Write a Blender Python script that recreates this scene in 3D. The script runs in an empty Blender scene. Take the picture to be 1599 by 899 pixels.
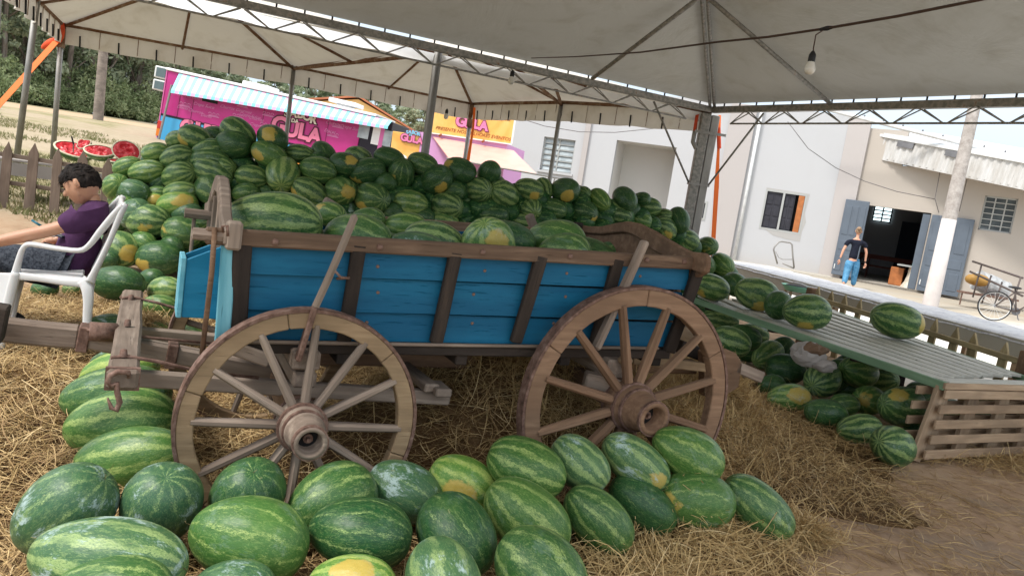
import bpy, bmesh, math, random
import numpy as np
from mathutils import Vector, Matrix, noise, Quaternion
random.seed(7); RNG = np.random.default_rng(11)
sc = bpy.context.scene
COL = sc.collection
rad = math.radians
# ------------------------------------------------------------------ camera
FPX, PITCH, ROLL, CH = 1200.0, rad(7.4), rad(8.6), 1.38
f_ = Vector((0, math.cos(PITCH), -math.sin(PITCH)))
u0 = Vector((1, 0, 0)).cross(f_)
r_ = math.cos(ROLL) * Vector((1, 0, 0)) + math.sin(ROLL) * u0
u_ = -math.sin(ROLL) * Vector((1, 0, 0)) + math.cos(ROLL) * u0
CAMP = Vector((0, 0, CH))
cd = bpy.data.cameras.new('camera'); cam = bpy.data.objects.new('camera', cd); COL.objects.link(cam)
cd.sensor_width = 36; cd.lens = FPX / 1599 * 36; cd.clip_end = 2000; cd.clip_start = 0.05
M = Matrix((r_, u_, -f_)).transposed().to_4x4(); M.translation = CAMP
cam.matrix_world = M; sc.camera = cam

def ray(x, y): return f_ + r_ * ((x - 799.5) / FPX) - u_ * ((y - 449.5) / FPX)
def at_z(x, y, z=0.0):
    d = ray(x, y); return CAMP + d * ((z - CH) / d.z)
def at_d(x, y, d): return CAMP + ray(x, y) * d
def at_pl(x, y, p, n):
    d = ray(x, y); return CAMP + d * ((Vector(p) - CAMP).dot(n) / d.dot(n))
# ------------------------------------------------------------------ world, sun
SUN_EL, SUN_AZ = rad(55), rad(235)
w = bpy.data.worlds.new('World'); sc.world = w; w.use_nodes = True
nt = w.node_tree; nt.nodes.clear()
o_ = nt.nodes.new('ShaderNodeOutputWorld'); bg = nt.nodes.new('ShaderNodeBackground'); sky = nt.nodes.new('ShaderNodeTexSky')
sky.sky_type = 'NISHITA'; sky.sun_disc = False; sky.sun_elevation = SUN_EL; sky.sun_rotation = SUN_AZ
sky.air_density = 1.0; sky.dust_density = 2.0; sky.ozone_density = 1.0
tc = nt.nodes.new('ShaderNodeTexCoord'); nz = nt.nodes.new('ShaderNodeTexNoise'); nz.inputs['Scale'].default_value = 2.2; nz.inputs['Detail'].default_value = 6
cr = nt.nodes.new('ShaderNodeValToRGB'); cr.color_ramp.elements[0].position = .30; cr.color_ramp.elements[0].color = (.62, .62, .62, 1)
cr.color_ramp.elements[1].position = .68; cr.color_ramp.elements[1].color = (.95, .95, .95, 1)
mx = nt.nodes.new('ShaderNodeMix'); mx.data_type = 'RGBA'
L = nt.links.new
L(tc.outputs['Generated'], nz.inputs['Vector']); L(nz.outputs['Fac'], cr.inputs['Fac']); L(cr.outputs['Color'], mx.inputs['Factor'])
L(sky.outputs['Color'], mx.inputs['A'])
sz_ = nt.nodes.new('ShaderNodeSeparateXYZ'); L(tc.outputs['Generated'], sz_.inputs[0])      # overcast sky: three times brighter overhead than at the horizon
el = nt.nodes.new('ShaderNodeMapRange'); L(sz_.outputs[2], el.inputs[0]); el.inputs[1].default_value = 0; el.inputs[2].default_value = 1
cb = nt.nodes.new('ShaderNodeMix'); cb.data_type = 'RGBA'; L(el.outputs[0], cb.inputs['Factor']); cb.inputs['A'].default_value = (4.1, 5.0, 5.9, 1); cb.inputs['B'].default_value = (14.5, 14.5, 14.3, 1)
L(cb.outputs['Result'], mx.inputs['B'])
L(mx.outputs['Result'], bg.inputs['Color']); bg.inputs['Strength'].default_value = 0.12
L(bg.outputs['Background'], o_.inputs['Surface'])
sl = bpy.data.lights.new('sun', 'SUN'); sl.energy = 2.4; sl.angle = rad(12); sl.color = (1, .96, .90)
so = bpy.data.objects.new('sun', sl); COL.objects.link(so)
sd = Vector((math.sin(SUN_AZ) * math.cos(SUN_EL), math.cos(SUN_AZ) * math.cos(SUN_EL), math.sin(SUN_EL)))
so.rotation_euler = sd.to_track_quat('Z', 'Y').to_euler(); so.location = (0, 0, 20)
sc.view_settings.view_transform = 'Standard'; sc.view_settings.look = 'None'; sc.view_settings.gamma = 1
sc.view_settings.exposure = 0.62
sc.cycles.max_bounces = 8; sc.cycles.transparent_max_bounces = 12
# ------------------------------------------------------------------ node materials
class NT:
    def __init__(s, name, rough=.8, spec=.3, metal=0):
        s.m = bpy.data.materials.new(name); s.m.use_nodes = True; s.t = s.m.node_tree
        s.b = s.t.nodes['Principled BSDF']; s.b.inputs['Roughness'].default_value = rough
        s.b.inputs['Specular IOR Level'].default_value = spec; s.b.inputs['Metallic'].default_value = metal
    def n(s, typ, **k):
        q = s.t.nodes.new(typ)
        for a, v in k.items():
            if a.startswith('_'): setattr(q, a[1:], v)
            else:
                key = int(a[1:]) if a[0] == 'i' and a[1:].isdigit() else a.replace('__', ' ')
                s.set(q.inputs[key], v)
        return q
    def set(s, inp, v):
        if hasattr(v, 'is_linked') or isinstance(v, bpy.types.NodeSocket): s.t.links.new(v, inp)
        else:
            if isinstance(v, tuple) and len(v) == 3 and inp.type == 'RGBA': v = (*v, 1)
            inp.default_value = v
    def tex(s, kind='Object'): return s.n('ShaderNodeTexCoord').outputs[kind]
    def pos(s): return s.n('ShaderNodeNewGeometry').outputs['Position']
    def math(s, op, a, b=0.0, c=0.0, clamp=False):
        q = s.n('ShaderNodeMath', _operation=op, _use_clamp=clamp); s.set(q.inputs[0], a); s.set(q.inputs[1], b); s.set(q.inputs[2], c); return q.outputs[0]
    def vmath(s, op, a, b=(0, 0, 0), out=0):
        q = s.n('ShaderNodeVectorMath', _operation=op); s.set(q.inputs[0], a); s.set(q.inputs[1], b); return q.outputs[out]
    def noise(s, vec, scale=5, detail=4, rough=.55, dist=0, scl=None, w=None):
        if scl: vec = s.vmath('MULTIPLY', vec, scl)
        q = s.n('ShaderNodeTexNoise', Scale=scale, Detail=detail, Roughness=rough, Distortion=dist)
        if w is not None: q.noise_dimensions = '4D'; s.set(q.inputs['W'], w)
        s.set(q.inputs['Vector'], vec); return q.outputs['Fac']
    def ramp(s, fac, *stops):
        q = s.n('ShaderNodeValToRGB'); e = q.color_ramp.elements
        while len(e) < len(stops): e.new(.5)
        for i, (p, c) in enumerate(stops):
            e[i].position = p; e[i].color = (*c, 1) if isinstance(c, tuple) else (c, c, c, 1)
        s.set(q.inputs['Fac'], fac); return q.outputs['Color']
    def sm(s, v, a, b):
        q = s.n('ShaderNodeMapRange', _interpolation_type='SMOOTHSTEP'); s.set(q.inputs[0], v); s.set(q.inputs[1], a); s.set(q.inputs[2], b); return q.outputs[0]
    def mix(s, f, a, b, mode='MIX'):
        q = s.n('ShaderNodeMix', _data_type='RGBA', _blend_type=mode); s.set(q.inputs[0], f); s.set(q.inputs[6], a); s.set(q.inputs[7], b); return q.outputs[2]
    def col(s, c): s.set(s.b.inputs['Base Color'], c); return s
    def rgh(s, c): s.set(s.b.inputs['Roughness'], c); return s
    def bump(s, h, st=.3, dist=.01):
        q = s.n('ShaderNodeBump', Strength=st, Distance=dist, Height=h); s.t.links.new(q.outputs[0], s.b.inputs['Normal']); return s
    def rnd(s): return s.n('ShaderNodeObjectInfo').outputs['Random']
    def attr(s, name, out=0, typ='OBJECT'):
        q = s.n('ShaderNodeAttribute', _attribute_name=name, _attribute_type=typ); return q.outputs[out]

MAT = {}
def simple(name, c, rough=.7, spec=.3, metal=0, var=.25, scale=6, bump=.15, bd=.004):
    n = NT(name, rough, spec, metal); p = n.tex()
    a = n.noise(p, scale, 5); c2 = tuple(x * (1 - var) for x in c); c3 = tuple(min(1, x * (1 + var * .6)) for x in c)
    n.col(n.ramp(a, (.3, c2), (.7, c3)))
    if bump: n.bump(n.noise(p, scale * 9, 3), bump, bd)
    MAT[name] = n.m; return n.m
def wood(name, dark, mid, light, rough=.85, crack=.8, paint=None, wear=.0):
    n = NT(name, rough, .2); p = n.tex(); r = n.rnd()
    off = n.n('ShaderNodeCombineXYZ', X=n.math('MULTIPLY', r, 37.0), Y=n.math('MULTIPLY', r, 11.0), Z=n.math('MULTIPLY', r, 5.0)).outputs[0]
    q = n.vmath('ADD', p, off)
    g1 = n.noise(q, 1, 6, .6, .3, (3, 38, 38)); g2 = n.noise(q, 1, 5, .65, .1, (9, 150, 150)); g3 = n.noise(q, 1, 3, .5, 0, (2.5, 6, 6))
    c = n.ramp(g1, (.25, dark), (.5, mid), (.72, light))
    c = n.mix(n.math('MULTIPLY', n.sm(g2, .60, .72), crack), c, tuple(x * .28 for x in dark))
    c = n.mix(n.math('MULTIPLY', n.sm(g3, .42, .62), .75), c, tuple(x * .45 for x in mid))
    c = n.mix(.35, c, n.ramp(r, (0, tuple(x * .7 for x in mid)), (1, light)))
    h = n.math('SUBTRACT', n.math('MULTIPLY', g1, .5), n.sm(g2, .6, .75))
    if paint:
        pn = n.noise(q, 1, 6, .7, .2, (4, 9, 9)); fine = n.noise(q, 26, 5, .7)
        pc = n.mix(n.sm(n.noise(q, 1, 4, .6, 0, (1.5, 14, 14)), .35, .7), paint[0], paint[1])
        pc = n.mix(n.math('MULTIPLY', n.sm(g2, .58, .7), .35), pc, tuple(x * .4 for x in paint[0]))
        msk = n.sm(n.math('ADD', n.math('MULTIPLY', pn, .7), n.math('MULTIPLY', fine, .3)), wear, wear + .04)
        c = n.mix(msk, c, pc); n.rgh(n.math('SUBTRACT', .8, n.math('MULTIPLY', msk, .25)))
    n.col(c); n.bump(h, .55, .004); MAT[name] = n.m; return n.m
wood('old_grey_wood', (.09, .065, .05), (.235, .178, .14), (.43, .35, .285))
wood('old_brown_wood', (.075, .043, .027), (.17, .10, .062), (.30, .195, .125))
wood('rail_wood', (.05, .032, .024), (.155, .098, .066), (.34, .235, .16))
wood('dark_wood', (.014, .012, .011), (.034, .027, .024), (.075, .055, .042))
wood('felloe_wood', (.10, .06, .034), (.27, .18, .105), (.46, .335, .205), crack=.6)
wood('felloe_red', (.075, .042, .026), (.215, .125, .078), (.34, .22, .14), crack=.7)
wood('blue_paint', (.05, .04, .03), (.1, .08, .06), (.2, .15, .1), paint=((.004, .092, .185), (.008, .13, .24)), wear=.29)
wood('pale_blue_paint', (.1, .08, .06), (.2, .15, .1), (.3, .22, .15), paint=((.10, .33, .42), (.2, .47, .55)), wear=.33)
wood('lit_box_blue', (.05, .04, .03), (.1, .08, .06), (.2, .15, .1), paint=((.008, .15, .27), (.02, .20, .34)), wear=.31)  # the cart's blue made lighter, as the box looks in the light
wood('green_plank', (.09, .1, .07), (.16, .18, .13), (.22, .23, .18), paint=((.44, .43, .38), (.58, .57, .51)), wear=.36)
wood('green_edge', (.05, .1, .05), (.08, .16, .08), (.1, .2, .1), paint=((.16, .27, .165), (.24, .37, .24)), wear=.34)
wood('pallet_wood', (.22, .14, .085), (.40, .28, .185), (.56, .42, .29), crack=.3)
wood('picket_grey', (.13, .095, .075), (.21, .155, .125), (.29, .225, .18), crack=.5)
wood('picket_tan', (.22, .16, .08), (.42, .33, .19), (.56, .46, .29), crack=.4)
wood('bench_wood', (.03, .01, .008), (.07, .02, .015), (.12, .04, .03))
wood('pole_wood', (.16, .13, .11), (.25, .21, .18), (.36, .31, .27))
n = NT('rusty_iron', .75, .4, .35); p = n.tex(); a = n.noise(p, 30, 6, .7)
n.col(n.ramp(a, (.3, (.07, .04, .03)), (.5, (.18, .105, .08)), (.75, (.32, .22, .18)))); n.bump(a, .5, .002); MAT['rusty_iron'] = n.m
n = NT('rib_rust', .8, .3, .2); p = n.pos(); a = n.noise(p, 7, 6, .7)
n.col(n.ramp(a, (.35, (.13, .05, .022)), (.55, (.22, .13, .08)), (.7, (.33, .28, .22)))); MAT['rib_rust'] = n.m
n = NT('galvanised', .5, .5, .55); p = n.pos(); a = n.noise(p, 9, 6, .65, 0, (1, 1, .4)); b = n.noise(p, 45, 3)
n.col(n.mix(n.math('MULTIPLY', b, .5), n.ramp(a, (.3, (.20, .19, .175)), (.7, (.36, .35, .33))), (.28, .27, .26))); n.rgh(n.math('ADD', .38, n.math('MULTIPLY', a, .3))); MAT['galvanised'] = n.m
n = NT('truss_steel', .6, .4, .4); p = n.pos(); a = n.noise(p, 20, 5)
n.col(n.ramp(a, (.4, (.20, .195, .18)), (.62, (.33, .31, .285)), (.72, (.24, .14, .09)))); MAT['truss_steel'] = n.m
n = NT('window_steel', .6, .4, .2); n.col((.40, .41, .40)); MAT['window_steel'] = n.m
# tarpaulin: translucent white fabric
def tarp(name, c, tr, stain=.3):
    n = NT(name, .55, .3); p = n.pos()
    a = n.noise(p, .8, 5, .6); b = n.noise(p, 2.5, 4, .6, .4)
    cc = n.mix(n.math('MULTIPLY', n.sm(b, .45, .8), stain), c, tuple(x * k for x, k in zip(c, (.62, .56, .46))))
    cc = n.mix(n.math('MULTIPLY', a, .25), cc, tuple(x * .8 for x in c)); n.col(cc)
    t = n.n('ShaderNodeBsdfTranslucent'); n.set(t.inputs['Color'], cc)
    s = n.n('ShaderNodeMixShader'); s.inputs[0].default_value = tr
    n.t.links.new(n.b.outputs[0], s.inputs[1]); n.t.links.new(t.outputs[0], s.inputs[2])
    n.t.links.new(s.outputs[0], n.t.nodes['Material Output'].inputs['Surface'])
    n.bump(n.noise(p, 1.1, 5, .6, .8), .6, .06); MAT[name] = n.m
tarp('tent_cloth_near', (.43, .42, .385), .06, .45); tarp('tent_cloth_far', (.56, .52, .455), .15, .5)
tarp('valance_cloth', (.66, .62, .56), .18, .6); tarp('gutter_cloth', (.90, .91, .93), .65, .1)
simple('black_tie', (.015, .015, .016)); simple('bulb_black', (.012, .012, .012), .5)
n = NT('bulb_glass', .25, .5); n.col((.62, .60, .54)); n.b.inputs['Transmission Weight'].default_value = .15; MAT['bulb_glass'] = n.m
simple('cable', (.06, .035, .025)); simple('thin_cable', (.16, .15, .15))
n = NT('orange_strap', .6, .3); n.col((.85, .16, .02)); MAT['orange_strap'] = n.m
simple('orange_red_strap', (.75, .09, .03))
# plaster
def plaster(name, c, dirt=.3):
    n = NT(name, .9, .2); p = n.pos(); a = n.noise(p, .7, 6, .65); b = n.noise(p, .35, 4, .6, 0, (1, 1, .25)); d = n.noise(p, 14, 4)
    cc = n.mix(n.math('MULTIPLY', n.sm(a, .45, .75), dirt * .5), c, tuple(x * k for x, k in zip(c, (.82, .79, .75))))
    z = n.n('ShaderNodeSeparateXYZ', Vector=p).outputs[2]
    base = n.math('MULTIPLY', n.math('SUBTRACT', 1.0, n.sm(n.math('ADD', z, n.math('MULTIPLY', a, .9)), .3, 1.1)), dirt)
    cc = n.mix(base, cc, (.42, .36, .30)); cc = n.mix(n.math('MULTIPLY', n.sm(b, .52, .75), dirt * .5), cc, tuple(x * .8 for x in c))
    n.col(cc); n.bump(d, .2, .01); MAT[name] = n.m
plaster('white_wall', (.47, .475, .49)); plaster('pink_white_wall', (.44, .41, .40)); plaster('beige_wall', (.44, .395, .35), .2)
plaster('recess_wall', (.60, .59, .57), .2); plaster('mortar_patch', (.40, .39, .38)); plaster('yellow_wall', (.72, .52, .22), .15)
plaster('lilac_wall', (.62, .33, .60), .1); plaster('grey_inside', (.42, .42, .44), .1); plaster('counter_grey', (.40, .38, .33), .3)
simple('door_blue_grey', (.115, .14, .175), .55, .3, var=.12, scale=2, bump=.05); simple('door_groove', (.06, .075, .095))
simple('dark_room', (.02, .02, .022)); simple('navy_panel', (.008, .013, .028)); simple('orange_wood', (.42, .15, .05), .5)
n = NT('window_glass', .12, .5); p = n.pos(); n.col(n.ramp(n.noise(p, 1.5, 2), (.3, (.05, .06, .07)), (.7, (.14, .17, .18)))); MAT['window_glass'] = n.m
n = NT('pale_glass', .3, .5); p = n.pos(); n.col(n.ramp(n.noise(p, 3, 2), (.3, (.22, .26, .28)), (.7, (.45, .5, .52)))); MAT['pale_glass'] = n.m
n = NT('glowing_pane', .5, .3); n.col((.5, .6, .62)); n.b.inputs['Emission Color'].default_value = (.75, .92, .95, 1); n.b.inputs['Emission Strength'].default_value = 1.3; MAT['glowing_pane'] = n.m  # glow put into the panes stands in for daylight outside
simple('dark_shutter', (.035, .035, .045), .5); simple('white_metal', (.66, .67, .67), .5, var=.15); simple('roof_white', (.60, .62, .64), .6, var=.3, scale=1)
n = NT('fascia_metal', .6, .35); p = n.pos(); a = n.noise(p, 1.2, 6, .7, 0, (3, 3, .7)); n.col(n.ramp(a, (.3, (.40, .375, .34)), (.55, (.53, .52, .505)), (.75, (.60, .60, .60)))); MAT['fascia_metal'] = n.m
simple('grey_plate', (.16, .16, .17)); simple('rail_paint', (.09, .07, .065), .5); simple('tyre_rubber', (.02, .02, .022), .7); simple('drum_metal', (.42, .43, .44), .5, var=.4)
n = NT('concrete_pole', .9, .2); p = n.pos(); a = n.noise(p, 8, 7, .75); n.col(n.ramp(a, (.3, (.25, .22, .20)), (.55, (.40, .365, .34)), (.75, (.52, .48, .45)))); n.bump(a, .5, .01); MAT['concrete_pole'] = n.m
simple('white_pole_paint', (.60, .55, .53), .8, var=.12, scale=4)
# printed table cover
n = NT('printed_cover', .35, .5); p = n.pos(); v = n.n('ShaderNodeTexVoronoi', _feature='DISTANCE_TO_EDGE', Scale=9.0, Vector=n.vmath('ADD', p, (0, 0, 0)))
a = n.noise(p, 2.6, 6, .6, 1.5, (1, 2.2, 1)); ln = n.sm(a, .50, .53); ln2 = n.sm(a, .56, .6)
n.col(n.mix(n.math('MULTIPLY', n.math('SUBTRACT', ln, ln2), .6), (.52, .52, .54), (.20, .20, .26))); MAT['printed_cover'] = n.m
# --- watermelon rind: stripes run from pole to pole (local X axis); look = (lightness, stripe amount, wax bloom), belly = yellow ground spot direction
n = NT('watermelon_rind', .42, .32); p = n.tex(); r = n.rnd()
sx = n.n('ShaderNodeSeparateXYZ', Vector=p); X, Y, Z = sx.outputs
lk = n.n('ShaderNodeSeparateXYZ', Vector=n.attr('look', 1)); tone, stripe, bloom = lk.outputs
w_ = n.math('MULTIPLY', r, 50.0)
phi = n.math('ARCTAN2', Y, Z)
w1 = n.noise(p, 1.9, 3, .5, 0, w=w_); w2 = n.noise(p, 1, 5, .72, .3, (5, 9, 9), w=w_); w3 = n.noise(p, 1, 5, .8, .4, (11, 24, 24), w=w_)
cnt = n.math('ADD', 9.0, n.math('ROUND', n.math('MULTIPLY', r, 3.0)))
s = n.math('MULTIPLY', phi, n.math('DIVIDE', cnt, 6.28318))
s = n.math('ADD', s, n.math('MULTIPLY', n.math('SUBTRACT', w1, .5), .9)); s = n.math('ADD', s, n.math('MULTIPLY', n.math('SUBTRACT', w2, .5), .55))
tri = n.math('ABSOLUTE', n.math('SUBTRACT', n.math('MULTIPLY', n.math('FRACT', s), 2.0), 1.0))     # 1 at edges
v = n.math('ADD', tri, n.math('MULTIPLY', n.math('SUBTRACT', w3, .5), 1.3)); spk = n.noise(p, 1, 5, .85, .6, (22, 46, 46), w=w_)
pol = n.math('POWER', n.math('ABSOLUTE', X), 5.0)
th = n.math('SUBTRACT', .97, n.math('MULTIPLY', stripe, .52)); th = n.math('SUBTRACT', th, n.math('MULTIPLY', pol, .12))
mask = n.sm(v, th, n.math('ADD', th, .16))
mask = n.math('MULTIPLY', mask, n.sm(spk, n.math('SUBTRACT', .52, n.math('MULTIPLY', stripe, .16)), .56)); brk = n.noise(p, 1, 4, .6, 0, (2.2, 4, 4), w=n.math('ADD', w_, 9.0)); mask = n.math('MULTIPLY', mask, n.sm(brk, n.math('SUBTRACT', .50, n.math('MULTIPLY', stripe, .28)), .56))
vein = n.math('MULTIPLY', n.sm(n.noise(p, 1, 6, .82, 1.4, (7, 17, 17), w=w_), .52, .56), n.math('ADD', .16, n.math('MULTIPLY', stripe, .30)))
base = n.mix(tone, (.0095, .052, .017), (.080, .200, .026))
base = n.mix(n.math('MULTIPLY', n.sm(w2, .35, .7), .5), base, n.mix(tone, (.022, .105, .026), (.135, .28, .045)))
light = n.mix(n.noise(p, 6, 3, .6, 0, w=w_), n.mix(tone, (.17, .29, .085), (.28, .41, .08)), n.mix(tone, (.40, .49, .19), (.54, .58, .17)))
c = n.mix(mask, base, light); c = n.mix(vein, c, light)
c = n.mix(n.math('MULTIPLY', n.sm(n.noise(p, 1.3, 3, .5, 0, w=n.math('ADD', w_, 3.0)), .5, .75), .35), c, (.10, .20, .04))
# ground spot
bel = n.attr('belly', 1); dt = n.vmath('DOT_PRODUCT', n.vmath('NORMALIZE', p), n.vmath('NORMALIZE', bel), 1); sz = n.vmath('LENGTH', bel, out=1)
dd = n.math('ADD', dt, n.math('ADD', n.math('MULTIPLY', n.math('SUBTRACT', w1, .5), .42), n.math('MULTIPLY', n.math('SUBTRACT', w3, .5), .16)))
e0 = n.math('SUBTRACT', 1.0, n.math('MULTIPLY', sz, .25)); spot = n.math('MULTIPLY', n.sm(dd, e0, n.math('ADD', e0, .05)), n.math('GREATER_THAN', sz, .05))
sc_ = n.mix(n.noise(p, 7, 4, .6, 0, w=w_), (.40, .27, .035), (.56, .43, .11)); sc_ = n.mix(n.math('MULTIPLY', n.sm(spk, .5, .6), .35), sc_, (.16, .20, .03)); spot = n.math('MULTIPLY', spot, n.sm(spk, .36, .44))
c = n.mix(spot, c, sc_)
# dusty wax bloom in patches
bn = n.noise(p, 1.5, 5, .65, .6, w=n.math('ADD', w_, 21.0)); bf = n.noise(p, 1, 4, .8, .2, (9, 22, 22), w=w_)
bm_ = n.math('MULTIPLY', n.sm(n.math('ADD', n.math('MULTIPLY', bn, .7), n.math('MULTIPLY', bf, .3)), .53, .62), bloom)
c = n.mix(n.math('MULTIPLY', bm_, .8), c, (.42, .53, .53)); c = n.mix(n.math('MULTIPLY', bloom, .13), c, (.19, .32, .25))
# scuffs and straw-coloured scars
scf = n.math('MULTIPLY', n.sm(n.noise(p, 1, 3, .5, .8, (2, 7, 7), w=n.math('ADD', w_, 31.0)), .70, .74), .35); c = n.mix(scf, c, (.34, .33, .16))
pb = n.sm(n.math('ABSOLUTE', X), .987, .998); c = n.mix(n.math('MULTIPLY', pb, .5), c, (.16, .17, .06)); c = n.mix(n.sm(n.math('ABSOLUTE', X), .9975, .999), c, (.05, .035, .015))
n.col(c); n.rgh(n.math('ADD', .36, n.math('MULTIPLY', bm_, .3))); n.bump(n.math('ADD', w1, n.math('MULTIPLY', w3, .12)), .18, .05); MAT['watermelon_rind'] = n.m
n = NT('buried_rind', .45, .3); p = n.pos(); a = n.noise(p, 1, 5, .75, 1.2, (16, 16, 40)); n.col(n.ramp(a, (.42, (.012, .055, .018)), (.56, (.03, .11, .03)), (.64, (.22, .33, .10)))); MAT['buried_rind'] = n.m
simple('vine_stem', (.22, .27, .10)); simple('dry_stem', (.17, .13, .06))
n = NT('watermelon_flesh', .3, .5); p = n.tex(); a = n.noise(p, 14, 5, .7); n.col(n.ramp(a, (.3, (.42, .008, .018)), (.55, (.66, .035, .05)), (.78, (.85, .32, .28)))); n.bump(a, .8, .01); MAT['watermelon_flesh'] = n.m
simple('rind_white', (.72, .66, .48), .5)
# --- ground
n = NT('ground', .95, .15); p = n.pos(); P3 = n.n('ShaderNodeSeparateXYZ', Vector=p); X, Y, Z = P3.outputs
a = n.noise(p, .45, 6, .65); b = n.noise(p, 4, 6, .7); d = n.noise(p, 38, 4, .7); e = n.noise(p, .12, 5, .6)
dirt = n.ramp(n.math('ADD', n.math('MULTIPLY', a, .5), n.math('MULTIPLY', b, .5)), (.32, (.25, .165, .105)), (.5, (.40, .275, .18)), (.66, (.49, .37, .26)))
dirt = n.mix(n.math('MULTIPLY', n.sm(n.noise(p, 1.3, 5, .6), .52, .66), .6), dirt, (.27, .215, .17))
dirt = n.mix(n.math('MULTIPLY', n.sm(d, .55, .7), .35), dirt, (.33, .25, .16))
sand = n.ramp(b, (.3, (.30, .24, .165)), (.7, (.38, .315, .225)))
grass = n.mix(n.sm(n.noise(p, 1.7, 6, .7), .4, .62), (.20, .185, .09), (.31, .265, .155))
field = n.mix(n.sm(n.math('ADD', e, n.math('MULTIPLY', a, .35)), .60, .72), grass, sand)
# red earth road along the foot of the wood
dr = n.math('ADD', n.math('MULTIPLY', X, -.45), n.math('MULTIPLY', Y, .893))
dr = n.math('ADD', dr, n.math('MULTIPLY', n.math('SUBTRACT', a, .5), 6.0))
road = n.math('MULTIPLY', n.sm(dr, 36.0, 39.0), n.math('SUBTRACT', 1.0, n.sm(dr, 50.0, 53.0))); field = n.mix(road, field, n.mix(b, (.44, .26, .16), (.50, .36, .25)))
pave = n.mix(b, (.33, .29, .235), (.40, .36, .295)); pave = n.mix(n.math('MULTIPLY', n.sm(a, .5, .62), .4), pave, (.40, .30, .20))
white = n.mix(b, (.55, .515, .455), (.66, .635, .59))
fx = n.sm(n.math('ADD', X, n.math('MULTIPLY', n.math('SUBTRACT', a, .5), 2.0)), 2.0, 5.0)
out = n.mix(fx, field, n.mix(n.sm(Y, 17.0, 19.0), white, pave))
# the tent floor: inside it is trodden brown earth
ty = n.math('ADD', n.math('MULTIPLY', X, -.46), n.math('MULTIPLY', Y, .888)); tx = n.math('ADD', n.math('MULTIPLY', X, .905), n.math('MULTIPLY', Y, .425))
ins = n.math('MULTIPLY', n.math('SUBTRACT', 1.0, n.sm(n.math('ADD', ty, n.math('MULTIPLY', b, 2.0)), 10.5, 12.0)), n.math('SUBTRACT', 1.0, n.sm(X, 3.9, 4.3)))
ins = n.math('MULTIPLY', ins, n.sm(n.math('ADD', tx, b), -2.6, -1.2))
n.col(n.mix(ins, out, dirt)); n.bump(n.math('ADD', b, n.math('MULTIPLY', d, .4)), .6, .02); MAT['ground'] = n.m
n = NT('straw_litter', .9, .15); p = n.pos(); a = n.noise(p, 6, 6, .75); b = n.noise(p, 1, 4, .7, 2.5, (30, 90, 40)); e = n.noise(p, .9, 3)
c = n.ramp(n.math('ADD', n.math('MULTIPLY', a, .5), n.math('MULTIPLY', b, .5)), (.33, (.05, .028, .012)), (.5, (.17, .10, .045)), (.68, (.36, .235, .11)))
n.col(n.mix(n.math('MULTIPLY', e, .5), c, (.15, .08, .045))); n.bump(b, 1, .02); MAT['straw_litter'] = n.m
n = NT('straw_stalk', .6, .3); tv = n.attr('tint', 2, 'GEOMETRY'); p = n.pos(); a = n.noise(p, .8, 4)
c = n.ramp(tv, (0, (.13, .07, .028)), (.3, (.30, .185, .08)), (.65, (.50, .345, .155)), (.9, (.60, .43, .20)), (1, (.68, .53, .30)))
n.col(n.mix(n.math('MULTIPLY', n.sm(a, .45, .7), .3), c, (.20, .12, .05))); MAT['straw_stalk'] = n.m
# --- people, chair
def skin(name, c, red):
    n = NT(name, .5, .4); p = n.tex(); a = n.noise(p, 14, 5, .6); b = n.noise(p, 90, 3)
    n.col(n.mix(n.math('MULTIPLY', n.sm(a, .4, .75), .5), c, red)); n.b.inputs['Subsurface Weight'].default_value = .12; n.b.inputs['Subsurface Radius'].default_value = (.02, .008, .004)
    n.bump(b, .15, .001); MAT[name] = n.m
skin('boy_skin', (.50, .27, .17), (.46, .20, .12)); skin('woman_skin', (.56, .30, .20), (.50, .22, .15))
n = NT('dark_hair', .75, .15); p = n.tex(); a = n.noise(p, 1, 4, .7, .6, (60, 60, 12)); n.col(n.ramp(a, (.35, (.006, .005, .005)), (.7, (.035, .026, .022)))); n.bump(a, .9, .004); MAT['dark_hair'] = n.m
n = NT('fair_hair', .5, .4); p = n.tex(); a = n.noise(p, 1, 4, .7, 1, (40, 40, 30)); n.col(n.ramp(a, (.35, (.10, .05, .025)), (.7, (.42, .28, .17)))); n.bump(a, .9, .006); MAT['fair_hair'] = n.m
def cloth(name, c, c2, s=6, weave=220, fold=.5):
    n = NT(name, .92, .15); p = n.tex(); a = n.noise(p, s, 4, .6, .8); b = n.noise(p, weave, 2)
    n.col(n.mix(n.sm(a, .35, .65), c, c2)); n.bump(n.math('ADD', n.math('MULTIPLY', n.noise(p, 7, 3, .5, 1.4), 1.0), n.math('MULTIPLY', b, .08)), fold, .03); MAT[name] = n.m
cloth('purple_shirt', (.060, .024, .068), (.078, .033, .088)); cloth('dark_denim', (.022, .027, .037), (.075, .085, .105), 60, 300, .6)
cloth('navy_shirt', (.010, .012, .022), (.016, .018, .03)); cloth('blue_jeans', (.055, .19, .36), (.12, .31, .50), 9)
simple('eye_dark', (.01, .007, .006), .3); simple('lip', (.38, .13, .10), .5); simple('pen_teal', (.01, .14, .20), .3); simple('phone_dark', (.03, .04, .06), .3); simple('shoe_dark', (.02, .02, .022)); simple('shoe_sole', (.6, .58, .55))
n = NT('chair_plastic', .38, .5); p = n.tex(); a = n.noise(p, 5, 5, .7); n.col(n.mix(n.math('MULTIPLY', n.sm(a, .5, .75), .3), (.62, .62, .62), (.46, .44, .40))); n.b.inputs['Subsurface Weight'].default_value = .05; MAT['chair_plastic'] = n.m
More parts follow.
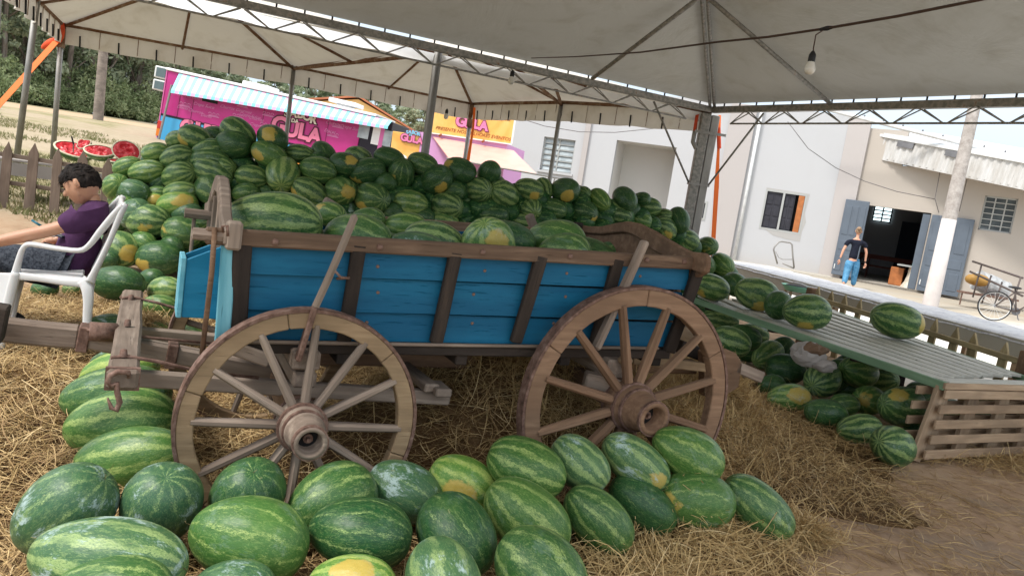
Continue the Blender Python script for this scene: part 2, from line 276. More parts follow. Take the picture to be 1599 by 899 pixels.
# --- trailer and signs
n = NT('pink_vinyl', .4, .45); p = n.tex(); a = n.noise(p, 1.4, 4); n.col(n.ramp(a, (.3, (.40, .018, .16)), (.7, (.50, .032, .225)))); MAT['pink_vinyl'] = n.m
n = NT('light_pink_vinyl', .4, .45); n.col((.62, .14, .36)); MAT['light_pink_vinyl'] = n.m
n = NT('cyan_vinyl', .4, .45); n.col((.06, .34, .60)); MAT['cyan_vinyl'] = n.m
for nm, c in dict(letter_pink=(.72, .20, .32), letter_dark=(.075, .012, .03), letter_cream=(.72, .66, .55), letter_white=(.80, .80, .78), letter_script=(.62, .22, .42), awning_cyan=(.24, .66, .74), awning_pink=(.80, .44, .64), roof_trim=(.78, .78, .78), black_line=(.015, .012, .02), ac_white=(.62, .63, .62), ac_grille=(.10, .14, .15), tail_red=(.45, .03, .02), tail_amber=(.65, .18, .02), sign_pink=(.80, .22, .42), sign_purple=(.20, .05, .12), sign_blue=(.25, .55, .75), sign_brown=(.30, .09, .03), awning_salmon=(.72, .36, .30), roof_tile=(.45, .17, .09), crate_grey=(.34, .31, .29), mint=(.25, .60, .45), blue_water=(.04, .3, .6), cup_white=(.8, .8, .78), amber_panel=(.75, .33, .06), dog_red=(.6, .12, .05), dirty_yellow=(.36, .20, .05), green_sq=(.1, .5, .35)).items():
    simple(nm, c, .5, var=.12, scale=3, bump=.03)
n = NT('orange_sign', .4, .4); p = n.tex(); a = n.noise(p, 1.3, 5, .6, .5); n.col(n.ramp(a, (.3, (.80, .30, .06)), (.5, (.82, .46, .12)), (.7, (.85, .58, .24)))); MAT['orange_sign'] = n.m
# --- vegetation
def leaf(name, c1, c2):
    n = NT(name, .7, .25); p = n.pos(); a = n.noise(p, .35, 4, .6); b = n.noise(p, 9, 2); tv = n.attr('tint', 2, 'GEOMETRY')
    c = n.mix(tv, c1, c2); n.col(n.mix(n.math('MULTIPLY', a, .3), c, tuple(x * .6 for x in c1)))
    t = n.n('ShaderNodeBsdfTranslucent'); n.set(t.inputs['Color'], c); s = n.n('ShaderNodeMixShader'); s.inputs[0].default_value = .3
    n.t.links.new(n.b.outputs[0], s.inputs[1]); n.t.links.new(t.outputs[0], s.inputs[2]); n.t.links.new(s.outputs[0], n.t.nodes['Material Output'].inputs['Surface']); MAT[name] = n.m
leaf('eucalyptus_leaf', (.18, .24, .13), (.50, .54, .39)); leaf('bush_leaf', (.17, .24, .10), (.46, .50, .29)); leaf('grass_blade', (.14, .16, .06), (.32, .28, .15))
n = NT('bark', .9, .2); p = n.pos(); a = n.noise(p, 2, 6, .7, 0, (3, 3, .6)); n.col(n.ramp(a, (.3, (.12, .09, .075)), (.55, (.27, .23, .20)), (.75, (.42, .38, .34)))); MAT['bark'] = n.m

# ------------------------------------------------------------------ mesh helpers
class MB:
    def __init__(s): s.v = []; s.f = []
    def add(s, vs, fs):
        o = len(s.v); s.v += [tuple(x) for x in vs]; s.f += [tuple(i + o for i in f) for f in fs]; return s
    def box(s, c, d, rot=None, ch=0):
        x, y, z = d[0] / 2, d[1] / 2, d[2] / 2
        vs = [Vector((a * x, b * y, e * z)) for a in (-1, 1) for b in (-1, 1) for e in (-1, 1)]
        if rot is not None: vs = [rot @ q for q in vs]
        vs = [q + Vector(c) for q in vs]
        return s.add(vs, [(0, 1, 3, 2), (4, 6, 7, 5), (0, 4, 5, 1), (2, 3, 7, 6), (0, 2, 6, 4), (1, 5, 7, 3)])
    def bx(s, a, b): return s.box([(p + q) / 2 for p, q in zip(a, b)], [abs(q - p) for p, q in zip(a, b)])
    def tube(s, pts, r, n=8, cap=True):
        pts = [Vector(p) for p in pts]; rs = r if hasattr(r, '__len__') else [r] * len(pts)
        rings = []; up = None
        for i, p in enumerate(pts):
            t = (pts[min(i + 1, len(pts) - 1)] - pts[max(i - 1, 0)]).normalized()
            if up is None: up = t.orthogonal().normalized()
            up = (up - t * up.dot(t)); up = up.normalized() if up.length > 1e-6 else t.orthogonal().normalized()
            bb = t.cross(up)
            rings.append([p + (up * math.cos(2 * math.pi * k / n) + bb * math.sin(2 * math.pi * k / n)) * rs[i] for k in range(n)])
        vs = [q for g in rings for q in g]; fs = []
        for i in range(len(rings) - 1):
            for k in range(n): k2 = (k + 1) % n; fs.append((i * n + k, i * n + k2, (i + 1) * n + k2, (i + 1) * n + k))
        if cap: fs.append(tuple(range(n))[::-1]); fs.append(tuple((len(rings) - 1) * n + k for k in range(n)))
        return s.add(vs, fs)
    def lathe(s, prof, n=24, mat=None, axis='Z'):
        vs = []; fs = []
        for (r, h) in prof:
            for k in range(n):
                a = 2 * math.pi * k / n; q = Vector((r * math.cos(a), r * math.sin(a), h))
                if axis == 'Y': q = Vector((q.x, h, q.y))
                if axis == 'X': q = Vector((h, q.x, q.y))
                vs.append(mat @ q if mat is not None else q)
        for i in range(len(prof) - 1):
            for k in range(n): k2 = (k + 1) % n; fs.append((i * n + k, i * n + k2, (i + 1) * n + k2, (i + 1) * n + k))
        return s.add(vs, fs)
    def prism(s, poly, t0, t1, plane='XZ'):
        def q(a, b, t): return {'XZ': (a, t, b), 'XY': (a, b, t), 'YZ': (t, a, b)}[plane]
        n_ = len(poly); vs = [q(a, b, t0) for a, b in poly] + [q(a, b, t1) for a, b in poly]
        fs = [tuple(range(n_)), tuple(range(n_, 2 * n_))[::-1]] + [(i, i + n_, (i + 1) % n_ + n_, (i + 1) % n_) for i in range(n_)]
        return s.add(vs, fs)
    def ell(s, c, r, n=14, m=9, rot=None):
        vs = []; fs = []
        for i in range(m + 1):
            th = math.pi * i / m
            for k in range(n):
                a = 2 * math.pi * k / n; q = Vector((r[0] * math.cos(th), r[1] * math.sin(th) * math.cos(a), r[2] * math.sin(th) * math.sin(a)))
                if rot is not None: q = rot @ q
                vs.append(q + Vector(c))
        for i in range(m):
            for k in range(n): k2 = (k + 1) % n; fs.append((i * n + k, i * n + k2, (i + 1) * n + k2, (i + 1) * n + k))
        return s.add(vs, fs)
    def mesh(s, name, smooth=False, fix=True):
        me = bpy.data.meshes.new(name); me.from_pydata([tuple(v) for v in s.v], [], s.f)
        if fix:
            b = bmesh.new(); b.from_mesh(me); bmesh.ops.recalc_face_normals(b, faces=b.faces); b.to_mesh(me); b.free()
        if smooth: me.shade_smooth()
        return me
def kid(name, me, mat, parent=None, loc=(0, 0, 0), rot=None, scale=None, bevel=0, label=None, smooth=False):
    if isinstance(me, MB): me = me.mesh(name, smooth)
    if mat and not len(me.materials): me.materials.append(MAT[mat] if isinstance(mat, str) else mat)
    o = bpy.data.objects.new(name, me); COL.objects.link(o); o.parent = parent
    o.location = loc
    if rot is not None:
        if isinstance(rot, Matrix): o.rotation_euler = rot.to_3x3().to_euler()
        else: o.rotation_euler = rot
    if scale is not None: o.scale = scale
    if bevel:
        md = o.modifiers.new('bevel', 'BEVEL'); md.width = bevel; md.segments = 1; md.limit_method = 'ANGLE'
    if label: o['label'] = label
    return o
def tag(o, label, cat, group=None, kind=None):
    if label: o['label'] = label
    if cat: o['category'] = cat
    if group: o['group'] = group
    if kind: o['kind'] = kind
    return o
def thing(name, label, cat, loc=(0, 0, 0), rot=(0, 0, 0), group=None):
    o = bpy.data.objects.new(name, None); COL.objects.link(o); o.empty_display_size = .1
    o.location = loc; o.rotation_euler = rot; return tag(o, label, cat, group)
def struct(name, mb, mat, smooth=False):
    o = kid(name, mb, mat, smooth=smooth); o['kind'] = 'structure'; return o
def frame(X, up=Vector((0, 0, 1))):
    X = Vector(X).normalized(); Y = up.cross(X)
    if Y.length < 1e-4: Y = Vector((0, 1, 0)).cross(X)
    Y.normalize(); Z = X.cross(Y); return Matrix((X, Y, Z)).transposed()
def beam(name, p, q, wy, hz, mat, parent=None, roll=0, up=Vector((0, 0, 1)), bevel=.004, taper=1, label=None, warp=0):
    """straight timber from p to q, local X along its length, so the grain follows it"""
    p, q = Vector(p), Vector(q); Ln = (q - p).length; F = frame(q - p, up)
    if roll: F = F @ Matrix.Rotation(roll, 3, 'X')
    m = MB(); N = 4 if warp else 1; y, z = wy / 2, hz / 2; vs = []; fs = []
    for i in range(N + 1):
        t = i / N; k = 1 + (taper - 1) * t; wv = warp * math.sin(t * 3.1 + Ln * 7); x = (t - .5) * Ln
        j = [random.uniform(-1, 1) * warp * .5 for _ in range(4)]
        vs += [(x, -y * k + j[0], -z * k + wv), (x, y * k + j[1], -z * k + wv), (x, y * k + j[2], z * k + wv), (x, -y * k + j[3], z * k + wv)]
    for i in range(N):
        for k in range(4): fs.append((i * 4 + k, i * 4 + (k + 1) % 4, i * 4 + 4 + (k + 1) % 4, i * 4 + 4 + k))
    fs += [(3, 2, 1, 0), (N * 4, N * 4 + 1, N * 4 + 2, N * 4 + 3)]
    m.add(vs, fs)
    return kid(name, m, mat, parent, (p + q) / 2, F, bevel=bevel, label=label)
def rod(name, pts, r, mat, parent=None, n=8, label=None, smooth=True):
    return kid(name, MB().tube(pts, r, n), mat, parent, label=label, smooth=smooth)
def ss(a, b, x): t = min(1, max(0, (x - a) / (b - a))); return t * t * (3 - 2 * t)
# ------------------------------------------------------------------ ground
def gz(x, y):
    d = -.6 * x + .8 * y
    return float(np.interp(d, [6, 13.5, 16, 34, 72, 140], [0, .4, .54, 1.5, 2.2, 2.8])) * ss(1.5, 5.5, -x)
def lin(a, b, n): return [a + (b - a) * i / (n - 1) for i in range(n)]
gx = [-600, -300, -160, -110] + lin(-90, -12, 40) + lin(-11, 12, 47) + lin(14, 60, 24) + [90, 150, 300, 600]
gy = [-300, -100, -40] + lin(-20, -4, 5) + lin(-3, 20, 47) + lin(21, 100, 60) + [130, 180, 300, 700]
V = [(x, y, gz(x, y) + (.012 * noise.noise(Vector((x * 1.3, y * 1.3, 0))) if abs(x) < 12 and -3 < y < 20 else .04 * noise.noise(Vector((x * .2, y * .2, 0)))) - .012) for y in gy for x in gx]
nx = len(gx); F_ = [(j * nx + i, j * nx + i + 1, (j + 1) * nx + i + 1, (j + 1) * nx + i) for j in range(len(gy) - 1) for i in range(nx - 1)]
struct('ground', MB().add(V, F_), 'ground', smooth=True)
# straw litter: one uneven heap surface with loose stalks on it
def gauss(x, y, cx, cy, rx, ry, h, a=0):
    dx, dy = x - cx, y - cy; c, s_ = math.cos(a), math.sin(a); u, v = (dx * c + dy * s_) / rx, (-dx * s_ + dy * c) / ry
    return h * math.exp(-(u * u + v * v))
FG = [
 (100, 797, 166, 128, 38, 'b', 1, None, 'dark bluish watermelon at the far lower left corner of the front group', 0),
 (252, 790, 134, 118, 82, 'b', 1, None, 'round dark watermelon with white dusty bloom, second in the back row from the left', 0),
 (170, 874, 242, 134, -6, 'w', 1, None, 'long light green watermelon with chalky smears lying crosswise at the lower left', 0),
 (173, 925, 190, 118, 4, 'm', 1, None, 'dull green striped watermelon cut by the bottom edge at the lower left', 0),
 (389, 842, 186, 130, -14, 'g', -1, None, 'fat pale green watermelon with a curled stem, in the middle of the front row', -1),
 (387, 778, 130, 116, 78, 'd', 1, None, 'dark green watermelon touching the front wheel rim at its lower left', 0),
 (365, 922, 132, 100, 6, 'b', 1, None, 'dark mottled watermelon just peeping in at the bottom edge, left of centre', 0),
 (519, 781, 136, 112, 24, 'm', -1, None, 'green watermelon with broken yellow stripes directly below the front wheel hub', 0),
 (563, 832, 162, 118, -8, 'd', 1, None, 'deep green watermelon lying crosswise with three yellow dashed stripes', 0),
 (632, 766, 124, 90, -30, 'b', 1, None, 'dark watermelon with frosty white bloom beside the lower right of the front wheel', 0),
 (722, 756, 114, 88, -32, 'y', 1, (-.1, -.2, .55), 'lime yellow mottled watermelon in the back row', 0),
 (713, 834, 138, 114, -52, 'd', 1, None, 'dark green steeply tilted watermelon in the middle of the front group', 0),
 (550, 914, 138, 100, -4, 'y', 1, (0, .5, .7), 'pale yellow watermelon cut by the bottom edge of the picture', 0),
 (693, 908, 140, 122, -70, 'w', 1, None, 'blotchy green and white striped watermelon cut by the bottom edge', 0),
 (822, 730, 130, 94, -24, 'l', 1, None, 'bright green watermelon with pale stripe below the gap between the two wheels', 0),
 (823, 808, 152, 110, -42, 'l', 1, None, 'long olive green watermelon tilted between the third and fourth melons of the right half', 0),
 (845, 892, 156, 124, -40, 'm', 1, None, 'big green watermelon with a yellow stripe at the bottom edge right of centre', 0),
 (906, 723, 104, 82, -42, 'w', 1, None, 'watermelon with pale stripes meeting at its lower end and a white frosty crown', 0),
 (993, 721, 120, 76, -36, 'w', 1, (.5, -.5, .2), 'oblong watermelon with white scuffs in the back row below the rear wheel', 0),
 (935, 811, 128, 88, -44, 'm', 1, None, 'watermelon with a tan lower end resting at the edge of the loose straw', 0),
 (1004, 787, 120, 78, -36, 'd', 1, None, 'smallest and darkest watermelon of the right front rows', 0),
 (1074, 708, 120, 82, -28, 'l', 1, None, 'rearmost watermelon of the front group, light green, just below the rear wheel', 0),
 (1088, 780, 122, 96, -8, 'g', -1, (-.75, -.15, .35), 'round watermelon with a brownish blossom end facing left, second from the right end', 0),
 (1185, 791, 130, 80, -40, 'm', 1, None, 'last watermelon at the right end of the front group beside bare earth', 1),
]
def dgr(px, py, b, g=0.0): return (CH - g) / (b / (2 * FPX) - ray(px, py).z)
CN0 = Vector((math.sin(rad(26)), -math.cos(rad(26)), 0)); SUP = []
def fg_depth(px, py, b):
    """resting on the straw bed, and clear of the wheels behind"""
    d = dgr(px, py, b, .12)
    for _ in range(12):
        v = (Vector((-.68, 2.67, 0)) - (CAMP + ray(px, py) * d)).dot(-CN0); need = b * d / FPX * .5 + .05 + (.10 if px > 800 else .02)
        if v >= need: break
        d *= .985
    return d
for q in FG:
    dd_ = fg_depth(q[0], q[1], q[3]); P_ = CAMP + ray(q[0], q[1]) * dd_; SUP.append((P_.x, P_.y, P_.z - q[3] * dd_ / FPX / 2 - .01, q[3] * dd_ / FPX))
def strawmask(x, y):
    e = .25 * noise.noise(Vector((x * 1.4, y * 1.4, 3))) + .16 * noise.noise(Vector((x * 5, y * 5, 8)))
    m = ss(1.35, .75, x - .42 * (y - 2.6) + e) if y < 3.7 else ss(2.6, 1.7, x - .25 * (y - 3.7) + e)
    m *= ss(7.2, 5.6, y + e) * ss(-4.6, -3.6, x + e)
    return m
def straw_h(x, y):
    h = .035 * strawmask(x, y)
    h += gauss(x, y, .15, 3.75, .70, .34, .66, rad(26)) + gauss(x, y, -.55, 3.55, .45, .28, .13, rad(26))
    h += gauss(x, y, 1.30, 4.72, .40, .34, .36, rad(20)) + gauss(x, y, 1.0, 4.1, .55, .3, .2, rad(30))
    h += gauss(x, y, -2.5, 3.3, .7, .9, .12) + gauss(x, y, -2.9, 4.75, .7, .5, .08) + gauss(x, y, -2.25, 4.75, .3, .2, .12)
    for sx_, sy_, sz_, sr_ in SUP:
        r2 = ((x - sx_) ** 2 + (y - sy_) ** 2) / (sr_ * .72) ** 2
        if r2 < 5: h = max(h, sz_ * math.exp(-r2 * .8))
    h += gauss(x, y, .95, 2.85, .38, .14, .05, rad(30)) + gauss(x, y, .5, 2.45, .3, .2, .06)
    n1 = noise.noise(Vector((x * 3, y * 3, 0))) * .5 + noise.noise(Vector((x * 9, y * 9, 1))) * .5
    return h * (1 + .35 * n1) + .018 * n1 - .02
NXS, NYS = 190, 160
xs = lin(-4.4, 2.9, NXS); ys = lin(1.1, 7.0, NYS)
def litter_z(x, y):
    h = straw_h(x, y); return max(h, -.03) - .07 * (1 - ss(0, .3, strawmask(x, y) * .8 + max(0, h - .02) * 5))
V = [(x, y, litter_z(x, y)) for y in ys for x in xs]
F_ = [(j * NXS + i, j * NXS + i + 1, (j + 1) * NXS + i + 1, (j + 1) * NXS + i) for j in range(NYS - 1) for i in range(NXS - 1)]
so_ = kid('straw_litter', MB().add(V, F_), 'straw_litter', smooth=True)
tag(so_, 'matted layer of dry straw heaped on the tent floor under the cart and chair', 'straw', kind='stuff')
def stalks(name, n, pos, lmin, lmax, wd, label, lift=.02, tilt=.35, tint=(.15, 1), curl=1.0):
    """n thin bent straw ribbons; pos() gives x, y, z"""
    S = 4; vs = np.zeros((n, (S + 1) * 2, 3), np.float32); tn = np.zeros((n, (S + 1) * 2), np.float32)
    for i in range(n):
        x, y, z = pos(); a = random.uniform(0, 6.283); Ln = random.uniform(lmin, lmax) * random.uniform(.5, 1); el = random.gauss(0, tilt)
        d = np.array([math.cos(a) * math.cos(el), math.sin(a) * math.cos(el), math.sin(el)]); side = np.array([-math.sin(a), math.cos(a), random.uniform(-.8, .8)]); side /= np.linalg.norm(side)
        k1 = random.gauss(0, .28) * curl; k2 = random.gauss(0, .25) * curl; w0 = wd * random.uniform(.6, 1.3); zz = z + random.uniform(0, lift) + abs(math.sin(el)) * Ln * .3
        c0 = np.array([x, y, zz]); sd_ = np.array([-math.sin(a), math.cos(a), 0])
        t_ = random.uniform(*tint)
        for s in range(S + 1):
            t = s / S - .5; q = c0 + d * Ln * t + sd_ * k1 * Ln * (t * t * 2 - .2) + np.array([0, 0, k2 * Ln * (.25 - t * t)])
            ww = w0 * (1 - .6 * abs(t))
            vs[i, 2 * s] = q - side * ww / 2; vs[i, 2 * s + 1] = q + side * ww / 2
            tn[i, 2 * s:2 * s + 2] = t_
    V = vs.reshape(-1, 3); b0 = (np.arange(n) * (S + 1) * 2)[:, None]
    q = np.array([[2 * s, 2 * s + 1, 2 * s + 3, 2 * s + 2] for s in range(S)]).reshape(-1)
    idx = (b0 + q[None, :]).reshape(-1); nf = n * S
    me = bpy.data.meshes.new(name); me.vertices.add(len(V)); me.vertices.foreach_set('co', V.reshape(-1))
    me.loops.add(nf * 4); me.loops.foreach_set('vertex_index', idx.astype(np.int32)); me.polygons.add(nf)
    me.polygons.foreach_set('loop_start', np.arange(0, nf * 4, 4, dtype=np.int32)); me.update(calc_edges=True)
    at = me.attributes.new('tint', 'FLOAT', 'POINT'); at.data.foreach_set('value', tn.reshape(-1))
    o = kid(name, me, 'straw_stalk'); return tag(o, label, 'straw', kind='stuff')
def pos_litter():
    while True:
        # denser near the camera
        y = 1.5 + 5.2 * random.random() ** 1.25; x = random.uniform(-4.2, 2.6)
        if abs(x) > .95 * y + .3: continue
        if random.random() < strawmask(x, y) or straw_h(x, y) > .05: return x, y, max(straw_h(x, y), -.01)
stalks('straw', 82000, pos_litter, .07, .28, .0033, 'loose golden brown straw stalks lying thick under and around the cart', .035, .30)
def pos_edge():
    while True:
        y = random.uniform(2.2, 7.6); x = random.uniform(.4, 4.2)
        if abs(x) < .8 * y and random.random() < (.5 + .5 * noise.noise(Vector((x * 1.1, y * 1.1, 5)))) ** 2: return x, y, -.004
stalks('straw', 10500, pos_edge, .06, .26, .0032, 'thin scattered straw trodden into the bare brown earth on the right', .006, .03, (.1, .75), .6)
def pos_tuft():
    c = random.choice([(.98, 2.95, .34, .13), (.7, 2.62, .3, .14), (-2.3, 4.75, .26, .16), (1.45, 3.35, .12, .06)])
    x = random.gauss(c[0], c[2] * .6); y = random.gauss(c[1], c[3] * .8); return x, y, max(straw_h(x, y), 0)
stalks('straw', 7500, pos_tuft, .10, .30, .0034, 'tousled tufts of pale straw in front of the melon row and beside the chair', .06, .35, (.45, 1))
def pos_heap():
    while True:
        c = random.choice([(.15, 3.7, .6, .28), (.15, 3.7, .6, .28), (1.28, 4.65, .38, .33), (1.28, 4.65, .38, .33), (.95, 4.05, .5, .3)])
        x = random.gauss(c[0], c[2] * .62); y = random.gauss(c[1], c[3] * .62)
        return x, y, straw_h(x, y)
stalks('straw', 24000, pos_heap, .12, .34, .0036, 'heaped straw rising under the cart floor and behind its rear wheel', .04, .5, (.28, 1))
def pos_pallet():
    x = random.gauss(3.7, .45); return x, 5.15 + .3 * (x - 3.3) + random.gauss(0, .12), 0
stalks('straw', 1500, pos_pallet, .08, .28, .0036, 'wisps of straw caught along the foot of the wooden pallet', .04, .3, (.3, .9))
def pos_field():
    y = random.uniform(7.5, 13); return -y * random.uniform(.3, .72), y, 0
# dry grass on the field seen through the left fence
def grass_tufts(n):
    vs = []; fs = []; tn = []
    for i in range(n):
        y = random.uniform(8.5, 24); x = -y * random.uniform(.25, .78)
        if noise.noise(Vector((x * .4, y * .4, 9))) < -.05: continue
        for k in range(3):
            a = random.uniform(0, 6.28); h = random.uniform(.03, .10); w0 = .012; dx, dy = math.cos(a) * w0, math.sin(a) * w0; X, Y = x + random.gauss(0, .05), y + random.gauss(0, .05); Z = gz(X, Y) - .01
            o = len(vs); vs += [(X - dx, Y - dy, Z), (X + dx, Y + dy, Z), (X + random.gauss(0, .03), Y + random.gauss(0, .03), Z + h)]; fs.append((o, o + 1, o + 2)); t = random.random(); tn += [t, t, t]
    me = bpy.data.meshes.new('dry_grass'); me.from_pydata(vs, [], fs); at = me.attributes.new('tint', 'FLOAT', 'POINT'); at.data.foreach_set('value', tn)
    tag(kid('dry_grass', me, 'grass_blade'), 'short dry grass on the pale field beyond the picket fence', 'grass', kind='stuff')
grass_tufts(9000)

# ------------------------------------------------------------------ watermelons
def melon_mesh(name, seed, n, m, taper=.05, lump=.02):
    rs = random.Random(seed); ph = [rs.uniform(0, 6.28) for _ in range(6)]; vs = []; fs = []
    for i in range(m + 1):
        th = math.pi * i / m; cx = math.cos(th); sr = math.sin(th) ** .93
        for k in range(n):
            a = 2 * math.pi * k / n
            r = sr * (1 + lump * math.sin(2 * a + ph[0]) * sr + lump * .6 * math.sin(a + 2 * cx + ph[1]) + .006 * math.sin(10 * a + ph[2]) * sr) * (1 + taper * cx)
            x = cx * (1 - .035 * math.exp(-(sr / .12) ** 2))
            vs.append((x + lump * .3 * math.sin(a + ph[3]) * sr, r * math.cos(a), r * math.sin(a)))
    for i in range(m):
        for k in range(n): k2 = (k + 1) % n; fs.append((i * n + k, i * n + k2, (i + 1) * n + k2, (i + 1) * n + k))
    me = bpy.data.meshes.new(name); me.from_pydata(vs, [], fs); me.shade_smooth(); me.materials.append(MAT['watermelon_rind']); return me
NEAR = [melon_mesh('watermelon', i, 44, 30, (-.05, .05, .10, 0, .13, .03)[i], (.02, .035, .045, .03, .025, .05)[i]) for i in range(6)]
FAR = [melon_mesh('watermelon', 10 + i, 22, 14, (-.04, .05, .08, 0)[i % 4]) for i in range(4)]
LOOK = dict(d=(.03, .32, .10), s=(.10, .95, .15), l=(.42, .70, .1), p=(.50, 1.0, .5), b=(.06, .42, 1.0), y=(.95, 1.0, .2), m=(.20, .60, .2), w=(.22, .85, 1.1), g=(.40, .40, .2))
def yaw_cart(): return rad(26)
CU = Vector((math.cos(rad(26)), math.sin(rad(26)), 0)); CN = Vector((math.sin(rad(26)), -math.cos(rad(26)), 0)); CP = Vector((-.68, 2.67, 0))
STEM = MB().tube([(0, 0, 0), (.05, .01, .02), (.09, .03, .05), (.11, .03, .10)], [.012, .009, .008, .007], 6).mesh('stem', True)
def put_melon(px, py, a, b, ang, depth, look='s', e=1, belly=None, label=None, group=None, near=False, k=1.28, stem=0):
    D = b * depth / FPX; q = min(max(((a / b) ** 2 - 1) / (k * k - 1), 0), 1)
    c = math.sqrt(q); s_ = math.sqrt(1 - q) * e
    Lg = max(a * depth / FPX, D) if a / b >= k else k * D
    tow = (CAMP - (CAMP + ray(px, py) * depth)).normalized()
    A = (r_ * math.cos(rad(ang)) + u_ * math.sin(rad(ang))) * c + tow * s_; A.normalize()
    R = frame(A); R = R @ Matrix.Rotation(random.uniform(-.5, .5), 3, 'X')
    me = random.choice(NEAR if near else FAR)
    o = bpy.data.objects.new('watermelon', me); COL.objects.link(o)
    o.location = CAMP + ray(px, py) * depth; o.rotation_euler = R.to_euler(); o.scale = (Lg / 2, D / 2, D / 2 * random.uniform(.93, 1.0))
    lk = LOOK[look]; o['look'] = [max(0, min(1, lk[0] + random.uniform(-.06, .06))), max(0, min(1, lk[1] + random.uniform(-.1, .1))), max(0, lk[2] + random.uniform(-.06, .08))]
    if belly:
        bx, by, sz = belly; wd = r_ * bx + u_ * by + tow * math.sqrt(max(.02, 1 - bx * bx - by * by)); ld = R.transposed() @ wd.normalized(); o['belly'] = [x * sz for x in ld]
    else: o['belly'] = [0.0, 0.0, -.001]
    if stem:
        q = kid('stem', STEM, 'vine_stem', o, loc=(stem * .985, 0, 0), rot=(0, 0, 0 if stem > 0 else math.pi)); q.scale = (1.0, Lg / D, Lg / D)
    elif near and random.random() < .45: q = kid('stem', STEM, 'dry_stem', o, loc=(.97, 0, 0), rot=(random.uniform(0, 6.28), 0, 0)); q.scale = (.5, .7 * Lg / D, .7 * Lg / D)
    return tag(o, label, 'watermelon', group)
# foreground and left column: lying on the straw
for px, py, a, b, ang, lk, e, bel, lab, stm in FG:
    put_melon(px, py, a, b, ang, fg_depth(px, py, b), lk, e, bel, lab, 'watermelons laid out on straw in front of the cart', True, stem=stm)
LC = [(205, 716, 178, 100, 10, 'l', 'long bright striped watermelon nearest the front wheel in the left column', .0), (190, 662, 176, 106, 6, 'l', 'fat light green watermelon third from the front in the left column', .04),
      (181, 618, 172, 94, 4, 'm', 'broad green watermelon hanging under the iron hook at the end of the cart bar', .09), (187, 582, 124, 72, 12, 'y', 'yellowish striped watermelon behind the lower end of the cart bar', .10),
      (190, 566, 98, 48, 4, 'b', 'bluish watermelon half hidden under the shaft in the left column', .08), (166, 513, 74, 46, 0, 'b', 'bluish watermelon capped with straw behind the draught pole', .10),
      (243, 521, 62, 42, 0, 'l', 'bright green watermelon seen between the draught pole and the upper shaft', .05), (298, 524, 50, 36, 0, 'l', 'green watermelon glimpsed behind the far front wheel', .05),
      (69, 451, 44, 32, 0, 'd', 'dark watermelon half buried in straw under the white chair', 0), (112, 452, 30, 24, 0, 'm', 'small green watermelon seen through the gap under the chair seat', 0)]
for px, py, a, b, ang, lk, lab, g in LC:
    put_melon(px, py, a, b, ang, dgr(px, py, b, g), lk, 1, None, lab, 'watermelons in a line on the left of the cart', True, k=1.6)
# in the cart box: v = distance behind the near wheel plane
CT = [(424, 348, 158, 100, -3, .50, 's', 1, None, 'huge striped watermelon at the front end of the load in the cart'), (559, 372, 110, 76, -6, .42, 'm', 1, None, 'dusty green watermelon behind the wooden lever in the cart'),
      (677, 378, 98, 66, -10, .50, 's', 1, None, 'striped watermelon rising above the cart rail near its middle'), (650, 391, 96, 62, -6, .30, 'b', 1, None, 'frosty bluish watermelon pressed low behind the cart rail'),
      (763, 388, 96, 84, 100, .38, 'p', 1, (.45, .1, .5), 'watermelon in the cart with a starburst of pale stripes and an orange spot'), (792, 374, 92, 62, -14, .58, 'd', 1, None, 'dark watermelon behind the starburst one in the cart'),
      (867, 375, 92, 68, -4, .60, 'g', 1, None, 'smooth bright green watermelon with a stub of stem near the curved tailboard'), (881, 394, 82, 60, -4, .38, 'm', 1, None, 'mottled green watermelon at the rear corner of the cart load'),
      (633, 353, 68, 44, -4, .92, 'l', 1, None, 'bright green watermelon at the far rail of the cart, left of the middle'), (513, 335, 56, 42, -10, 1.0, 'l', 1, (-.6, .5, .3), 'light green watermelon by the far wooden peg of the cart'),
      (574, 343, 56, 38, 0, .98, 'm', 1, None, 'small green watermelon at the far rail behind the dusty one')]
cart_fill = [(470, 400, .6), (540, 410, .7), (610, 405, .7), (700, 410, .75), (740, 400, .8), (830, 410, .7), (920, 410, .6), (380, 395, .8), (960, 410, .8)]
for px, py, a, b, ang, v, lk, e, bel, lab in CT:
    P = at_pl(px, py, CP - CN * v, CN); put_melon(px, py, a, b, ang, (P - CAMP).dot(f_), lk, e, bel, lab, 'watermelons loaded in the blue cart', True, k=1.5 if a / b > 1.3 else 1.28)
for i, (px, py, v) in enumerate(cart_fill):
    P = at_pl(px, py, CP - CN * v, CN); d = (P - CAMP).dot(f_); put_melon(px, py, .34 / d * FPX, .25 / d * FPX, random.uniform(-30, 30), d, random.choice('dsm'), 1, None, 'watermelon buried under the top layer of the cart load', 'watermelons buried in the blue cart')
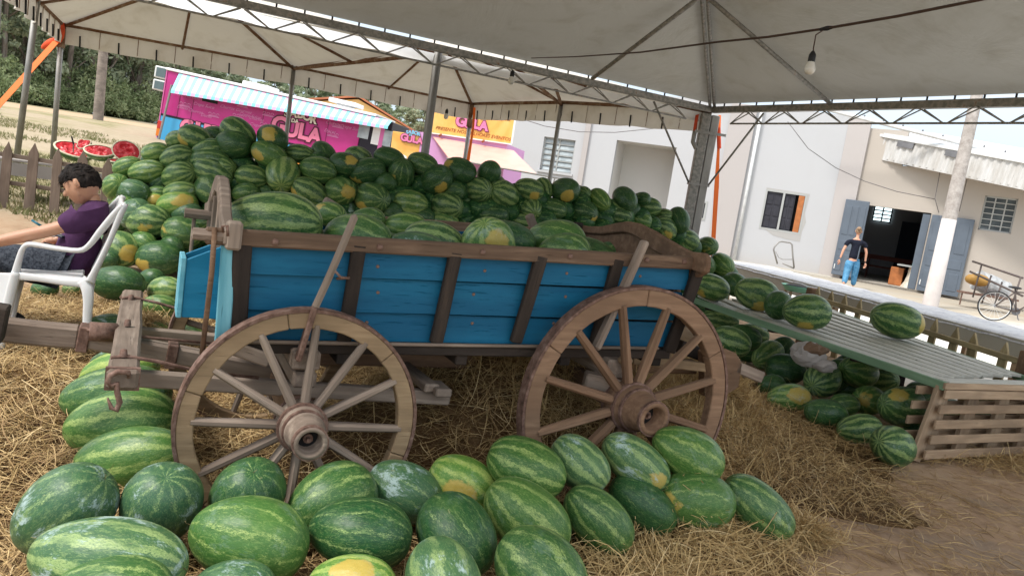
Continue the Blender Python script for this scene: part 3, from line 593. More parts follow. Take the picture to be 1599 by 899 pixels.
# the great pile behind the cart: image place, length, width, slope of the long axis, look, which end faces us, ground spot
PILE = [
 (305,216,55,42,-20,'s',-1,(-.75,-.2,.3)),(277,219,38,32,10,'p',1,0),(345,200,48,38,10,'m',1,0),(372,208,60,46,-35,'s',1,0),(364,226,60,48,0,'d',1,0),
 (243,238,44,34,10,'p',1,0),(277,247,54,42,15,'s',-1,0),(325,236,54,38,15,'m',1,0),(199,261,46,34,20,'l',1,0),(229,268,58,38,8,'p',1,0),
 (281,275,58,48,18,'s',1,0),(328,252,62,42,0,'m',1,0),(333,271,66,48,-18,'s',1,0),(333,297,60,54,-40,'m',1,(.1,-.75,.35)),(182,293,44,42,60,'l',1,0),
 (205,300,58,42,-8,'b',1,0),(247,284,34,30,40,'b',1,0),(246,303,38,28,5,'m',1,0),(282,300,54,38,6,'p',1,0),(393,277,52,40,-8,'s',1,0),
 (383,301,44,34,8,'m',1,0),(374,254,24,20,0,'d',1,0),(425,216,52,44,-30,'d',1,(-.25,.35,.55)),(420,242,60,44,-28,'g',1,(-.7,-.1,.5)),(468,240,46,32,-8,'s',1,0),
 (501,225,50,38,-20,'s',-1,(.1,-.3,.4)),(549,231,50,38,-15,'d',1,0),(442,272,58,53,80,'p',-1,0),(497,266,60,44,-12,'m',1,0),(539,257,52,40,-10,'d',1,(.35,.45,.4)),
 (608,247,50,36,-15,'d',1,0),(574,268,60,42,12,'d',1,(-.75,-.55,.45)),(483,300,58,46,-30,'s',-1,(-.85,-.2,.3)),(531,298,52,47,-10,'m',1,(.55,-.05,.5)),(581,310,60,54,-10,'m',1,(-.65,-.6,.4)),
 (626,272,50,43,80,'d',1,(-.65,-.45,.4)),(680,281,55,47,25,'d',1,(.4,-.75,.4)),(718,266,54,42,-20,'d',1,(-.7,.4,.35)),(660,256,50,38,-20,'m',1,0),(764,271,41,37,70,'d',1,0),
 (771,264,40,34,0,'d',1,0),(806,273,46,32,-10,'s',-1,0),(746,296,48,42,-10,'s',1,0),(785,304,54,48,-30,'s',-1,0),(826,296,48,38,-15,'s',-1,(.4,-.6,.35)),
 (640,318,58,45,-8,'p',1,0),(697,321,54,45,-10,'s',1,0),(737,326,38,32,0,'s',1,0),(768,335,55,42,0,'d',1,0),(827,325,40,37,-45,'s',1,0),
 (816,345,44,34,-15,'s',1,0),(852,281,40,30,-30,'s',1,0),(882,297,47,42,0,'d',1,(.1,-.55,.55)),(919,288,40,30,-20,'s',1,0),(850,294,36,30,-60,'s',1,0),
 (910,303,28,26,0,'m',1,0),(936,312,40,33,-45,'l',1,0),(945,299,30,28,0,'d',1,0),(976,311,43,37,-45,'d',1,0),(1002,311,28,24,0,'d',1,0),
 (1012,323,42,32,-5,'s',1,0),(864,325,45,35,-15,'m',1,0),(909,331,50,42,-10,'d',1,(.6,-.65,.4)),(941,333,28,26,0,'s',1,0),(967,335,42,33,-15,'s',1,0),
 (997,344,43,34,-15,'l',1,0),(946,352,44,32,0,'m',1,0),(1036,337,30,24,0,'s',1,0),(1060,344,43,36,-70,'d',1,0),(1037,357,44,38,-40,'s',-1,(.3,-.6,.35)),
 (1072,374,42,35,-30,'s',-1,0),(1104,384,34,31,-10,'m',1,(-.2,-.4,.3)),(1099,413,38,33,-30,'m',1,0),(1127,412,40,34,-40,'l',1,0),(1086,432,36,30,0,'d',1,0),
 (901,349,34,26,0,'d',1,0),(842,326,32,30,30,'m',1,0),(845,350,34,26,0,'m',1,(0,.3,.6)),(540,327,36,30,0,'b',1,0),(690,347,56,38,-10,'p',1,0),
 (727,350,34,26,0,'d',1,0),(232,346,71,56,-4,'s',1,(-.3,-.35,.22)),(210,335,54,48,20,'b',1,0),(284,363,64,50,-10,'m',1,(-.8,0,.25)),(291,333,50,34,10,'b',1,0),
 (277,320,64,44,8,'y',1,(.2,.3,.6)),(240,315,40,30,0,'y',1,(0,.2,.8)),(248,403,74,56,-3,'d',1,(-.65,-.45,.55)),(185,388,72,58,-28,'s',1,(.55,-.2,.5)),(184,442,84,56,-7,'d',1,0),
 (260,454,58,46,0,'p',1,0),(249,478,58,40,-5,'l',1,0),(224,379,44,36,-20,'g',1,0),(237,437,44,36,0,'d',1,0),(185,345,36,32,0,'m',1,0),
 (168,405,40,34,0,'d',1,0),(192,322,40,34,0,'l',1,0),(268,385,40,34,0,'d',1,0),(310,345,44,36,0,'m',1,0),(350,262,40,34,0,'s',1,0),
 (600,285,40,34,0,'d',1,0),(655,290,36,32,0,'d',1,0),(708,298,40,34,0,'d',1,0),(722,312,36,30,0,'m',1,0),(795,330,38,32,0,'d',1,0),
 (882,352,38,30,0,'m',1,(0,.2,.5)),(985,358,38,32,0,'s',1,0),(1010,368,38,32,0,'d',1,0),(1055,395,38,34,0,'m',1,0),(610,330,40,34,0,'d',1,0),
 (456,310,40,32,0,'d',1,0),(410,300,40,32,0,'m',1,0),(520,310,36,30,0,'d',1,0),(660,340,42,34,0,'d',1,0),(1018,300,1,1,0,'d',1,0),
]
PILE = [p for p in PILE if p[2] > 5]
A_ = np.array([[1, p[0] / 1000, p[1] / 1000, p[0] * p[1] / 1e6, (p[0] / 1000) ** 2] for p in PILE if p[3] >= 30]); B_ = np.array([math.sqrt(p[3] * min(p[3] * 1.1, p[2])) / (FPX * .272) for p in PILE if p[3] >= 30])
cf, *_ = np.linalg.lstsq(A_, B_, rcond=None)
def pile_depth(px, py): return 1 / max(float(np.dot(cf, [1, px / 1000, py / 1000, px * py / 1e6, (px / 1000) ** 2])), .1)
WORD = dict(d='dark green', s='boldly striped', l='light green', p='pale chalky striped', b='bluish bloomed', y='yellowish', m='mid green', g='smooth green')
def zone(x, y):
    if x < 345 and y > 325: return 'low on the pile flank by the chair'
    if x < 262: return 'on the pile shoulder beside the cut melons'
    if x < 400: return 'on the pile top under the trailer tail' if y < 245 else 'in the pile behind the cart headboard'
    if x < 480: return 'in the pile left of the trailer lettering'
    if x < 640: return 'on the pile crest before the pink trailer' if y < 262 else 'in the pile behind the brake lever'
    if x < 730: return 'on the pile crest under the lilac stall' if y < 285 else 'in the pile behind the cart middle'
    if x < 840: return 'on the pile crest below the orange banner' if y < 285 else 'in the pile right of the cart middle'
    if x < 960: return 'on the pile crest below the louvred window' if y < 312 else 'in the pile left of the curved tailboard'
    if x < 1050: return 'on the pile crest below the recessed porch' if y < 330 else 'in the pile just above the curved tailboard'
    return 'at the low pile end by the tent post'
items = [(('yellow-bellied ' if p[7] else ('star-ended ' if p[6] < 0 else '')) + WORD[p[5]], zone(p[0], p[1])) for p in PILE]
from collections import defaultdict
grp = defaultdict(list)
for i, q in enumerate(items): grp[q].append(i)
ORD = ['first', 'second', 'third', 'fourth', 'fifth', 'sixth', 'seventh', 'eighth', 'ninth', 'tenth']
lab = {}
for q, ids in grp.items():
    ids.sort(key=lambda i: PILE[i][0])
    for j, i in enumerate(ids): lab[i] = f'{q[0]} watermelon {q[1]}' if len(ids) == 1 else f'{ORD[j]} {q[0]} watermelon from the left {q[1]}'
for i, (px, py, a, b, ang, lk, e, bel) in enumerate(PILE):
    d = pile_depth(px, py); g = gz(*(CAMP + ray(px, py) * d).xy) if px < 500 else 0
    d = min(d, dgr(px, py, b, g))
    if b < 33 or a == 1: d += .12
    put_melon(px, py, a, b, ang, d, lk, e, bel or None, lab[i], 'watermelons heaped in the big pile', px < 300 and py > 320)
rf = random.Random(5)
for i, (px, py, a, b, ang, lk, e, bel) in enumerate(PILE):
    if b < 33: continue
    if px < 300 and py > 400: continue
    d = pile_depth(px, py); X, Y = px + rf.uniform(-12, 12), py + b * .42; dd = d + .17
    P = CAMP + ray(X, Y) * dd
    if P.z < .12: continue
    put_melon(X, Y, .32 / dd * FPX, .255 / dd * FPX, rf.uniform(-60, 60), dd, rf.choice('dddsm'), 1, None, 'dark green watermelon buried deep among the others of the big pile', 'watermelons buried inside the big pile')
for i, (px, py, a, b, ang, lk, e, bel) in enumerate(PILE):
    if b < 36 or px < 470 or px > 1000 or py < 290: continue
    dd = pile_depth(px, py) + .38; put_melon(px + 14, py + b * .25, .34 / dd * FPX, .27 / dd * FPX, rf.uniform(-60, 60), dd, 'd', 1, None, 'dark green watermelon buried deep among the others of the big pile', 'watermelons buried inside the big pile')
# deck, ground under the deck
TD = [(1111,448,58,44,-18,'s',1,(-.75,-.55,.3),'watermelon with a yellow lower corner at the near left end of the green deck'),(1148,444,42,38,-40,'d',1,0,'dark watermelon behind the first two at the left end of the deck'),
 (1182,459,70,52,-20,'s',1,(.1,-.8,.45),'large striped watermelon with a yellow underside, middle of the deck group'),(1215,477,48,45,20,'d',-1,0,'round dark watermelon wedged between two larger ones on the deck'),
 (1260,487,75,57,-4,'s',-1,(-.1,-.85,.35),'watermelon with a pale star of stripes facing left on the green deck'),(1401,500,82,60,-18,'s',-1,(.92,-.15,.8),'lone watermelon on the deck with a big tan patch covering its right end')]
for px, py, a, b, ang, lk, e, bel, lb in TD: put_melon(px, py, a, b, ang, dgr(px, py, b, .555), lk, e, bel or None, lb, 'watermelons displayed on the green deck', True)
TU = [(1125,499,58,40,-10,'s',-1,0,'star striped watermelon tucked under the far left end of the deck'),(1141,533,62,50,-20,'s',1,0,'striped watermelon behind the cart tail beam, under the deck'),(1178,522,46,36,-20,'s',1,0,'dim green watermelon in the shadow under the left of the deck'),
 (1199,554,54,44,30,'p',-1,0,'watermelon with fine pale rays facing left under the deck'),(1227,576,64,50,-10,'d',1,0,'large dark watermelon second row under the deck'),(1232,621,68,44,-2,'p',-1,(.6,.2,.9),'cream bellied watermelon at the lower left of the heap under the deck'),
 (1205,601,40,34,0,'d',1,0,'dark watermelon squeezed behind the cream bellied one'),(1285,592,60,54,30,'s',-1,0,'striped watermelon below the crumpled bag under the deck'),(1340,580,64,53,-12,'l',-1,0,'brightly striped watermelon touching the underside of the deck'),
 (1290,646,68,50,-15,'d',1,0,'plain dark watermelon on the straw, front row under the deck'),(1319,631,46,36,0,'m',1,0,'small watermelon filling the gap in the middle of the heap under the deck'),(1358,625,53,48,170,'l',1,(-.15,.05,.42),'watermelon with a pale round blossom end pointing at us'),
 (1378,594,46,40,0,'s',1,0,'shaded watermelon behind, under the right part of the deck'),(1408,634,76,62,-10,'m',-1,(-.1,.7,.45),'big watermelon with an orange patch on top next to the pallet'),(1342,669,70,50,5,'s',1,0,'striped watermelon in the front row under the deck, second from the right'),
 (1393,696,72,64,-20,'s',-1,0,'nearest watermelon on the ground in front of the pallet corner'),(1434,674,44,36,0,'d',1,0,'dark watermelon between the pallet and the nearest one'),(1441,611,52,38,0,'d',1,0,'dark watermelon under the deck close to the pallet top'),
 (1478,640,44,36,0,'m',1,0,'watermelon seen through the left slots of the pallet'),(1530,640,44,36,0,'d',1,0,'watermelon seen through the middle slots of the pallet'),(1255,560,46,38,0,'d',1,0,'dark watermelon behind the bag under the deck'),(1320,605,44,36,0,'d',1,0,'dark watermelon behind the two striped ones under the deck'),(1170,548,44,36,0,'d',1,0,'dark watermelon in the shade beside the cart tail')]
for px, py, a, b, ang, lk, e, bel, lb in TU:
    d = min(dgr(px, py, b), FPX * .285 / b); put_melon(px, py, a, b, ang, d, lk, e, bel or None, lb, 'watermelons heaped under the green deck', True)
for i, (px, py, a, b, ang, lk, e, bel, lb) in enumerate(TU):  # extra dark melons added behind the heap to keep its background dark
    if py < 680:
        d = min(dgr(px, py, b), FPX * .285 / b) + (.26 if i % 2 else .45); X, Y = px + (20 if i % 2 else -16), py - 6; P = CAMP + ray(X, Y) * d
        if P.z < .14: continue
        put_melon(X, Y, .33 / d * FPX, .26 / d * FPX, rf.uniform(-50, 50), d, 'd', 1, None, 'dark green watermelon added as dark fill behind the heap under the deck', 'fill watermelons added under the green deck')
# the inside of the pile down to the ground: buried fruit nobody could count, one joined mass
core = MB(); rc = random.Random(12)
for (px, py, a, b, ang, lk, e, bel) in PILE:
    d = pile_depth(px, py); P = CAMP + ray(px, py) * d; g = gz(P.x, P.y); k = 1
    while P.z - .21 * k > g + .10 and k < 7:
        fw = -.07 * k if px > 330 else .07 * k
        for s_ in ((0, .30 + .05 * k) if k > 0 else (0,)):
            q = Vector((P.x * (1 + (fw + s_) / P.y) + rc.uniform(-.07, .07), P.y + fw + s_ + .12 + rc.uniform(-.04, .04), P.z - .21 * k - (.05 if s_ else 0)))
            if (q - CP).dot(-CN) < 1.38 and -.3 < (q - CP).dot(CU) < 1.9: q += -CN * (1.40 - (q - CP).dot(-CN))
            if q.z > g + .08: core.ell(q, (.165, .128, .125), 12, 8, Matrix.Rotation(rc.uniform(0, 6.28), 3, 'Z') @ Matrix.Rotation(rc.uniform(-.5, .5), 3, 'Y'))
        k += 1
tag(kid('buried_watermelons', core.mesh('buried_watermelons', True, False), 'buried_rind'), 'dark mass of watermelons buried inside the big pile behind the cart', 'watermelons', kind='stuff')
# ------------------------------------------------------------------ the blue cart (local x along the cart, y away from us, z up)
cart = thing('farm_cart', 'old four wheeled wooden farm cart with bright blue side boards, loaded with watermelons', 'cart', CP, (0, 0, rad(26)))
def cl(P): q = Vector(P) - CP; return Vector((q.dot(CU), -q.dot(CN), q.z))
def cw(px, py, v): return cl(at_pl(px, py, CP - CN * v, CN))
def make_wheel(c, R, phase, sgn=-1, tw=.05, mat='felloe_wood'):
    """sgn -1: the hub points to us"""
    m = MB(); NS = 6; gap = .0022; ri, ro = R - .076 * R / .47, R - .012
    for s in range(NS):
        n_ = 10; vs = []; fs = []
        for i in range(n_ + 1):
            a = phase + math.pi / 12 + s * 2 * math.pi / NS + gap + (2 * math.pi / NS - 2 * gap) * i / n_; j = random.uniform(-.0016, .0016)
            for rr, yy in ((ri + j, -tw / 2), (ro, -tw / 2), (ro, tw / 2), (ri + j, tw / 2)): vs.append((rr * math.cos(a), yy, rr * math.sin(a)))
        for i in range(n_):
            for k in range(4): fs.append((i * 4 + k, i * 4 + (k + 1) % 4, i * 4 + 4 + (k + 1) % 4, i * 4 + 4 + k))
        fs += [(3, 2, 1, 0), (n_ * 4, n_ * 4 + 1, n_ * 4 + 2, n_ * 4 + 3)]; m.add(vs, fs)
    wh = kid('wheel', m, mat, cart, c, bevel=.004)
    kid('tyre', MB().lathe([(R - .0125, -tw / 2 - .003), (R - .001, -tw / 2 - .004), (R, -tw / 2 + .002), (R, tw / 2 - .002), (R - .001, tw / 2 + .004), (R - .0125, tw / 2 + .003), (R - .0125, -tw / 2 - .003)], 72, axis='Y'), 'rusty_iron', wh, smooth=False)
    g = sgn; k = R / .47
    kid('hub', MB().lathe([(.001, .12 * g * -1), (.062 * k, -.12 * g), (.078 * k, -.07 * g), (.094 * k, -.035 * g), (.098 * k, 0), (.094 * k, .035 * g), (.082 * k, .075 * g), (.066 * k, .15 * g), (.062 * k, .20 * g), (.046 * k, .20 * g), (.043 * k, .12 * g), (.001, .115 * g)], 32, axis='Y'), 'old_grey_wood' if R < .5 else 'felloe_red', wh, smooth=True)
    hb = MB()
    for yy, rr in ((.038, .0965), (.078, .0835), (.19, .0655), (-.038, .0965)):
        hb.lathe([(rr * k - .006, yy * g - .009), (rr * k + .003, yy * g - .008), (rr * k + .003, yy * g + .008), (rr * k - .006, yy * g + .009)], 32, axis='Y')
    kid('hub_band', hb, 'rusty_iron', wh); kid('axle_end', MB().tube([(0, .08 * g, 0), (0, .15 * g, 0)], .017, 10).tube([(0, .145 * g, 0), (0, .165 * g, 0)], .008, 8), 'rusty_iron', wh)
    kid('hub_hole_shade', MB().tube([(0, .114 * g, 0), (0, .122 * g, 0)], .042 * k, 20), 'black_tie', wh)  # black disc painted in for the shade down the hub hole
    ms = MB(); Ls = ri - .07 * k; N = 6; vs = []; fs = []
    for i in range(N + 1):
        t = i / N; a, b = (.025 - .006 * t) * k * (1 + .12 * math.sin(t * 3.1)), (.019 - .004 * t) * k; x = t * (Ls + .012)
        for q in range(8): an = 2 * math.pi * q / 8 + .39; vs.append((x, a * math.cos(an) * 1.05, b * math.sin(an) * 1.05))
    for i in range(N):
        for q in range(8): fs.append((i * 8 + q, i * 8 + (q + 1) % 8, i * 8 + 8 + (q + 1) % 8, i * 8 + 8 + q))
    ms.add(vs, fs); sm_ = ms.mesh('spoke'); sm_.materials.append(MAT['old_grey_wood' if R < .5 else 'felloe_red'])
    for s in range(12):
        a = phase + s * math.pi / 6
        kid('spoke', sm_, None, wh, (.07 * k * math.cos(a), .012 * g, .07 * k * math.sin(a)), (0, -a, 0))
    return wh
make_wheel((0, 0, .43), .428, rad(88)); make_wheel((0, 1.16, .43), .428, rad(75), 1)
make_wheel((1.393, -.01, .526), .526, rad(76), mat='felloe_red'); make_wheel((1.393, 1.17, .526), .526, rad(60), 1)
def zt(u): return 1.085 + .056 * (u + .284)
def zb(u): return .700 + .030 * (u + .27)
U0, U1 = -.275, 1.67
# side boards
for side in (0, 1):
    vb, vt = (.135, .085) if side == 0 else (1.03, 1.08); hs = [0, .305, .66, .955]
    for k in range(3):
        pts = []
        for u in (U0, U1):
            for q in (hs[k] + .0008, hs[k + 1] - .0008): pts.append((u, vb + (vt - vb) * q, zb(u) + (zt(u) - .02 - zb(u)) * q))
        a = (Vector(pts[0]) + Vector(pts[1])) / 2; b = (Vector(pts[2]) + Vector(pts[3])) / 2
        beam('side_plank', a, b, .022, (Vector(pts[0]) - Vector(pts[1])).length, 'blue_paint', cart, roll=(-.14 if side == 0 else .14) * .35, bevel=.0012, warp=.0022)
kid('added_gap_screen', MB().bx((U0 + .02, .150, zb(U0) + .02), (U1 - .02, .156, zt(U0) - .05)).bx((U0 + .02, 1.01, zb(U0) + .02), (U1 - .02, 1.016, zt(U0) - .05)), 'dark_wood', cart)  # thin dark sheets added so no brightness shows between the planks
# rails, sills
beam('top_rail', (U0 - .10, .070, zt(U0) - .022), (U1 + .07, .070, zt(U1) - .022), .048, .056, 'rail_wood', cart, warp=.004, bevel=.006)
beam('top_rail', (U0 - .04, 1.095, zt(U0) - .022), (U1 + .02, 1.095, zt(U1) - .022), .045, .054, 'rail_wood', cart, warp=.004)
beam('sill', (U0 + .0, .115, zb(U0) - .024), (U1 - .02, .115, zb(U1) - .024), .055, .040, 'dark_wood', cart, warp=.003)
beam('sill_lip', (U0 + .05, .080, zb(U0) + .004), (U1 - .1, .080, zb(U1) + .004), .022, .012, 'old_grey_wood', cart)
beam('sill', (U0, 1.05, zb(U0) - .024), (U1, 1.05, zb(U1) - .024), .055, .045, 'dark_wood', cart)
fl = MB(); [fl.box(((U0 + U1) / 2, .18 + i * .135, zb(.7) - .012), (U1 - U0, .13, .02), Matrix.Rotation(-.030, 3, 'Y')) for i in range(7)]
kid('floor_boards', fl, 'dark_wood', cart)
for i in range(4): beam('floor_bearer', (.15 + i * .48, .1, zb(.2 + i * .5) - .06), (.15 + i * .48, 1.08, zb(.2 + i * .5) - .06), .05, .05, 'dark_wood', cart)
# stakes outside the boards
for (xt, yt, xb, yb, wd) in ((379, 382, 371, 512, .062), (561, 388, 543, 495, .052), (712, 399, 683, 530, .05), (846, 405, 808, 530, .052), (966, 410, 928, 545, .052), (1096, 412, 1048, 545, .060)):
    T = cw(xt, yt, .052); B = cw(xb, yb, .085); T.z += .015; T.y = .058; B = T + (B - T) * 1.04; B.y = .098
    if wd == .052 and xt == 561: B = T + (B - T) * 1.35; B.y = .098
    beam('stake', T, B, wd, .030, 'dark_wood', cart, up=Vector((0, 1, 0)), warp=.003, bevel=.005)
for u in (.25, .75, 1.25, 1.7): beam('stake', (u, 1.105, zt(u) - .02), (u, 1.06, zb(u) - .05), .05, .03, 'dark_wood', cart, up=Vector((0, 1, 0)))
nl = MB().ell((0, 0, 0), (.007, .004, .007), 8, 5).mesh('nail_head', True); bl = MB().lathe([(.001, -.008), (.011, -.006), (.013, 0)], 10, axis='Y').mesh('bolt_head', True)
for u in (.235, .64, 1.03, 1.38):
    for t in (.16, .45, .8): kid('nail_head', nl, 'rusty_iron', cart, (u + .012 * math.sin(u * 40 + t * 9) - .015 * t, .036 + .042 * t, zt(u) - .04 - .34 * t))
for u in (-.15, .22, .63, 1.02, 1.40, 1.60): kid('bolt_head', bl, 'rusty_iron', cart, (u, .046, zt(u) - .022))
# headboard: pale blue end boards and an arched top piece
for i in range(3): beam('headboard_plank', (U0 - .002, .10, .76 + i * .112), (U0 - .002, 1.06, .76 + i * .112), .022, .106, 'pale_blue_paint', cart, bevel=.003)
beam('corner_board', (U0 - .012, .075, .70), (U0 - .022, .068, 1.055), .020, .050, 'pale_blue_paint', cart, up=Vector((0, 1, 0)), roll=math.pi / 2)
arch = [(.03, 1.045), (.10, 1.04), (.25, 1.075), (.42, 1.15), (.52, 1.185), (.64, 1.185), (.74, 1.15), (.90, 1.075), (1.05, 1.04), (1.13, 1.045), (1.13, 1.10), (1.05, 1.105), (.93, 1.13), (.76, 1.215), (.66, 1.25), (.50, 1.25), (.40, 1.215), (.23, 1.13), (.10, 1.105), (.03, 1.10)]
kid('headboard_arch', MB().prism(arch, U0 - .045, U0 - .005, 'YZ'), 'old_grey_wood', cart, bevel=.006)
for v in (.35, .58, .80): beam('headboard_slat', (U0 - .025, v, .98), (U0 - .025, v, 1.17), .018, .05, 'old_grey_wood', cart, up=Vector((0, 1, 0)), roll=math.pi / 2)
beam('corner_block', (U0 - .012, .052, 1.03), (U0 - .012, .052, 1.128), .052, .050, 'old_grey_wood', cart, up=Vector((0, 1, 0)), bevel=.008)
rod('rail_peg', [(U0 - .14, .06, zt(U0) - .015), (U0 - .03, .06, zt(U0) - .015)], .021, 'old_grey_wood', cart, 8, smooth=False)
rod('rail_peg', [(U0 - .14, .80, zt(U0) - .015), (U0 - .03, .80, zt(U0) - .015)], .021, 'old_grey_wood', cart, 8, smooth=False)
rod('iron_rod', [(U0 - .075, .04, 1.10), (U0 - .07, .045, .95), (U0 - .075, .05, .66)], .009, 'old_brown_wood', cart, 6)
rod('iron_rod', [(U0 - .10, .82, 1.08), (U0 - .10, .82, .70)], .008, 'old_grey_wood', cart, 6)
rod('hook', [(U0 - .05, .01, 1.09), (U0 - .055, .0, 1.11), (U0 - .04, -.005, 1.115), (U0 - .035, 0, 1.08)], .005, 'rusty_iron', cart, 6)
# open blue tool box in front
w0, w1 = .30, .46; tA, tB_, tC = cw(292, 405, w0), cw(341, 382, w0), cw(296, 496, w0); b0, b1 = tA.x, U0 - .012; zA, zB_, zC = tA.z, tB_.z, tC.z
sp = [(b0, zC), (b1, zC), (b1, zB_), (b0, zA)]
kid('tool_box', MB().prism(sp, w0, w0 + .016, 'XZ').prism(sp, w1 - .016, w1, 'XZ').bx((b1 - .014, w0 + .018, zC), (b1, w1 - .018, zB_ - .004)).bx((b0, w0 + .018, zC), (b1 - .016, w1 - .018, zC + .016)), 'lit_box_blue', cart, bevel=.002)
kid('tool_box_front', MB().bx((b0 - .020, w0 - .004, zC - .002), (b0 - .001, w1 + .004, zA + .006)), 'pale_blue_paint', cart, bevel=.003)
kid('tool_box_lining', MB().bx((b0 + .002, w0 + .018, zA - .05), (b1 - .016, w1 - .018, zA - .04)), 'old_brown_wood', cart)
# tailboard with its swept top
tb = [(-.02, 1.14), (.0, 1.19), (.08, 1.205), (.18, 1.222), (.30, 1.245), (.42, 1.272), (.52, 1.288), (.62, 1.288), (.74, 1.265), (.86, 1.235), (1.0, 1.22), (1.16, 1.22), (1.16, 1.14), (1.02, 1.12), (1.02, .79), (.16, .79), (.16, 1.08), (.03, 1.11)]
kid('tailboard', MB().prism(tb, U1 + .005, U1 + .035, 'YZ'), 'old_brown_wood', cart, bevel=.006)
ar = [(-.055, 1.165), (-.045, 1.205), (-.02, 1.222), (.08, 1.214), (.18, 1.230), (.30, 1.252), (.42, 1.280), (.52, 1.296), (.62, 1.296), (.74, 1.272), (.86, 1.243), (1.0, 1.228), (1.18, 1.228), (1.18, 1.19), (1.0, 1.19), (.86, 1.20), (.74, 1.222), (.64, 1.238), (.56, 1.236), (.46, 1.215), (.36, 1.18), (.26, 1.165), (.12, 1.15), (.04, 1.135), (-.02, 1.13), (-.045, 1.14)]
kid('tailboard_moulding', MB().prism(ar, U1 - .022, U1 + .004, 'YZ'), 'old_brown_wood', cart, bevel=.006)
beam('tail_cleat', (U1 - .04, 1.07, 1.05), (U1 - .04, 1.07, 1.24), .045, .04, 'dark_wood', cart, up=Vector((0, 1, 0)))
# levers
A = cw(556, 335, -.06); B = cw(490, 482, -.03); C_ = cw(465, 562, .0)
beam('brake_lever', A, B, .024, .026, 'old_grey_wood', cart, bevel=.010, warp=.003, label='worn wooden brake lever of the front wheel'); beam('lever_iron', B + (A - B) * .02, C_, .020, .035, 'rusty_iron', cart, up=Vector((0, 1, 0)))
rod('lever_binding', [cw(524, 424, -.075), cw(532, 433, -.09), cw(545, 434, -.07), cw(526, 435, -.04)], .005, 'rusty_iron', cart, 6)
A = cw(1007, 376, .02); B = cw(930, 545, .0)
beam('brake_lever', A, B, .030, .045, 'old_grey_wood', cart, up=Vector((0, 1, 0)), bevel=.008, warp=.003, label='flat grey lever leaning on the rear rail')
A = cw(506, 312, 1.2); B = cw(529, 326, 1.2)
beam('far_peg', A, B, .035, .04, 'old_grey_wood', cart, bevel=.008); rod('far_peg_iron', [cw(520, 322, 1.2), cw(511, 345, 1.2)], .007, 'rusty_iron', cart, 6)
beam('far_peg', cw(826, 335, 1.15), cw(836, 362, 1.15), .04, .045, 'old_grey_wood', cart, bevel=.008)
# running gear
beam('front_bolster', (.0, .02, .655), (.0, 1.14, .655), .10, .07, 'old_grey_wood', cart, bevel=.008, warp=.003)
beam('front_sand_board', (.01, .06, .575), (.01, 1.10, .575), .085, .06, 'old_grey_wood', cart, bevel=.008)
beam('bolster_horn', (-.12, .10, .64), (-.26, .10, .685), .07, .05, 'old_grey_wood', cart, bevel=.006)
beam('front_axle', (0, .10, .43), (0, 1.06, .43), .08, .08, 'old_brown_wood', cart); beam('rear_axle', (1.393, .10, .526), (1.393, 1.06, .526), .09, .09, 'old_brown_wood', cart)
beam('rear_bolster', (1.34, .03, .665), (1.34, 1.12, .665), .11, .085, 'old_grey_wood', cart, bevel=.008, warp=.003)
kid('bolster_knot', MB().ell((1.36, .02, .715), (.035, .03, .022)), 'felloe_wood', cart, smooth=True)
beam('rear_block', (1.22, .10, .60), (1.42, .02, .585), .08, .075, 'old_grey_wood', cart, bevel=.008)
for v, z0, z1 in ((.25, .50, .463), (.93, .50, .47)): beam('hound', (-.56, v, z0 + .01), (.66, v, z1), .045, .058, 'old_grey_wood', cart, bevel=.006, warp=.004)
beam('hound_slider', (.56, .20, .515), (.50, .98, .515), .065, .035, 'old_grey_wood', cart, bevel=.006, warp=.003); beam('hound_end_block', (.60, .16, .505), (.60, .30, .505), .07, .035, 'old_grey_wood', cart, bevel=.006)
beam('reach_pole', (.0, .6, .53), (2.15, .5, .58), .07, .07, 'old_brown_wood', cart, bevel=.008)
beam('rear_hound', cw(985, 560, .35), cw(1112, 574, .35), .05, .045, 'felloe_wood', cart, bevel=.005); beam('rear_hound', cw(1060, 540, .5), cw(1120, 563, .5), .05, .07, 'dark_wood', cart, bevel=.005)
poly = [cw(x, y, .35) for x, y in ((1096, 548), (1130, 543), (1146, 550), (1156, 566), (1150, 603), (1120, 622), (1098, 618))]
kid('tail_plate', MB().prism([(p.x, p.z) for p in poly], .33, .39, 'XZ'), 'old_brown_wood', cart, bevel=.006)
beam('tail_peg', cw(1146, 571, .36), cw(1187, 588, .36), .06, .062, 'old_grey_wood', cart, bevel=.006)
# draught pole with bands, evener bar, hooks
PV = .56
pl = cw(-60, 507, PV); pr = cw(345, 562, PV)
beam('draught_pole', pl, cw(124, 525, PV), .075, .085, 'old_grey_wood', cart, bevel=.010, warp=.003); beam('draught_pole', cw(120, 524, PV), cw(430, 584, PV), .065, .075, 'old_grey_wood', cart, bevel=.010, warp=.003)
for x, y in ((131, 526), (268, 553)):
    p = cw(x, y, PV); beam('pole_band', p + Vector((-.02, 0, 0)), p + Vector((.02, 0, -.004)), .088, .098, 'rusty_iron', cart, bevel=.004)
for dy in (-.02, .015): rod('pole_rod', [cw(135, 515, PV - .03 + dy), cw(235, 527, PV - .03 + dy), cw(345, 537, PV - .03 + dy)], .006, 'rusty_iron', cart, 6)
EU, EZ = -.585, .62
beam('evener_bar', (EU, -.10, EZ - .015), (EU - .0, 1.22, EZ + .0), .090, .065, 'old_grey_wood', cart, bevel=.010, warp=.006)
for v in (.05, .50, 1.0): kid('bolt_head', MB().lathe([(.001, .016), (.010, .014), (.012, 0), (.012, -.01)], 10), 'rusty_iron', cart, (EU - .005, v, EZ + .033), smooth=True)
kid('iron_sleeve', MB().tube([(EU - .13, .50, EZ - .005), (EU - .04, .52, EZ - .01)], .036, 12), 'rusty_iron', cart, smooth=True)
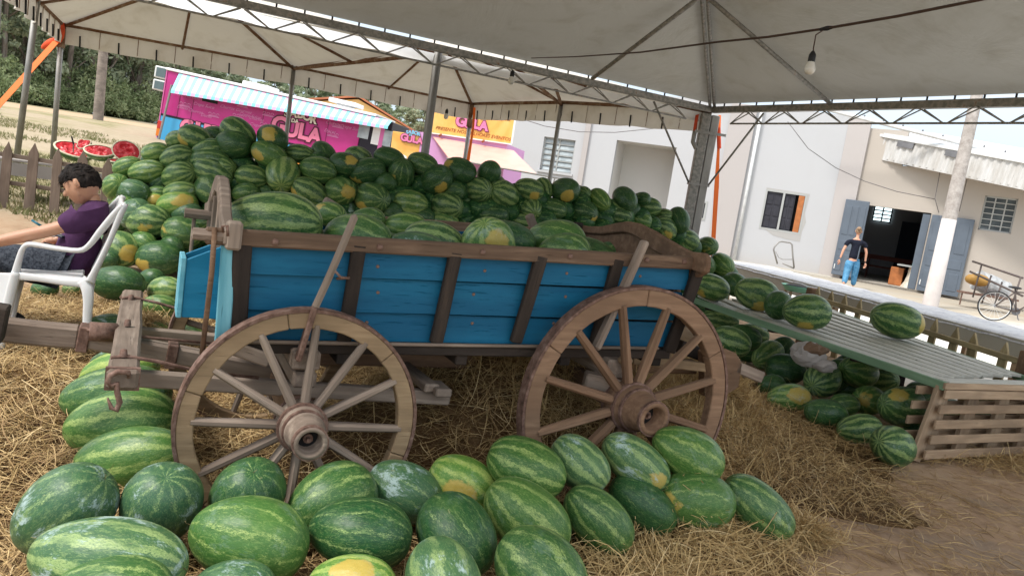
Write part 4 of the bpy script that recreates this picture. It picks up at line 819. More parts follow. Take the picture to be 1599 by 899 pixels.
rod('tie_rod', [(EU - .04, .04, EZ + .02), (EU, .05, EZ + .025), (EU + .10, .05, EZ + .01), (EU + .24, .12, EZ - .04), (EU + .45, .2, EZ - .08)], .007, 'rusty_iron', cart, 6)
rod('tie_rod', [(EU - .04, 1.0, EZ + .03), (EU, 1.02, EZ + .035), (EU + .10, 1.0, EZ + .02), (EU + .30, .95, EZ - .02)], .007, 'rusty_iron', cart, 6)
hv = -.13
rod('draught_hook', [(EU + .02, hv + .06, EZ - .02)] + [cw(x, y, hv) for x, y in ((200, 581), (184, 580), (172, 586), (168, 596), (174, 602), (182, 598), (183, 612), (187, 628), (182, 640), (174, 637), (168, 621))], [.007, .008, .009, .009, .009, .009, .009, .009, .009, .009, .007, .003], 'rusty_iron', cart, 8)
rod('draught_hook', [cw(x, y, 1.25) for x, y in ((205, 458), (194, 457), (189, 464), (194, 470), (198, 478), (196, 492))], .008, 'rusty_iron', cart, 8)
kid('iron_strap', MB().box((EU, -.075, EZ - .015), (.10, .02, .073)), 'rusty_iron', cart)
beam('yoke_block', cw(-30, 500, PV - .1), cw(10, 506, PV - .1), .09, .13, 'dark_wood', cart, bevel=.006)
# ------------------------------------------------------------------ tents
TZ = 3.0
TP1, TP2, TP3, TP4, TPB, TP5 = [at_z(x, y, TZ) for x, y in ((97, 38), (459, 104), (738, 162), (877, 160), (1112, 172), (685, 78))]
TU_ = Vector((.905, .425, 0)); TV = Vector((.46, -.888, 0))
TP0 = TP1 + Vector((2.2, -4.8, 0)); TPL = at_z(58, 0, TZ)
AP2 = at_d(692, 58, 13.7); AP1 = at_d(306, -36, 12.3)
def quadpatch(name, tri, mat, parent, sag=.06, n=8):
    a, b, c = [Vector(t) for t in tri]; m = MB(); vs = []; fs = []; idx = {}
    for i in range(n + 1):
        for j in range(n + 1 - i):
            u, v = i / n, j / n; w_ = 1 - u - v; p = a * w_ + b * u + c * v; p.z -= sag * 27 * u * v * w_ * (1 if sag else 0) + .012 * noise.noise(p * 1.7) * (u * v * w_ > 0)
            idx[i, j] = len(vs); vs.append(p)
    for i in range(n):
        for j in range(n - i):
            fs.append((idx[i, j], idx[i + 1, j], idx[i, j + 1]))
            if i + j < n - 1: fs.append((idx[i + 1, j], idx[i + 1, j + 1], idx[i, j + 1]))
    m.add(vs, fs); return kid(name, m, mat, parent, smooth=True)
def loc_thing(name, label, cat, base, group=None): return thing(name, label, cat, base, (0, 0, 0), group)
# far tent: two pyramid bays over rusty ribs
ftn = thing('party_tent', 'far beige party tent with rusty ribs and a hanging valance over the pile', 'tent')
TQ = [TP0, TP1, TP2, TP5]
for bay, apx in ((([TP1, TP2, TP5, TP0]), AP1), (([TP2, TP3, TPB, TP5]), AP2)):
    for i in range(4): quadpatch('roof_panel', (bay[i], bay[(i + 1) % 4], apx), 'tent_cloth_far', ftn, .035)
    for i in range(4):
        d = Vector((0, 0, -.05)); rod('rib', [bay[i] + d, apx + d], .028, 'rib_rust', ftn, 8)
        mid = (bay[i] + bay[(i + 1) % 4]) / 2
        rod('rib', [mid + d, apx + d], .022, 'rib_rust', ftn, 8)
rod('rib', [TP2 - Vector((0, 0, .05)), TP5 + (TP0 - TP5) * .0 - Vector((0, 0, .05))], .03, 'rib_rust', ftn, 8)
for px, py in ((800, 102), (862, 121)): rod('rib', [TP4 - Vector((0, 0, .04)), at_z(px, py, 3.06)], .028, 'rib_rust', ftn, 8)
def valance(a, b, parent, h=.34, mat='valance_cloth'):
    Ln = (b - a).length; n_ = int(Ln / .12); vs = []; fs = []; dirn = (b - a).normalized(); nn = Vector((-dirn.y, dirn.x, 0))
    for i in range(n_ + 1):
        t = i / n_; s_ = t * Ln
        for k in range(4):
            q = a + (b - a) * t + Vector((0, 0, .03 - (h + .03) * k / 3)) + nn * (.012 * math.sin(s_ * 9 + k) + .012 * noise.noise(Vector((s_ * 2, k, 1)))) * k
            if k == 3: q.z += .008 * math.sin(s_ * 5.2)
            vs.append(q)
    for i in range(n_):
        for k in range(3): fs.append((i * 4 + k, i * 4 + k + 1, i * 4 + 5 + k, i * 4 + 4 + k))
    kid('valance', MB().add(vs, fs), mat, parent, smooth=True)
    c = .3; tm = MB().tube([Vector((0, 0, -h * .45)), Vector((.01, 0, -h * 1.02))], .014, 5).mesh('tie'); sm2 = MB().tube([Vector((0, 0, -.02)), Vector((0, 0, -h + .02))], .006, 4).mesh('seam')
    while c < Ln: kid('tie', tm, 'black_tie', parent, a + dirn * c - nn * .03); c += .62
    c = .61
    while c < Ln: kid('seam', sm2, 'rib_rust', parent, a + dirn * c - nn * .012); c += .62
    rod('eave_tube', [a, b], .032, 'rib_rust', parent, 8)
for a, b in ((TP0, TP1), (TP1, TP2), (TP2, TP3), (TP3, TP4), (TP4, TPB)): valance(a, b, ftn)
def post(P, zb_, r, parent, mat='galvanised', name='post'): rod(name, [Vector((P.x, P.y, TZ)), Vector((P.x, P.y, zb_))], r, mat, parent, 12)
post(TP0, .2, .045, ftn); rod('post', [TPL, at_d(22, 279, 11.7)], .045, 'galvanised', ftn, 12); post(TP1, .54, .045, ftn); post(TP2, 0, .04, ftn); post(TP3, 0, .045, ftn); post(TP4, 0, .04, ftn); post(TP5, 0, .055, ftn)
kid('corner_bracket', MB().tube([TP3 + Vector((0, 0, .05)), TP3 - Vector((0, 0, .5))], .07, 8), 'rib_rust', ftn)
kid('corner_bracket', MB().tube([TP1 + Vector((0, 0, .05)), TP1 - Vector((0, 0, .4))], .07, 8), 'rib_rust', ftn)
# near tent
ntn = thing('party_tent', 'near grey canopy tent at the top right with lattice edge beams and knee braces', 'tent')
NL = 9.0
cB = TPB; cL = TPB - TU_ * NL; cR = TPB + (at_z(1599, 160, TZ) - TPB).normalized() * NL; cX = cL + (cR - TPB)
AB = (cB + cX) / 2; AB.z = 4.75
# keep the hip line over the post: apex sits where the picture's upright rafter points
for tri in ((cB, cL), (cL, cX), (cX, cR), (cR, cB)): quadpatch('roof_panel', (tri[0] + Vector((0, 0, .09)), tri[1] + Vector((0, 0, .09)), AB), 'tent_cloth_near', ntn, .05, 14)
for c_ in (cB, cL, cR, cX): 
    for k in (-1, 1): rod('hip_rafter', [c_ + Vector((.035 * k, 0, .02)), AB + Vector((.035 * k, 0, -.08))], .024, 'truss_steel', ntn, 8)
def edge(a, b, parent, lower=.21, cloth_side=None):
    d = (b - a).normalized(); Ln = (b - a).length
    beam('edge_beam', a + Vector((0, 0, .0)), b + Vector((0, 0, .0)), .09, .09, 'truss_steel', parent, bevel=.006)
    c = .25; lm = MB().tube([Vector((0, 0, .05)), Vector((0, 0, .10))], .012, 5).mesh('lacing')
    while c < Ln: kid('lacing', lm, 'black_tie', parent, a + d * c); c += .33
    rod('truss_chord', [a + d * .45 + Vector((0, 0, -lower)), b + Vector((0, 0, -lower))], .013, 'truss_steel', parent, 6)
    m = MB(); c = .45; up = False; nn = Vector((-d.y, d.x, 0)) * .05
    while c + .38 < Ln:
        for s in (-1, 1):
            p = a + d * c + Vector((0, 0, -.04)) + nn * s * (1 if up else .2); q = a + d * (c + .34) + Vector((0, 0, -lower)); 
            m.tube([a + d * c + Vector((0, 0, -lower)), a + d * (c + .30) + nn * s + Vector((0, 0, -.045))], .009, 5); m.tube([a + d * (c + .34) + nn * s + Vector((0, 0, -.045)), a + d * (c + .64) + Vector((0, 0, -lower))], .009, 5)
        c += .68
    kid('truss_web', m, 'truss_steel', parent)
edge(cB, cL, ntn); edge(cB, cR, ntn); edge(cL, cX, ntn); edge(cR, cX, ntn)
# gutter cloth between the two tents
gut = thing('rain_gutter', 'bright translucent white gutter cloth slung along the beam between the two tents', 'gutter')
dg = (cL - cB).normalized(); nn = Vector((-dg.y, dg.x, 0)); nn = nn if nn.y > 0 else -nn; vs = []; fs = []; N = 70
for i in range(N + 1):
    p = cB + dg * (NL * i / N)
    for k in range(6):
        t = k / 5; q = p + nn * (.08 + .26 * t) + Vector((0, 0, -.06 - .13 * math.sin(math.pi * min(1, t * 1.0)) * (1 + .12 * math.sin(i * .9)) + .04 * t)); vs.append(q)
for i in range(N):
    for k in range(5): fs.append((i * 6 + k, i * 6 + k + 1, i * 6 + 7 + k, i * 6 + 6 + k))
kid('gutter_sheet', MB().add(vs, fs), 'gutter_cloth', gut, smooth=True)
# corner post of the near tent, two profiles side by side
P = cB.copy(); P.z = 0
pst = thing('tent_post', 'thick twin steel corner post where both tents meet, right of the pile', 'post', P)
kid('post_profile', MB().bx((-.15, -.07, 0), (-.005, .07, 2.94)), 'truss_steel', pst, bevel=.01); kid('post_profile', MB().bx((.005, -.06, 0), (.13, .06, 2.92)), 'galvanised', pst, bevel=.01)
kid('collar', MB().bx((-.17, -.085, 1.83), (.15, .085, 1.86)).bx((-.22, -.09, 2.62), (.26, -.075, 2.66)), 'galvanised', pst)
d1 = (at_z(1300, 167, TZ) - cB).normalized()
for dd, s in ((dg, -.16), (d1, .14)): rod('brace', [Vector((s, -.02, 1.85)), Vector((s, -.02, 0)) * .0 + dd * 1.08 + Vector((0, -.02, 2.93))], .016, 'truss_steel', pst, 6)
# knee braces lying under the roof cloth
hp = cB + (AB - cB) * .52
for (px, py), zz in (((925, 123), 3.0), ((1305, 169), 3.0)):
    e = at_z(px, py, zz); t = at_pl(1113 if px < 1000 else 1122, 36, cB, Vector(((AB - cB).y, -(AB - cB).x, 0)).normalized()) if False else hp
    for k in (-1, 1): rod('knee_brace', [e, t + Vector((0, 0, -.06 + .0 * k))], .028, 'truss_steel', ntn, 8) if k == 1 else None
# straps
def strap(name, pts, w_, mat, label):
    o = MB(); vs = []; fs = []
    for i, (p, ww) in enumerate(zip(pts, w_)):
        side = Vector((1, .1, 0)).normalized() * ww / 2; th = Vector((0, .004, 0)); vs += [p - side - th, p + side - th, p + side + th, p - side + th]
    for i in range(len(pts) - 1):
        for k in range(4): fs.append((i * 4 + k, i * 4 + (k + 1) % 4, i * 4 + 4 + (k + 1) % 4, i * 4 + 4 + k))
    return tag(kid(name, o.add(vs, fs), mat), label, 'strap', 'orange ratchet straps')
st1 = strap('ratchet_strap', [at_d(1124, 180, 12.0), at_d(1122, 230, 12.0), at_d(1119, 290, 12.0), at_d(1114, 372, 12.0), at_d(1111, 440, 12.0)], [.04, .04, .075, .07, .05], 'orange_strap', 'long orange strap hanging to the right of the thick tent post')
st2 = strap('ratchet_strap', [at_d(1089, 178, 11.9), at_d(1086, 195, 11.9), at_d(1083, 212, 11.9)], [.05, .05, .04], 'orange_red_strap', 'short orange strap with a ratchet hanging left of the thick tent post')
kid('ratchet', MB().tube([at_d(1085, 205, 11.88), at_d(1082, 222, 11.88), at_d(1087, 232, 11.88)], .035, 6), 'galvanised', st2); kid('ratchet', MB().tube([at_d(1122, 200, 11.97), at_d(1123, 232, 11.97)], .032, 6), 'orange_red_strap', st1)
strap('ratchet_strap', [at_d(741, 168, 15.9), at_d(739, 200, 15.8), at_d(729, 262, 15.0)], [.05, .04, .07], 'orange_strap', 'orange strap tied to the far middle tent pole before the banner')
# taut strap from the left corner of the far tent
A = TP1 + Vector((.0, -.06, -.25)); B = at_d(-22, 186, 12.6); sd_ = (B - A).cross(Vector((0, 1, 0))).normalized() * .05
s3 = kid('ratchet_strap', MB().add([A - sd_, A + sd_, B + sd_, B - sd_] + [q + Vector((0, .01, 0)) for q in (A - sd_, A + sd_, B + sd_, B - sd_)], [(0, 1, 2, 3), (7, 6, 5, 4), (0, 4, 5, 1), (1, 5, 6, 2), (2, 6, 7, 3), (3, 7, 4, 0)]), 'orange_strap')
tag(s3, 'taut orange strap running down to the left from the far tent corner', 'strap', 'orange ratchet straps')
kid('knot', MB().ell(A + Vector((0, -.02, .12)), (.10, .08, .22)).ell(A + Vector((-.16, -.02, -.12)), (.16, .05, .06), rot=Matrix.Rotation(-.7, 3, 'Y')), 'orange_red_strap', s3, smooth=True)
# bulbs and wires
def bulb(px, py, d, s, label, wire=None):
    P = at_d(px, py, d); t = thing('light_bulb', label, 'bulb', P, group='bare bulbs hanging under the tents')
    kid('bulb_glass', MB().lathe([(.001, -.062), (.018, -.058), (.029, -.045), (.032, -.03), (.028, -.012), (.020, .008), (.017, .02)], 16), 'bulb_glass', t, smooth=True, scale=(s, s, s))
    kid('socket', MB().lathe([(.0175, .0), (.021, .02), (.020, .05), (.012, .066), (.004, .075)], 12), 'bulb_black', t, smooth=True, scale=(s, s, s))
    if wire: rod('wire', [Vector((0, 0, .07 * s))] + [at_d(x, y, d) - P for x, y in wire], .0028, 'cable', t, 5)
bulb(1266, 100, 3.2, .72, 'bare white bulb in a black socket hanging under the near tent', [(1270, 76), (1274, 55), (1288, 46)])
bulb(799, 122, 8.0, 1.1, 'small bare bulb hanging in front of the far tent roof, left of the canopy corner')
bulb(697, 179, 15, 1.5, 'bulb dangling below the valance over the orange banner')
wr = []
for x, y, d in ((830, 91, 9.8), (900, 89, 7.2), (1000, 82, 5.2), (1120, 66, 4.1), (1200, 58, 3.6), (1288, 45, 3.2), (1400, 26, 2.85), (1530, 0, 2.6), (1640, -25, 2.4)): wr.append(at_d(x, y, d))
wq = rod('overhead_cable', wr, .0055, 'cable', None, 6); tag(wq, 'twisted brown cable running across under the near tent roof and carrying a bulb', 'cable')
kid('tape_joint', MB().tube([at_d(1280, 46.5, 3.21), at_d(1292, 44.5, 3.19), at_d(1300, 43, 3.16)], [.006, .010, .006], 6), 'black_tie', wq)
# ------------------------------------------------------------------ text helper: letters become solid meshes
def letters(txt, size, ext=.004, off=0.0, shear=0.0, space=1.0):
    c = bpy.data.curves.new('t', 'FONT'); c.body = txt; c.size = size; c.extrude = ext; c.offset = off; c.align_x = 'CENTER'; c.align_y = 'CENTER'; c.shear = shear; c.space_character = space; c.resolution_u = 3
    o = bpy.data.objects.new('t', c); COL.objects.link(o); dg_ = bpy.context.evaluated_depsgraph_get(); dg_.update()
    me = bpy.data.meshes.new_from_object(o.evaluated_get(dg_)); bpy.data.objects.remove(o); return me
def put_text(txt, size, mat, parent, x, z, y=0, name='lettering', off=0, shear=0, rz=0, ry=0, ext=.004, space=1.0):
    me = letters(txt, size, ext, off, shear, space); me.materials.clear()
    o = kid(name, me, mat, parent, (x, y, z)); o.rotation_euler = (math.pi / 2, ry, rz); return o
def logo(parent, cx, cz, s, y, white='letter_white', pink='letter_pink', dark='letter_dark', ry=0):
    """SABOR / DA / GULA in fat outlined letters"""
    c, sn = math.cos(-ry), math.sin(-ry)
    def off(dx, dz): return cx + (dx * c - dz * sn) * s, cz + (dx * sn + dz * c) * s
    def one(t, size, dx, dz, m, o1, o2, dy):
        x, z = off(dx, dz); put_text(t, size * s, dark, parent, x, z, y - .006 - dy, 'lettering_outline', o2 * s, ry=ry); put_text(t, size * s, m, parent, x, z, y - .016 - dy, 'lettering', o1 * s, ry=ry)
    for i, (ch, dx, dz) in enumerate(zip('SABOR', (-.52, -.27, .0, .27, .53), (.50, .56, .58, .55, .49))): one(ch, .42, dx, dz, white, .018, .05, .001 * i)
    one('DA', .20, -.16, .30, white, .008, .03, .008)
    for i, (ch, dx, dz, sz) in enumerate(zip('GULA', (-.72, -.22, .24, .70), (.0, -.06, -.04, -.10), (.86, .78, .78, .74))): one(ch, sz, dx, dz, pink, .035, .085, .012 + .001 * i)
# ------------------------------------------------------------------ food trailer
BL, BR_ = at_d(262, 110, 26.0), at_d(625, 191, 25.4); TL_ = (BR_ - BL).length; RT = frame(BR_ - BL)
tr = thing('food_trailer', 'pink and blue food trailer with a striped awning parked behind the pile', 'trailer', BL, RT.to_euler())
def tl(px, py, y=0):
    nrm = -RT.col[1]; q = at_pl(px, py, BL - nrm * y, nrm) - BL; return q.dot(RT.col[0]), q.dot(RT.col[2])
zt_ = 0
zr = zt_; zmid = tl(262, 181)[1]; zlow = tl(255, 222)[1]
kid('trailer_wall', MB().bx((0, 0, zmid), (TL_ * .845, 2.4, zr)), 'pink_vinyl', tr, bevel=.02); kid('lower_panel', MB().bx((0, -.004, zlow - .5), (TL_ * .845, 2.404, zmid - .004)), 'cyan_vinyl', tr, bevel=.02)
kid('chassis', MB().bx((.3, .1, zlow - .75), (TL_ * .84, 2.3, zlow - .5)), 'black_tie', tr)
for wx in (TL_ * .3, TL_ * .42): kid('wheel', MB().lathe([(.001, -.02), (.2, -.02), (.38, 0), (.40, .1), (.38, .2), (.001, .2)], 24, axis='Y'), 'tyre_rubber', tr, (wx, -.03, zlow - .75), smooth=True)
kid('rear_panel', MB().bx((-.03, -.02, zlow + .1), (.0, 2.42, zr + .02)), 'light_pink_vinyl', tr)
kid('black_line', MB().bx((.0, -.012, zmid - .035), (TL_ * .845, -.004, zmid + .035)), 'black_line', tr); kid('roof_trim', MB().bx((-.05, -.06, zr), (TL_ * .90, 2.46, zr + .09)), 'roof_trim', tr, bevel=.02)
for (x, y, mt) in ((262, 198, 'tail_red'), (260, 209, 'tail_amber')):
    z = tl(x, y)[1]; kid('tail_light', MB().bx((-.06, -.03, z - .14), (.10, .03, z + .14)), mt, tr, bevel=.01)
kid('corner_pole', MB().tube([(.10, -.2, zlow - .9), (.34, -.2, zr - .45)], .04, 8), 'galvanised', tr)
kid('menu_slot', MB().bx((tl(317, 150)[0], -.02, tl(317, 158)[1]), (tl(340, 160)[0], .01, tl(317, 149)[1])), 'black_tie', tr)
# side lettering
gx0, gz0 = tl(465, 203); logo(tr, gx0, gz0, (tl(507, 200)[0] - tl(421, 190)[0]) / 2.15, -.004, 'letter_cream', 'letter_pink')
for i, ch in enumerate('CHURROS'):
    px = 291 + i * 11.5; x, z = tl(px, 199 + i * 2.6)
    put_text(ch, .62, 'letter_dark', tr, x, z, -.012, 'lettering_outline', .055); put_text(ch, .62, 'letter_pink', tr, x, z, -.022, 'lettering', .03)
scr = [(300, 152, 'Churros Gourmet'), (318, 165, 'Crepe Suico'), (368, 171, 'Churros Gourmet'), (305, 174, 'Churros'), (322, 181, 'Doces'), (390, 181, 'Crepe Suico'), (408, 167, 'Churros Gourmet'), (372, 160, 'Doces'), (398, 195, 'Crepe'), (520, 193, 'Churros'), (548, 200, 'Crepe Suico'), (515, 205, 'Doces'), (470, 212, 'Churros'), (545, 185, 'Doces'), (400, 186, 'Churros'), (285, 168, 'Doces')]
for px, py, t in scr:
    x, z = tl(px, py); put_text(t, .15, 'letter_script', tr, x, z, -.007, shear=.4, ext=.002)
for px, py in ((289, 164), (334, 180), (379, 165), (372, 182), (419, 179), (298, 148), (415, 196), (528, 197), (520, 211), (425, 200), (560, 183)):
    x, z = tl(px, py); m = MB()
    for k in range(3): m.tube([(x - .14 + .14 * k + .05 * math.cos(a), -.008, z + .05 * math.sin(a) + .02) for a in [i * math.pi / 5 for i in range(6)]], .012, 4)
    m.bx((x - .2, -.010, z - .06), (x + .2, -.002, z - .035)); m.bx((x - .16, -.010, z - .02), (x + .16, -.002, z - .005)); kid('cupcake_emblem', m, 'letter_script', tr)
for px in (278, 300, 413, 517): x = tl(px, 170)[0]; kid('panel_seam', MB().bx((x, -.006, zmid), (x + .015, 0, zr - .3)), 'letter_dark', tr)
# awning: sloping strips
za = zr + .0; zb2 = tl(480, 185)[1]; na = 53; aw = tl(612, 190)[0] - .42
for i in range(na):
    x0, x1 = .42 + aw * i / na, .42 + aw * (i + 1) / na; q0, q1 = [.62 - .40 * t for t in (i / na, (i + 1) / na)]
    kid('awning_strip', MB().add([(x0, -.02, za - .02), (x1, -.02, za - .02), (x1, -.34, za - q1), (x0, -.34, za - q0), (x1, -.35, za - q1 - .10), (x0, -.35, za - q0 - .10)], [(0, 1, 2, 3), (3, 2, 4, 5)]), 'awning_cyan' if i % 2 == 0 else 'awning_pink', tr)
zb2 = za - .3
# air conditioners on the tail
for k, (zc, h) in enumerate(((zr - .12, .40), (zr - .55, .36))):
    a = kid('air_conditioner', MB().bx((-.50, .05, zc - h / 2), (-.06, .85, zc + h / 2)), 'ac_white', tr, bevel=.03); kid('grille', MB().bx((-.42, .035, zc - h / 2 + .05), (-.08, .052, zc + h / 2 - .05)), 'ac_grille', a)
kid('roof_vent', MB().bx((TL_ * .28, .7, zr + .08), (TL_ * .40, 1.6, zr + .26)), 'roof_trim', tr, bevel=.03); kid('roof_vent', MB().bx((TL_ * .66, .7, zr + .2), (TL_ * .78, 1.6, zr + .34)).bx((TL_ * .69, .9, zr), (TL_ * .75, 1.4, zr + .2)), 'roof_trim', tr, bevel=.02)
# cab end: windows and door
x0 = TL_ * .845; x1 = tl(612, 200)[0]
kid('cab_wall', MB().bx((x0 + .01, .02, zlow - .4), (x1, 2.3, zr - .05)), 'black_line', tr, bevel=.02)
for (a, b, c_, d_) in ((562, 192, 574, 218), (584, 196, 594, 228), (601, 203, 608, 230)):
    xa, z1 = tl(a, b); xb, z0 = tl(c_, d_); kid('window', MB().bx((xa, -.01, z0), (xb, .03, z1)), 'pale_glass' if a != 584 else 'cup_white', tr); 
kid('pink_pillar', MB().bx((x1 - .35, -.02, zlow - .4), (x1 - .22, .3, zr - .2)), 'light_pink_vinyl', tr); kid('step_panel', MB().bx((x0 + .1, -.03, zlow - .45), (x1 - .4, .01, zlow - .1)), 'cyan_vinyl', tr)
rod('awning_arm', [(x1 - .25, -.05, zlow + .15), (TL_ * 1.10, -.75, zb2 - .1)], .03, 'galvanised', tr, 6)
kid('bunting_box', MB().bx((tl(440, 221)[0], -.10, zmid - .62), (tl(489, 230)[0], -.02, zmid - .18)), 'amber_panel', tr)
# banner stand behind the right end
def board(name, label, cat, tlp, brp, d, mat, thick=.05, base=0):
    """upright panel from two picture corners at depth d, facing the camera side"""
    a = at_d(*tlp, d); b = at_d(*brp, d); w_ = abs(b.x - a.x); h_ = abs(a.z - b.z); c = (a + b) / 2
    t = thing(name, label, cat, (c.x, c.y, c.z)); kid('panel', MB().bx((-w_ / 2, 0, -h_ / 2), (w_ / 2, thick, h_ / 2)), mat, t, bevel=.01); return t, w_, h_
bn, bw, bh = board('banner', 'small orange upright banner with pink lettering and snack pictures between trailer and stall', 'banner', (614, 205), (667, 262), 20.5, 'orange_sign')
[kid('post', MB().bx((x, .0, -2.4), (x + .05, .05, -bh / 2)), 'galvanised', bn) for x in (-bw / 2, bw / 2 - .05)]
logo(bn, .02, .28, .30, -.012, 'sign_blue', 'sign_pink', 'sign_purple', rad(0))
for k in range(5): kid('snack_print', MB().lathe([(.001, 0), (.07, 0), (.05, .10), (.001, .12)], 12, axis='X'), ('dog_red', 'cup_white', 'dog_red', 'letter_cream', 'dog_red')[k], bn, (-.33 + .16 * k, -.02, -.28 + .05 * (k % 2)), (0, .2, 0)).scale = (1, .15, 1)
# lilac stall with the big banner
S0, S1 = at_d(668, 205, 20.4), at_d(800, 232, 20.0)
st = thing('snack_stall', 'lilac snack stall with a salmon awning and a wide orange banner on top', 'stall', (S0.x, S0.y, 0), (0, 0, math.atan2(S1.y - S0.y, S1.x - S0.x)))
SW = (Vector((S1.x, S1.y, 0)) - Vector((S0.x, S0.y, 0))).length; sy = math.atan2(S1.y - S0.y, S1.x - S0.x)
def sl_(px, py):
    nrm = Vector((math.sin(sy), -math.cos(sy), 0)); q = at_pl(px, py, Vector((S0.x, S0.y, 0)), nrm) - Vector((S0.x, S0.y, 0)); return q.x * math.cos(sy) + q.y * math.sin(sy), q.z
z_b = sl_(672, 207)[1]; z_t = sl_(678, 168)[1]; x_l = sl_(676, 190)[0]; x_r = sl_(802, 200)[0]
kid('wall', MB().bx((-.25, 0, -.2), (SW - .15, 2.5, z_b - .02)), 'lilac_wall', st); kid('banner_panel', MB().bx((x_l, -.06, z_b), (x_r, -.02, z_t + .25)), 'orange_sign', st, bevel=.005)
kid('banner_frame', MB().bx((x_l - .03, -.08, z_b - .03), (x_r + .03, -.0, z_b)).bx((x_r, -.08, z_b), (x_r + .04, .0, z_t + .25)), 'letter_white', st)
lx, lz = sl_(739, 195); logo(st, lx, lz + .03, .44, -.065, 'letter_white', 'sign_pink', 'sign_purple')
tx, tz_ = sl_(738, 209); put_text('PRESENTE NOS MELHORES EVENTOS', .122, 'sign_brown', st, tx + .02, z_b + .12, -.064, shear=.25, ry=.02, space=1.02)
put_text('Quem prova', .13, 'sign_brown', st, x_l + .42, z_b + .78, -.064, shear=.4); put_text('não esquece', .11, 'sign_brown', st, x_r - .38, z_b + .60, -.064, shear=.3)
for px in (690, 758): x = sl_(px, 210)[0]; kid('lamp_bracket', MB().tube([(x, -.06, z_b - .02), (x, -.2, z_b - .06)], .03, 6), 'sign_brown', st)
ax0, az0 = sl_(676, 212); ax1, az1 = sl_(797, 232); P_ = [(ax0 + .02, -.03, z_b - .10), (SW + .05, -.03, z_b - .16), (SW + 1.0, -1.5, z_b - .70), (ax0 + .95, -1.5, z_b - .62)]
kid('awning', MB().add(P_ + [(a, b, c - .02) for a, b, c in P_], [(0, 1, 2, 3), (7, 6, 5, 4), (0, 4, 5, 1), (1, 5, 6, 2), (2, 6, 7, 3), (3, 7, 4, 0)]), 'awning_salmon', st)
rod('awning_bar', [(ax0 + .9, -1.5, z_b - .64), (SW + 1.6, -1.5, z_b - .73)], .02, 'galvanised', st, 6); kid('awning_bracket', MB().tube([(SW + 1.55, -1.5, z_b - .73), (SW + 1.5, -1.4, .2)], .018, 6).tube([(SW + 1.45, -1.5, z_b - .73), (SW + 1.2, -1.4, .2)], .018, 6), 'galvanised', st)
# yellow house behind
HA, HP, HB = at_d(490, 155, 44), at_d(560, 151, 44), at_d(655, 200, 44)
hs_ = thing('yellow_house', 'yellow gabled house with a clay tile verge behind the trailer', 'house', (HP.x, HP.y, 0), (0, 0, .17))
kid('wall', MB().prism([(-4.4, 0), (4.4, 0), (4.4, HP.z - 1.9), (0, HP.z - .15), (-4.4, HP.z - 1.1)], 0, 9, 'XZ'), 'yellow_wall', hs_)
rf_ = kid('roof', MB().prism([(-4.9, HP.z - 1.15), (0, HP.z - .05), (5.1, HP.z - 2.2), (5.1, HP.z - 2.10), (0, HP.z + .06), (-4.9, HP.z - 1.05)], -.2, 9.3, 'XZ'), 'roof_tile', hs_)
# ------------------------------------------------------------------ white hall
def wall_grid(name, s0, s1, z0, z1, holes, th, mat, parent, y=0):
    ss_ = sorted({s0, s1, *[h[0] for h in holes], *[h[1] for h in holes]}); zs = sorted({z0, z1, *[h[2] for h in holes], *[h[3] for h in holes]}); m = MB()
    for i in range(len(ss_) - 1):
        run = None
        for j in range(len(zs) - 1):
            c = ((ss_[i] + ss_[i + 1]) / 2, (zs[j] + zs[j + 1]) / 2); inside = any(h[0] < c[0] < h[1] and h[2] < c[1] < h[3] for h in holes)
            if not inside:
                if run is None: run = zs[j]
                end = zs[j + 1]
            if inside or j == len(zs) - 2:
                if run is not None: m.bx((ss_[i], y, run), (ss_[i + 1], y + th, end)); run = None
    return kid(name, m, mat, parent)
WA = rad(-17); WO = Vector((7.6, 27.3, 0))
hall = thing('white_hall', 'long white rendered hall with louvred window, recessed porch and a pinkish corner pilaster', 'building', WO, (0, 0, WA))
def ha(px, py, y=0):
    nrm = Vector((math.sin(WA), -math.cos(WA), 0)); q = at_pl(px, py, WO - nrm * y, nrm) - WO; return q.x * math.cos(WA) + q.y * math.sin(WA), q.z
W1 = (*[ha(*p)[0] for p in ((846, 240), (895, 245))], ha(893, 272)[1], ha(848, 213)[1])
R1 = (ha(950, 300)[0], ha(1048, 280)[0], -.2, ha(958, 218)[1])
V1 = (ha(1087, 328)[0], ha(1100, 328)[0], ha(1094, 340)[1], ha(1094, 316)[1]); W2 = (ha(1190, 330)[0], ha(1255, 335)[0], ha(1220, 362)[1], ha(1225, 299)[1])
SA1 = ha(1322, 300)[0]; ztop = ha(1312, 179)[1]
wall_grid('wall', ha(735, 240)[0], SA1, -.3, ztop, [W1, R1, V1, W2], .25, 'white_wall', hall)
